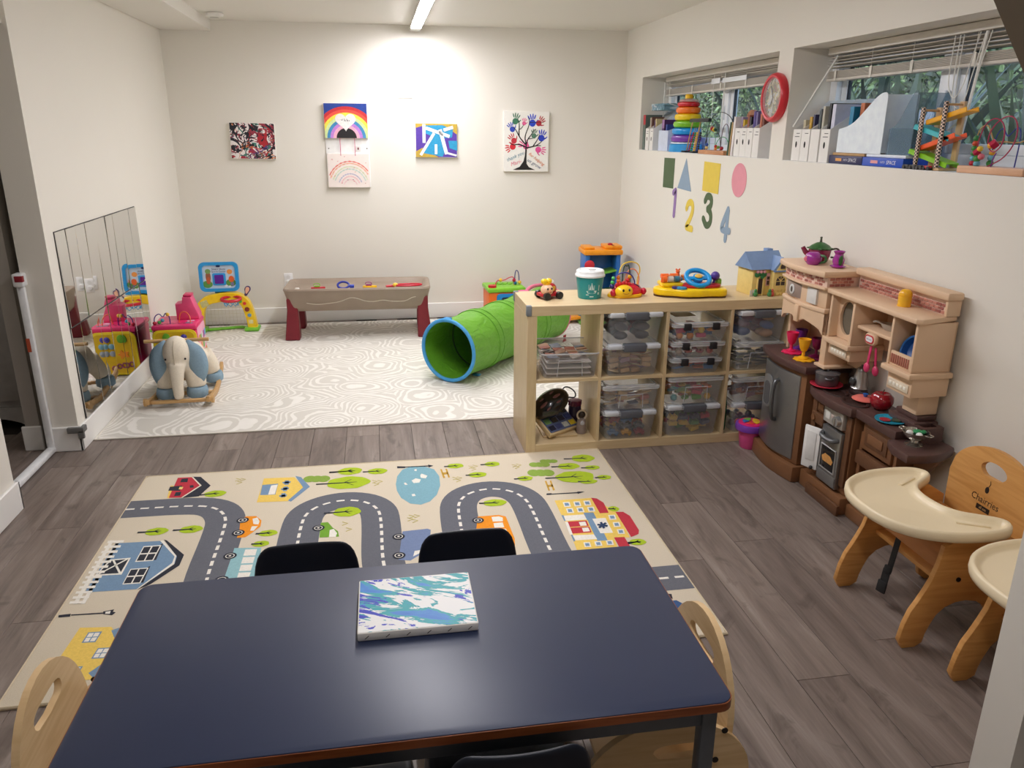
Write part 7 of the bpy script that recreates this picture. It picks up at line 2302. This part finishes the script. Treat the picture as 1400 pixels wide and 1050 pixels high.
for y, h, c, w_, lab in ((-2.25, .225, (150, 130, 160), .02, 'lilac book in the farthest file left of the clock'), (-2.275, .21, (206, 176, 50), .018, 'mustard book in the farthest file left of the clock'), (-2.335, .235, (150, 80, 56), .022, 'rust brown book in the second file left of the clock'), (-2.362, .225, (40, 34, 36), .022, 'black book in the second file left of the clock'),
                      (-2.41, .255, (70, 50, 130), .022, 'violet book in the third file left of the clock'), (-2.44, .25, (110, 100, 150), .022, 'grey violet book in the third file left of the clock'), (-2.495, .24, (190, 110, 80), .02, 'terracotta book in the nearest file left of the clock'), (-2.525, .225, (110, 50, 36), .022, 'maroon book in the nearest file left of the clock')):
    book(lab, y, c, w_, h, .16, 3.81, SZ1 + .0035)
# round topped wicker thing behind the files
t = thing('wooden_arch_toy', 'brown round topped wooden arch behind the files left of the clock', 'toy', (3.93, -2.14, SZ1))
part('arch', t, [pr(arc(0, .20, .075, 0, PI, 14) + [(-.075, 0), (.075, 0)], -.012, .012, .003, basis((0, 0, 0), (0, -1, 0), (0, 0, 1)))], wood((170, 110, 70), (140, 84, 50), (10, 10, 10)))

# ---------------------------------------------------------------- things on the right sill
for q, (y, lab) in enumerate(((-2.975, 'white magazine file, farthest of four right of the clock'), (-3.06, 'white magazine file, second farthest of four right of the clock'), (-3.15, 'white magazine file, third of four right of the clock'), (-3.245, 'white magazine file, nearest of four right of the clock'))):
    file_box(lab, y, w=.08, lo=.158, lines=(2, 1, 0, 2)[q], hole=q != 2)
for y, h, c, w_, lab in ((-2.985, .20, (190, 180, 150), .02, 'cream book in the farthest file right of the clock'), (-3.045, .215, (190, 150, 40), .022, 'mustard book in the second file right of the clock'), (-3.075, .225, (60, 60, 90), .016, 'navy book in the second file right of the clock'), (-3.13, .25, (70, 80, 84), .02, 'slate book in the third file right of the clock'), (-3.16, .262, (190, 186, 170), .018, 'pale book in the third file right of the clock'),
                      (-3.215, .275, (26, 26, 30), .018, 'black book in the nearest file right of the clock'), (-3.25, .27, (206, 208, 226), .028, 'white and violet book in the nearest file right of the clock')):
    book(lab, y, c, w_, h, .16, 3.81, SZ1 + .0035)


def space_box(label, y0, y1, c, c2, c3):
    t = thing('space_game_box', label, 'game box', (3.788, 0, SZ1), 0, 'flat space boxes on the right sill')
    part('box', t, [b2(0, .19, y0, y1, .0005, .038, .003)], c)
    M = lambda y: basis((-.0006, y, .019), (0, -1, 0), (0, 0, 1))
    L_ = y1 - y0
    part('colour_patch', t, [b2(-.0008, -.0001, y1 - L_ * .40, y1 - L_ * .22, .013, .026)], c2)
    text('lettering', 'INTO', .013, M(y1 - L_ * .52), c3, t, depth=0, shear=.15)
    text('lettering', 'SPACE', .023, M(y1 - L_ * .72), c3, t, depth=0, shear=.15)
    return t


space_box('flat dark navy box lettered INTO SPACE on the right sill', -3.565, -3.29, mat((40, 42, 86), .35), mat((226, 160, 80), .4), mat((230, 230, 236), .5))
space_box('flat bright blue box lettered INTO SPACE on the right sill', -3.86, -3.568, mat((30, 80, 190), .35), mat((230, 160, 160), .4), mat((236, 236, 240), .5))
solo('cardboard_sheet', 'tan cardboard piece lying on the dark navy space box', 'cardboard', [b2(0, .17, -.13, .13, 0, .012, .001)], mat((196, 158, 110), .7), (3.80, -3.43, SZ1 + .0386))
solo('white_tray', 'white shallow tray lying on the bright blue space box', 'tray', [b2(0, .17, -.14, .14, 0, .013, .003)], mat((230, 236, 244), .35), (3.80, -3.715, SZ1 + .0386))


def organizer(label, y0, y1, x, z, m_, th=.0025):
    """big book bin seen from its long curved side; tall end towards the camera"""
    t = thing('book_organizer', label, 'book bin', (x, 0, z), 0)
    L_ = y1 - y0
    top = smooth([(L_, .20, 0), (L_, .25, 0), (L_ * .93, .262, 0), (L_ * .78, .245, 0), (L_ * .55, .185, 0), (L_ * .3, .125, 0), (0, .105, 0)], 3)
    pr_ = [Vector((0, 0, 0)), Vector((L_, 0, 0))] + list(top)
    for d in (0, .15):
        part('curved_side', t, [pr([(p.x, max(p.y, 0)) for p in pr_], 0, th, 0, basis((d, y1, 0), (0, -1, 0), (0, 0, 1)))], m_)
    part('tall_end', t, [b2(.0005, .149, y0 + .006, y0 + .009, .006, .25)], m_)
    part('low_end', t, [b2(.0005, .149, y1 - .009, y1 - .006, .006, .11)], m_)
    part('bottom', t, [b2(.0005, .149, y0 + .012, y1 - .012, .004, .0065)], m_)
    return t


organizer('large white curved book bin standing on the space boxes', -3.68, -3.33, 3.80, SZ1 + .052, mat((228, 238, 252), .35))
organizer('clear smoky blue book bin right behind the white curved bin', -3.86, -3.70, 3.815, SZ1 + .052, clear((110, 140, 160), .45, .1))
for y, h, c, x, lab in ((-3.37, .20, (30, 130, 170), 3.83, 'teal picture book in the large white bin'), (-3.42, .215, (190, 110, 70), 3.85, 'orange patterned book in the large white bin'), (-3.47, .17, (60, 120, 190), 3.83, 'blue picture book in the large white bin'), (-3.53, .15, (206, 216, 196), 3.82, 'pale green book in the large white bin'), (-3.585, .205, (150, 90, 60), 3.86, 'brown book in the large white bin')):
    book(lab, y, c, .03, h, .09, x, SZ1 + .059)

# ramp racer
t = thing('ramp_racer', 'wooden zigzag race ramp with chequered posts on the right sill', 'toy race track', (3.795, -3.985, SZ1), .0)
t.scale = (1, 1, .78)
WL = wood((222, 186, 140), (204, 164, 116), (20, 20, 3))
part('base', t, [b2(0, .10, -.09, .09, .0005, .012, .002)], WL)
k = Nodes('chequer_print')
ch = k.n('TexChecker')
ch.inputs['Scale'].default_value = 118
ch.inputs['Color1'].default_value = lin((24, 22, 24))
ch.inputs['Color2'].default_value = lin((232, 206, 190))
k.l(k.co(), ch.inputs['Vector'])
k.col(ch.outputs['Color'])
M_CHK = k.pr(.5)
for y in (.065, -.065):
    part('chequered_post', t, [b2(.001, .012, y - .0085, y + .0085, .0125, .31 if y > 0 else .335, .001, 1)], M_CHK)
    part('rear_post', t, [b2(.075, .087, y - .014, y + .014, .0125, .31 if y > 0 else .335, .002)], WL)
    part('tie_rod', t, [cy((.012, y, .295 if y > 0 else .32), (.075, y, .295 if y > 0 else .32), .006, n=10)], WL)
for y0, z0, y1, z1, c, nm in ((-.17, .285, .05, .225, (250, 176, 20), 'yellow ramp'), (.12, .225, -.10, .165, (70, 190, 200), 'turquoise ramp'), (-.13, .165, .07, .095, (250, 96, 40), 'orange ramp'), (.13, .10, -.11, .035, (140, 206, 40), 'green ramp')):
    a, b = Vector((.044, y0, z0)), Vector((.044, y1, z1))
    L_ = (b - a).length
    an = math.atan2(b.z - a.z, b.y - a.y)
    M = T(*((a + b) / 2), rx=an)
    part('ramp', t, [bx((0, 0, 0), (.056, L_, .006), .002, 1, M), bx((-.026, 0, .012), (.004, L_, .02), .001, 1, M), bx((.026, 0, .012), (.004, L_, .02), .001, 1, M)], mat(c, .35), nm)
for q in range(3):
    o = thing('racer_car', ('black toy racer parked under the ramp, ' + ['farthest from the red one', 'middle one', 'next to the red one'][q]) if q < 3 else '', 'toy car', (3.784, -3.895 - .042 * q, SZ1), 0, 'racers under the ramp')
    part('body', o, [b2(-.008, .008, -.019, .019, .006, .018, .003)], mat((30, 30, 34), .35))
    for y in (-.012, .012):
        part('wheel', o, [cy((-.0095, y, .008), (.0095, y, .008), .008, n=12)], mat((60, 60, 64), .4))
o = thing('racer_car', 'red toy racer parked under the chequered ramp', 'toy car', (3.784, -4.022, SZ1), 0, 'racers under the ramp')
part('body', o, [b2(-.008, .008, -.019, .019, .006, .018, .003)], mat((200, 40, 50), .35))
for y in (-.012, .012):
    part('wheel', o, [cy((-.0095, y, .008), (.0095, y, .008), .008, n=12)], mat((40, 40, 44), .4))
bead_maze('large bead maze with red and purple loops on the right sill', -4.50, -4.175, 3.84,
          [([(0, -4.20, .026), (0, -4.195, .12), (0, -4.21, .165), (0, -4.245, .175), (0, -4.27, .14), (0, -4.29, .11), (.0, -4.34, .115), (0, -4.40, .11), (0, -4.44, .12), (0, -4.47, .16), (0, -4.49, .14), (0, -4.49, .026)], (190, 150, 90)),
           ([(-.02, -4.25, .026), (-.02, -4.23, .10), (-.02, -4.25, .175), (-.02, -4.30, .20), (-.02, -4.35, .175), (-.02, -4.36, .11), (-.02, -4.32, .07), (-.02, -4.28, .10), (-.02, -4.285, .16), (-.02, -4.345, .205), (-.02, -4.40, .195), (-.02, -4.42, .13), (-.02, -4.38, .06), (-.02, -4.30, .026)], (170, 40, 80)),
           ([(.015, -4.27, .026), (.015, -4.27, .12), (.015, -4.30, .17), (.015, -4.33, .13), (.015, -4.345, .14), (.015, -4.375, .17), (.015, -4.395, .14), (.015, -4.39, .026)], (50, 60, 140)),
           ([(-.03, -4.33, .026), (-.03, -4.335, .06), (-.03, -4.345, .075)], (120, 50, 140))],
          [((0, -4.198, .034 + .018 * q), c, .012, False) for q, c in enumerate(((190, 40, 60), (110, 180, 200), (60, 130, 60), (60, 140, 60), (206, 80, 50), (60, 130, 70)))] +
          [((-.02, -4.245, .034), (110, 180, 200), .012, False), ((-.02, -4.242, .052), (70, 150, 70), .014, False), ((-.02, -4.236, .074), (190, 40, 80), .012, True), ((-.02, -4.25, .088), (240, 200, 60), .011, False), ((-.02, -4.262, .06), (220, 110, 120), .012, False),
           ((.015, -4.27, .036), (60, 140, 60), .013, False), ((.015, -4.27, .056), (120, 190, 210), .012, False), ((.015, -4.272, .074), (240, 180, 60), .011, False), ((-.02, -4.30, .10), (240, 180, 60), .012, False), ((-.02, -4.315, .105), (190, 30, 70), .014, True), ((0, -4.488, .04), (220, 40, 50), .014, False), ((0, -4.488, .062), (226, 60, 60), .012, False)], wood((222, 176, 140), (206, 156, 118), (20, 3, 20)))

# ---------------------------------------------------------------- the garden outside
struct('ground', b2(4.27, 16, -14, 8, .78, .85), mat((96, 92, 70), .9, var=.2, scale=3))
LEAFG = [mat(c, .55, var=.15, scale=6) for c in ((62, 78, 58), (78, 96, 66), (52, 68, 58))]
rnd = random.Random(21)
bl = mesh('leaf', [([Vector((-.016, 0, 0)), Vector((.016, 0, 0)), Vector((.021, .4, .02)), Vector((-.021, .4, .02)), Vector((.016, .8, .0)), Vector((-.016, .8, 0)), Vector((0, 1.1, -.05))], [[0, 1, 2, 3], [3, 2, 4, 5], [5, 4, 6]])], LEAFG[0])
bls = [bl]
for m_ in LEAFG[1:]:
    q = bl.copy()
    q.materials[0] = m_
    bls.append(q)


def flax(label, x, y, n, s):
    t = thing('flax_plant', label, 'plant', (x, y, .85), 0, 'strap leaved plants outside the windows')
    for i in range(n):
        a = rnd.uniform(-1.2, 1.2) + (PI / 2 if i % 2 else -PI / 2)
        tilt = rnd.uniform(.05, .6)
        o = ob('leaf', rnd.choice(bls), t, (.05 * math.cos(a), .05 * math.sin(a), 0), (PI / 2 - tilt, rnd.uniform(-.6, .6), a))
        q = s * rnd.uniform(.75, 1.1)
        o.scale = (1.2 * q, q, q)


flax('strap leaved green plant outside the left half of the left window', 5.2, -.45, 44, 1.3)
flax('strap leaved green plant outside the right half of the left window', 5.3, -1.6, 48, 1.3)
flax('strap leaved plant outside behind the white book bin', 5.4, -2.9, 48, 1.3)
flax('strap leaved plant outside behind the big bead maze', 5.3, -3.7, 50, 1.3)
flax('strap leaved plant outside past the bead maze, partly out of view', 5.4, -4.7, 44, 1.3)
# bushes: a mass of small leaves nobody could count
def hedge(label, x0, x1, y0, y1, z0, z1, n, cols, name='hedge'):
    V, F, I = [], [], []
    for i in range(n):
        p = Vector((rnd.uniform(x0, x1), rnd.uniform(y0, y1), rnd.uniform(z0, z1)))
        p.x += .25 * math.sin(p.y * 3.1) * math.cos(p.z * 2.3)
        e = Euler((rnd.uniform(0, 3), rnd.uniform(0, 3), rnd.uniform(0, 6))).to_matrix()
        s = rnd.uniform(.018, .042)
        o = len(V)
        V += [p + e @ Vector(q) * s for q in ((-.5, -1, 0), (.5, -1, 0), (.5, .4, .15), (0, 1.2, 0), (-.5, .4, .15))]
        F.append([o, o + 1, o + 2, o + 3, o + 4])
        I.append(rnd.randrange(len(cols)))
    me = bpy.data.meshes.new(name)
    me.from_pydata(V, [], F)
    for c in cols:
        me.materials.append(mat(c, .6, var=.1, scale=5))
    me.polygons.foreach_set('material_index', I)
    o = ob(name, me)
    tag(o, label, 'hedge', None, 'stuff')


hedge('dense leafy green hedge beyond the strap leaved plants outside', 6.6, 7.4, -7, 6.5, .85, 3.6, 28000, ((54, 72, 48), (76, 100, 62), (42, 56, 44), (104, 128, 84)))
struct('wall_garden', b2(7.8, 8.0, -12, 14, .85, 5.0), mat((60, 72, 58), .9, var=.3, scale=2))
solo('garden_boulder', 'pale rounded boulder among the plants outside the right window', 'boulder', [ba((0, 0, .0), (.22, .30, .18), 18, k=12)], mat((196, 200, 204), .8, var=.15, scale=5), (6.0, -.84, 1.62))
solo('garden_wall_block', 'grey stone ledge under the pale boulder outside', 'stone ledge', [b2(-.3, .3, -.5, .5, 0, .58, .04)], mat((150, 148, 140), .9, var=.15, scale=8), (6.0, -.84, .8505))
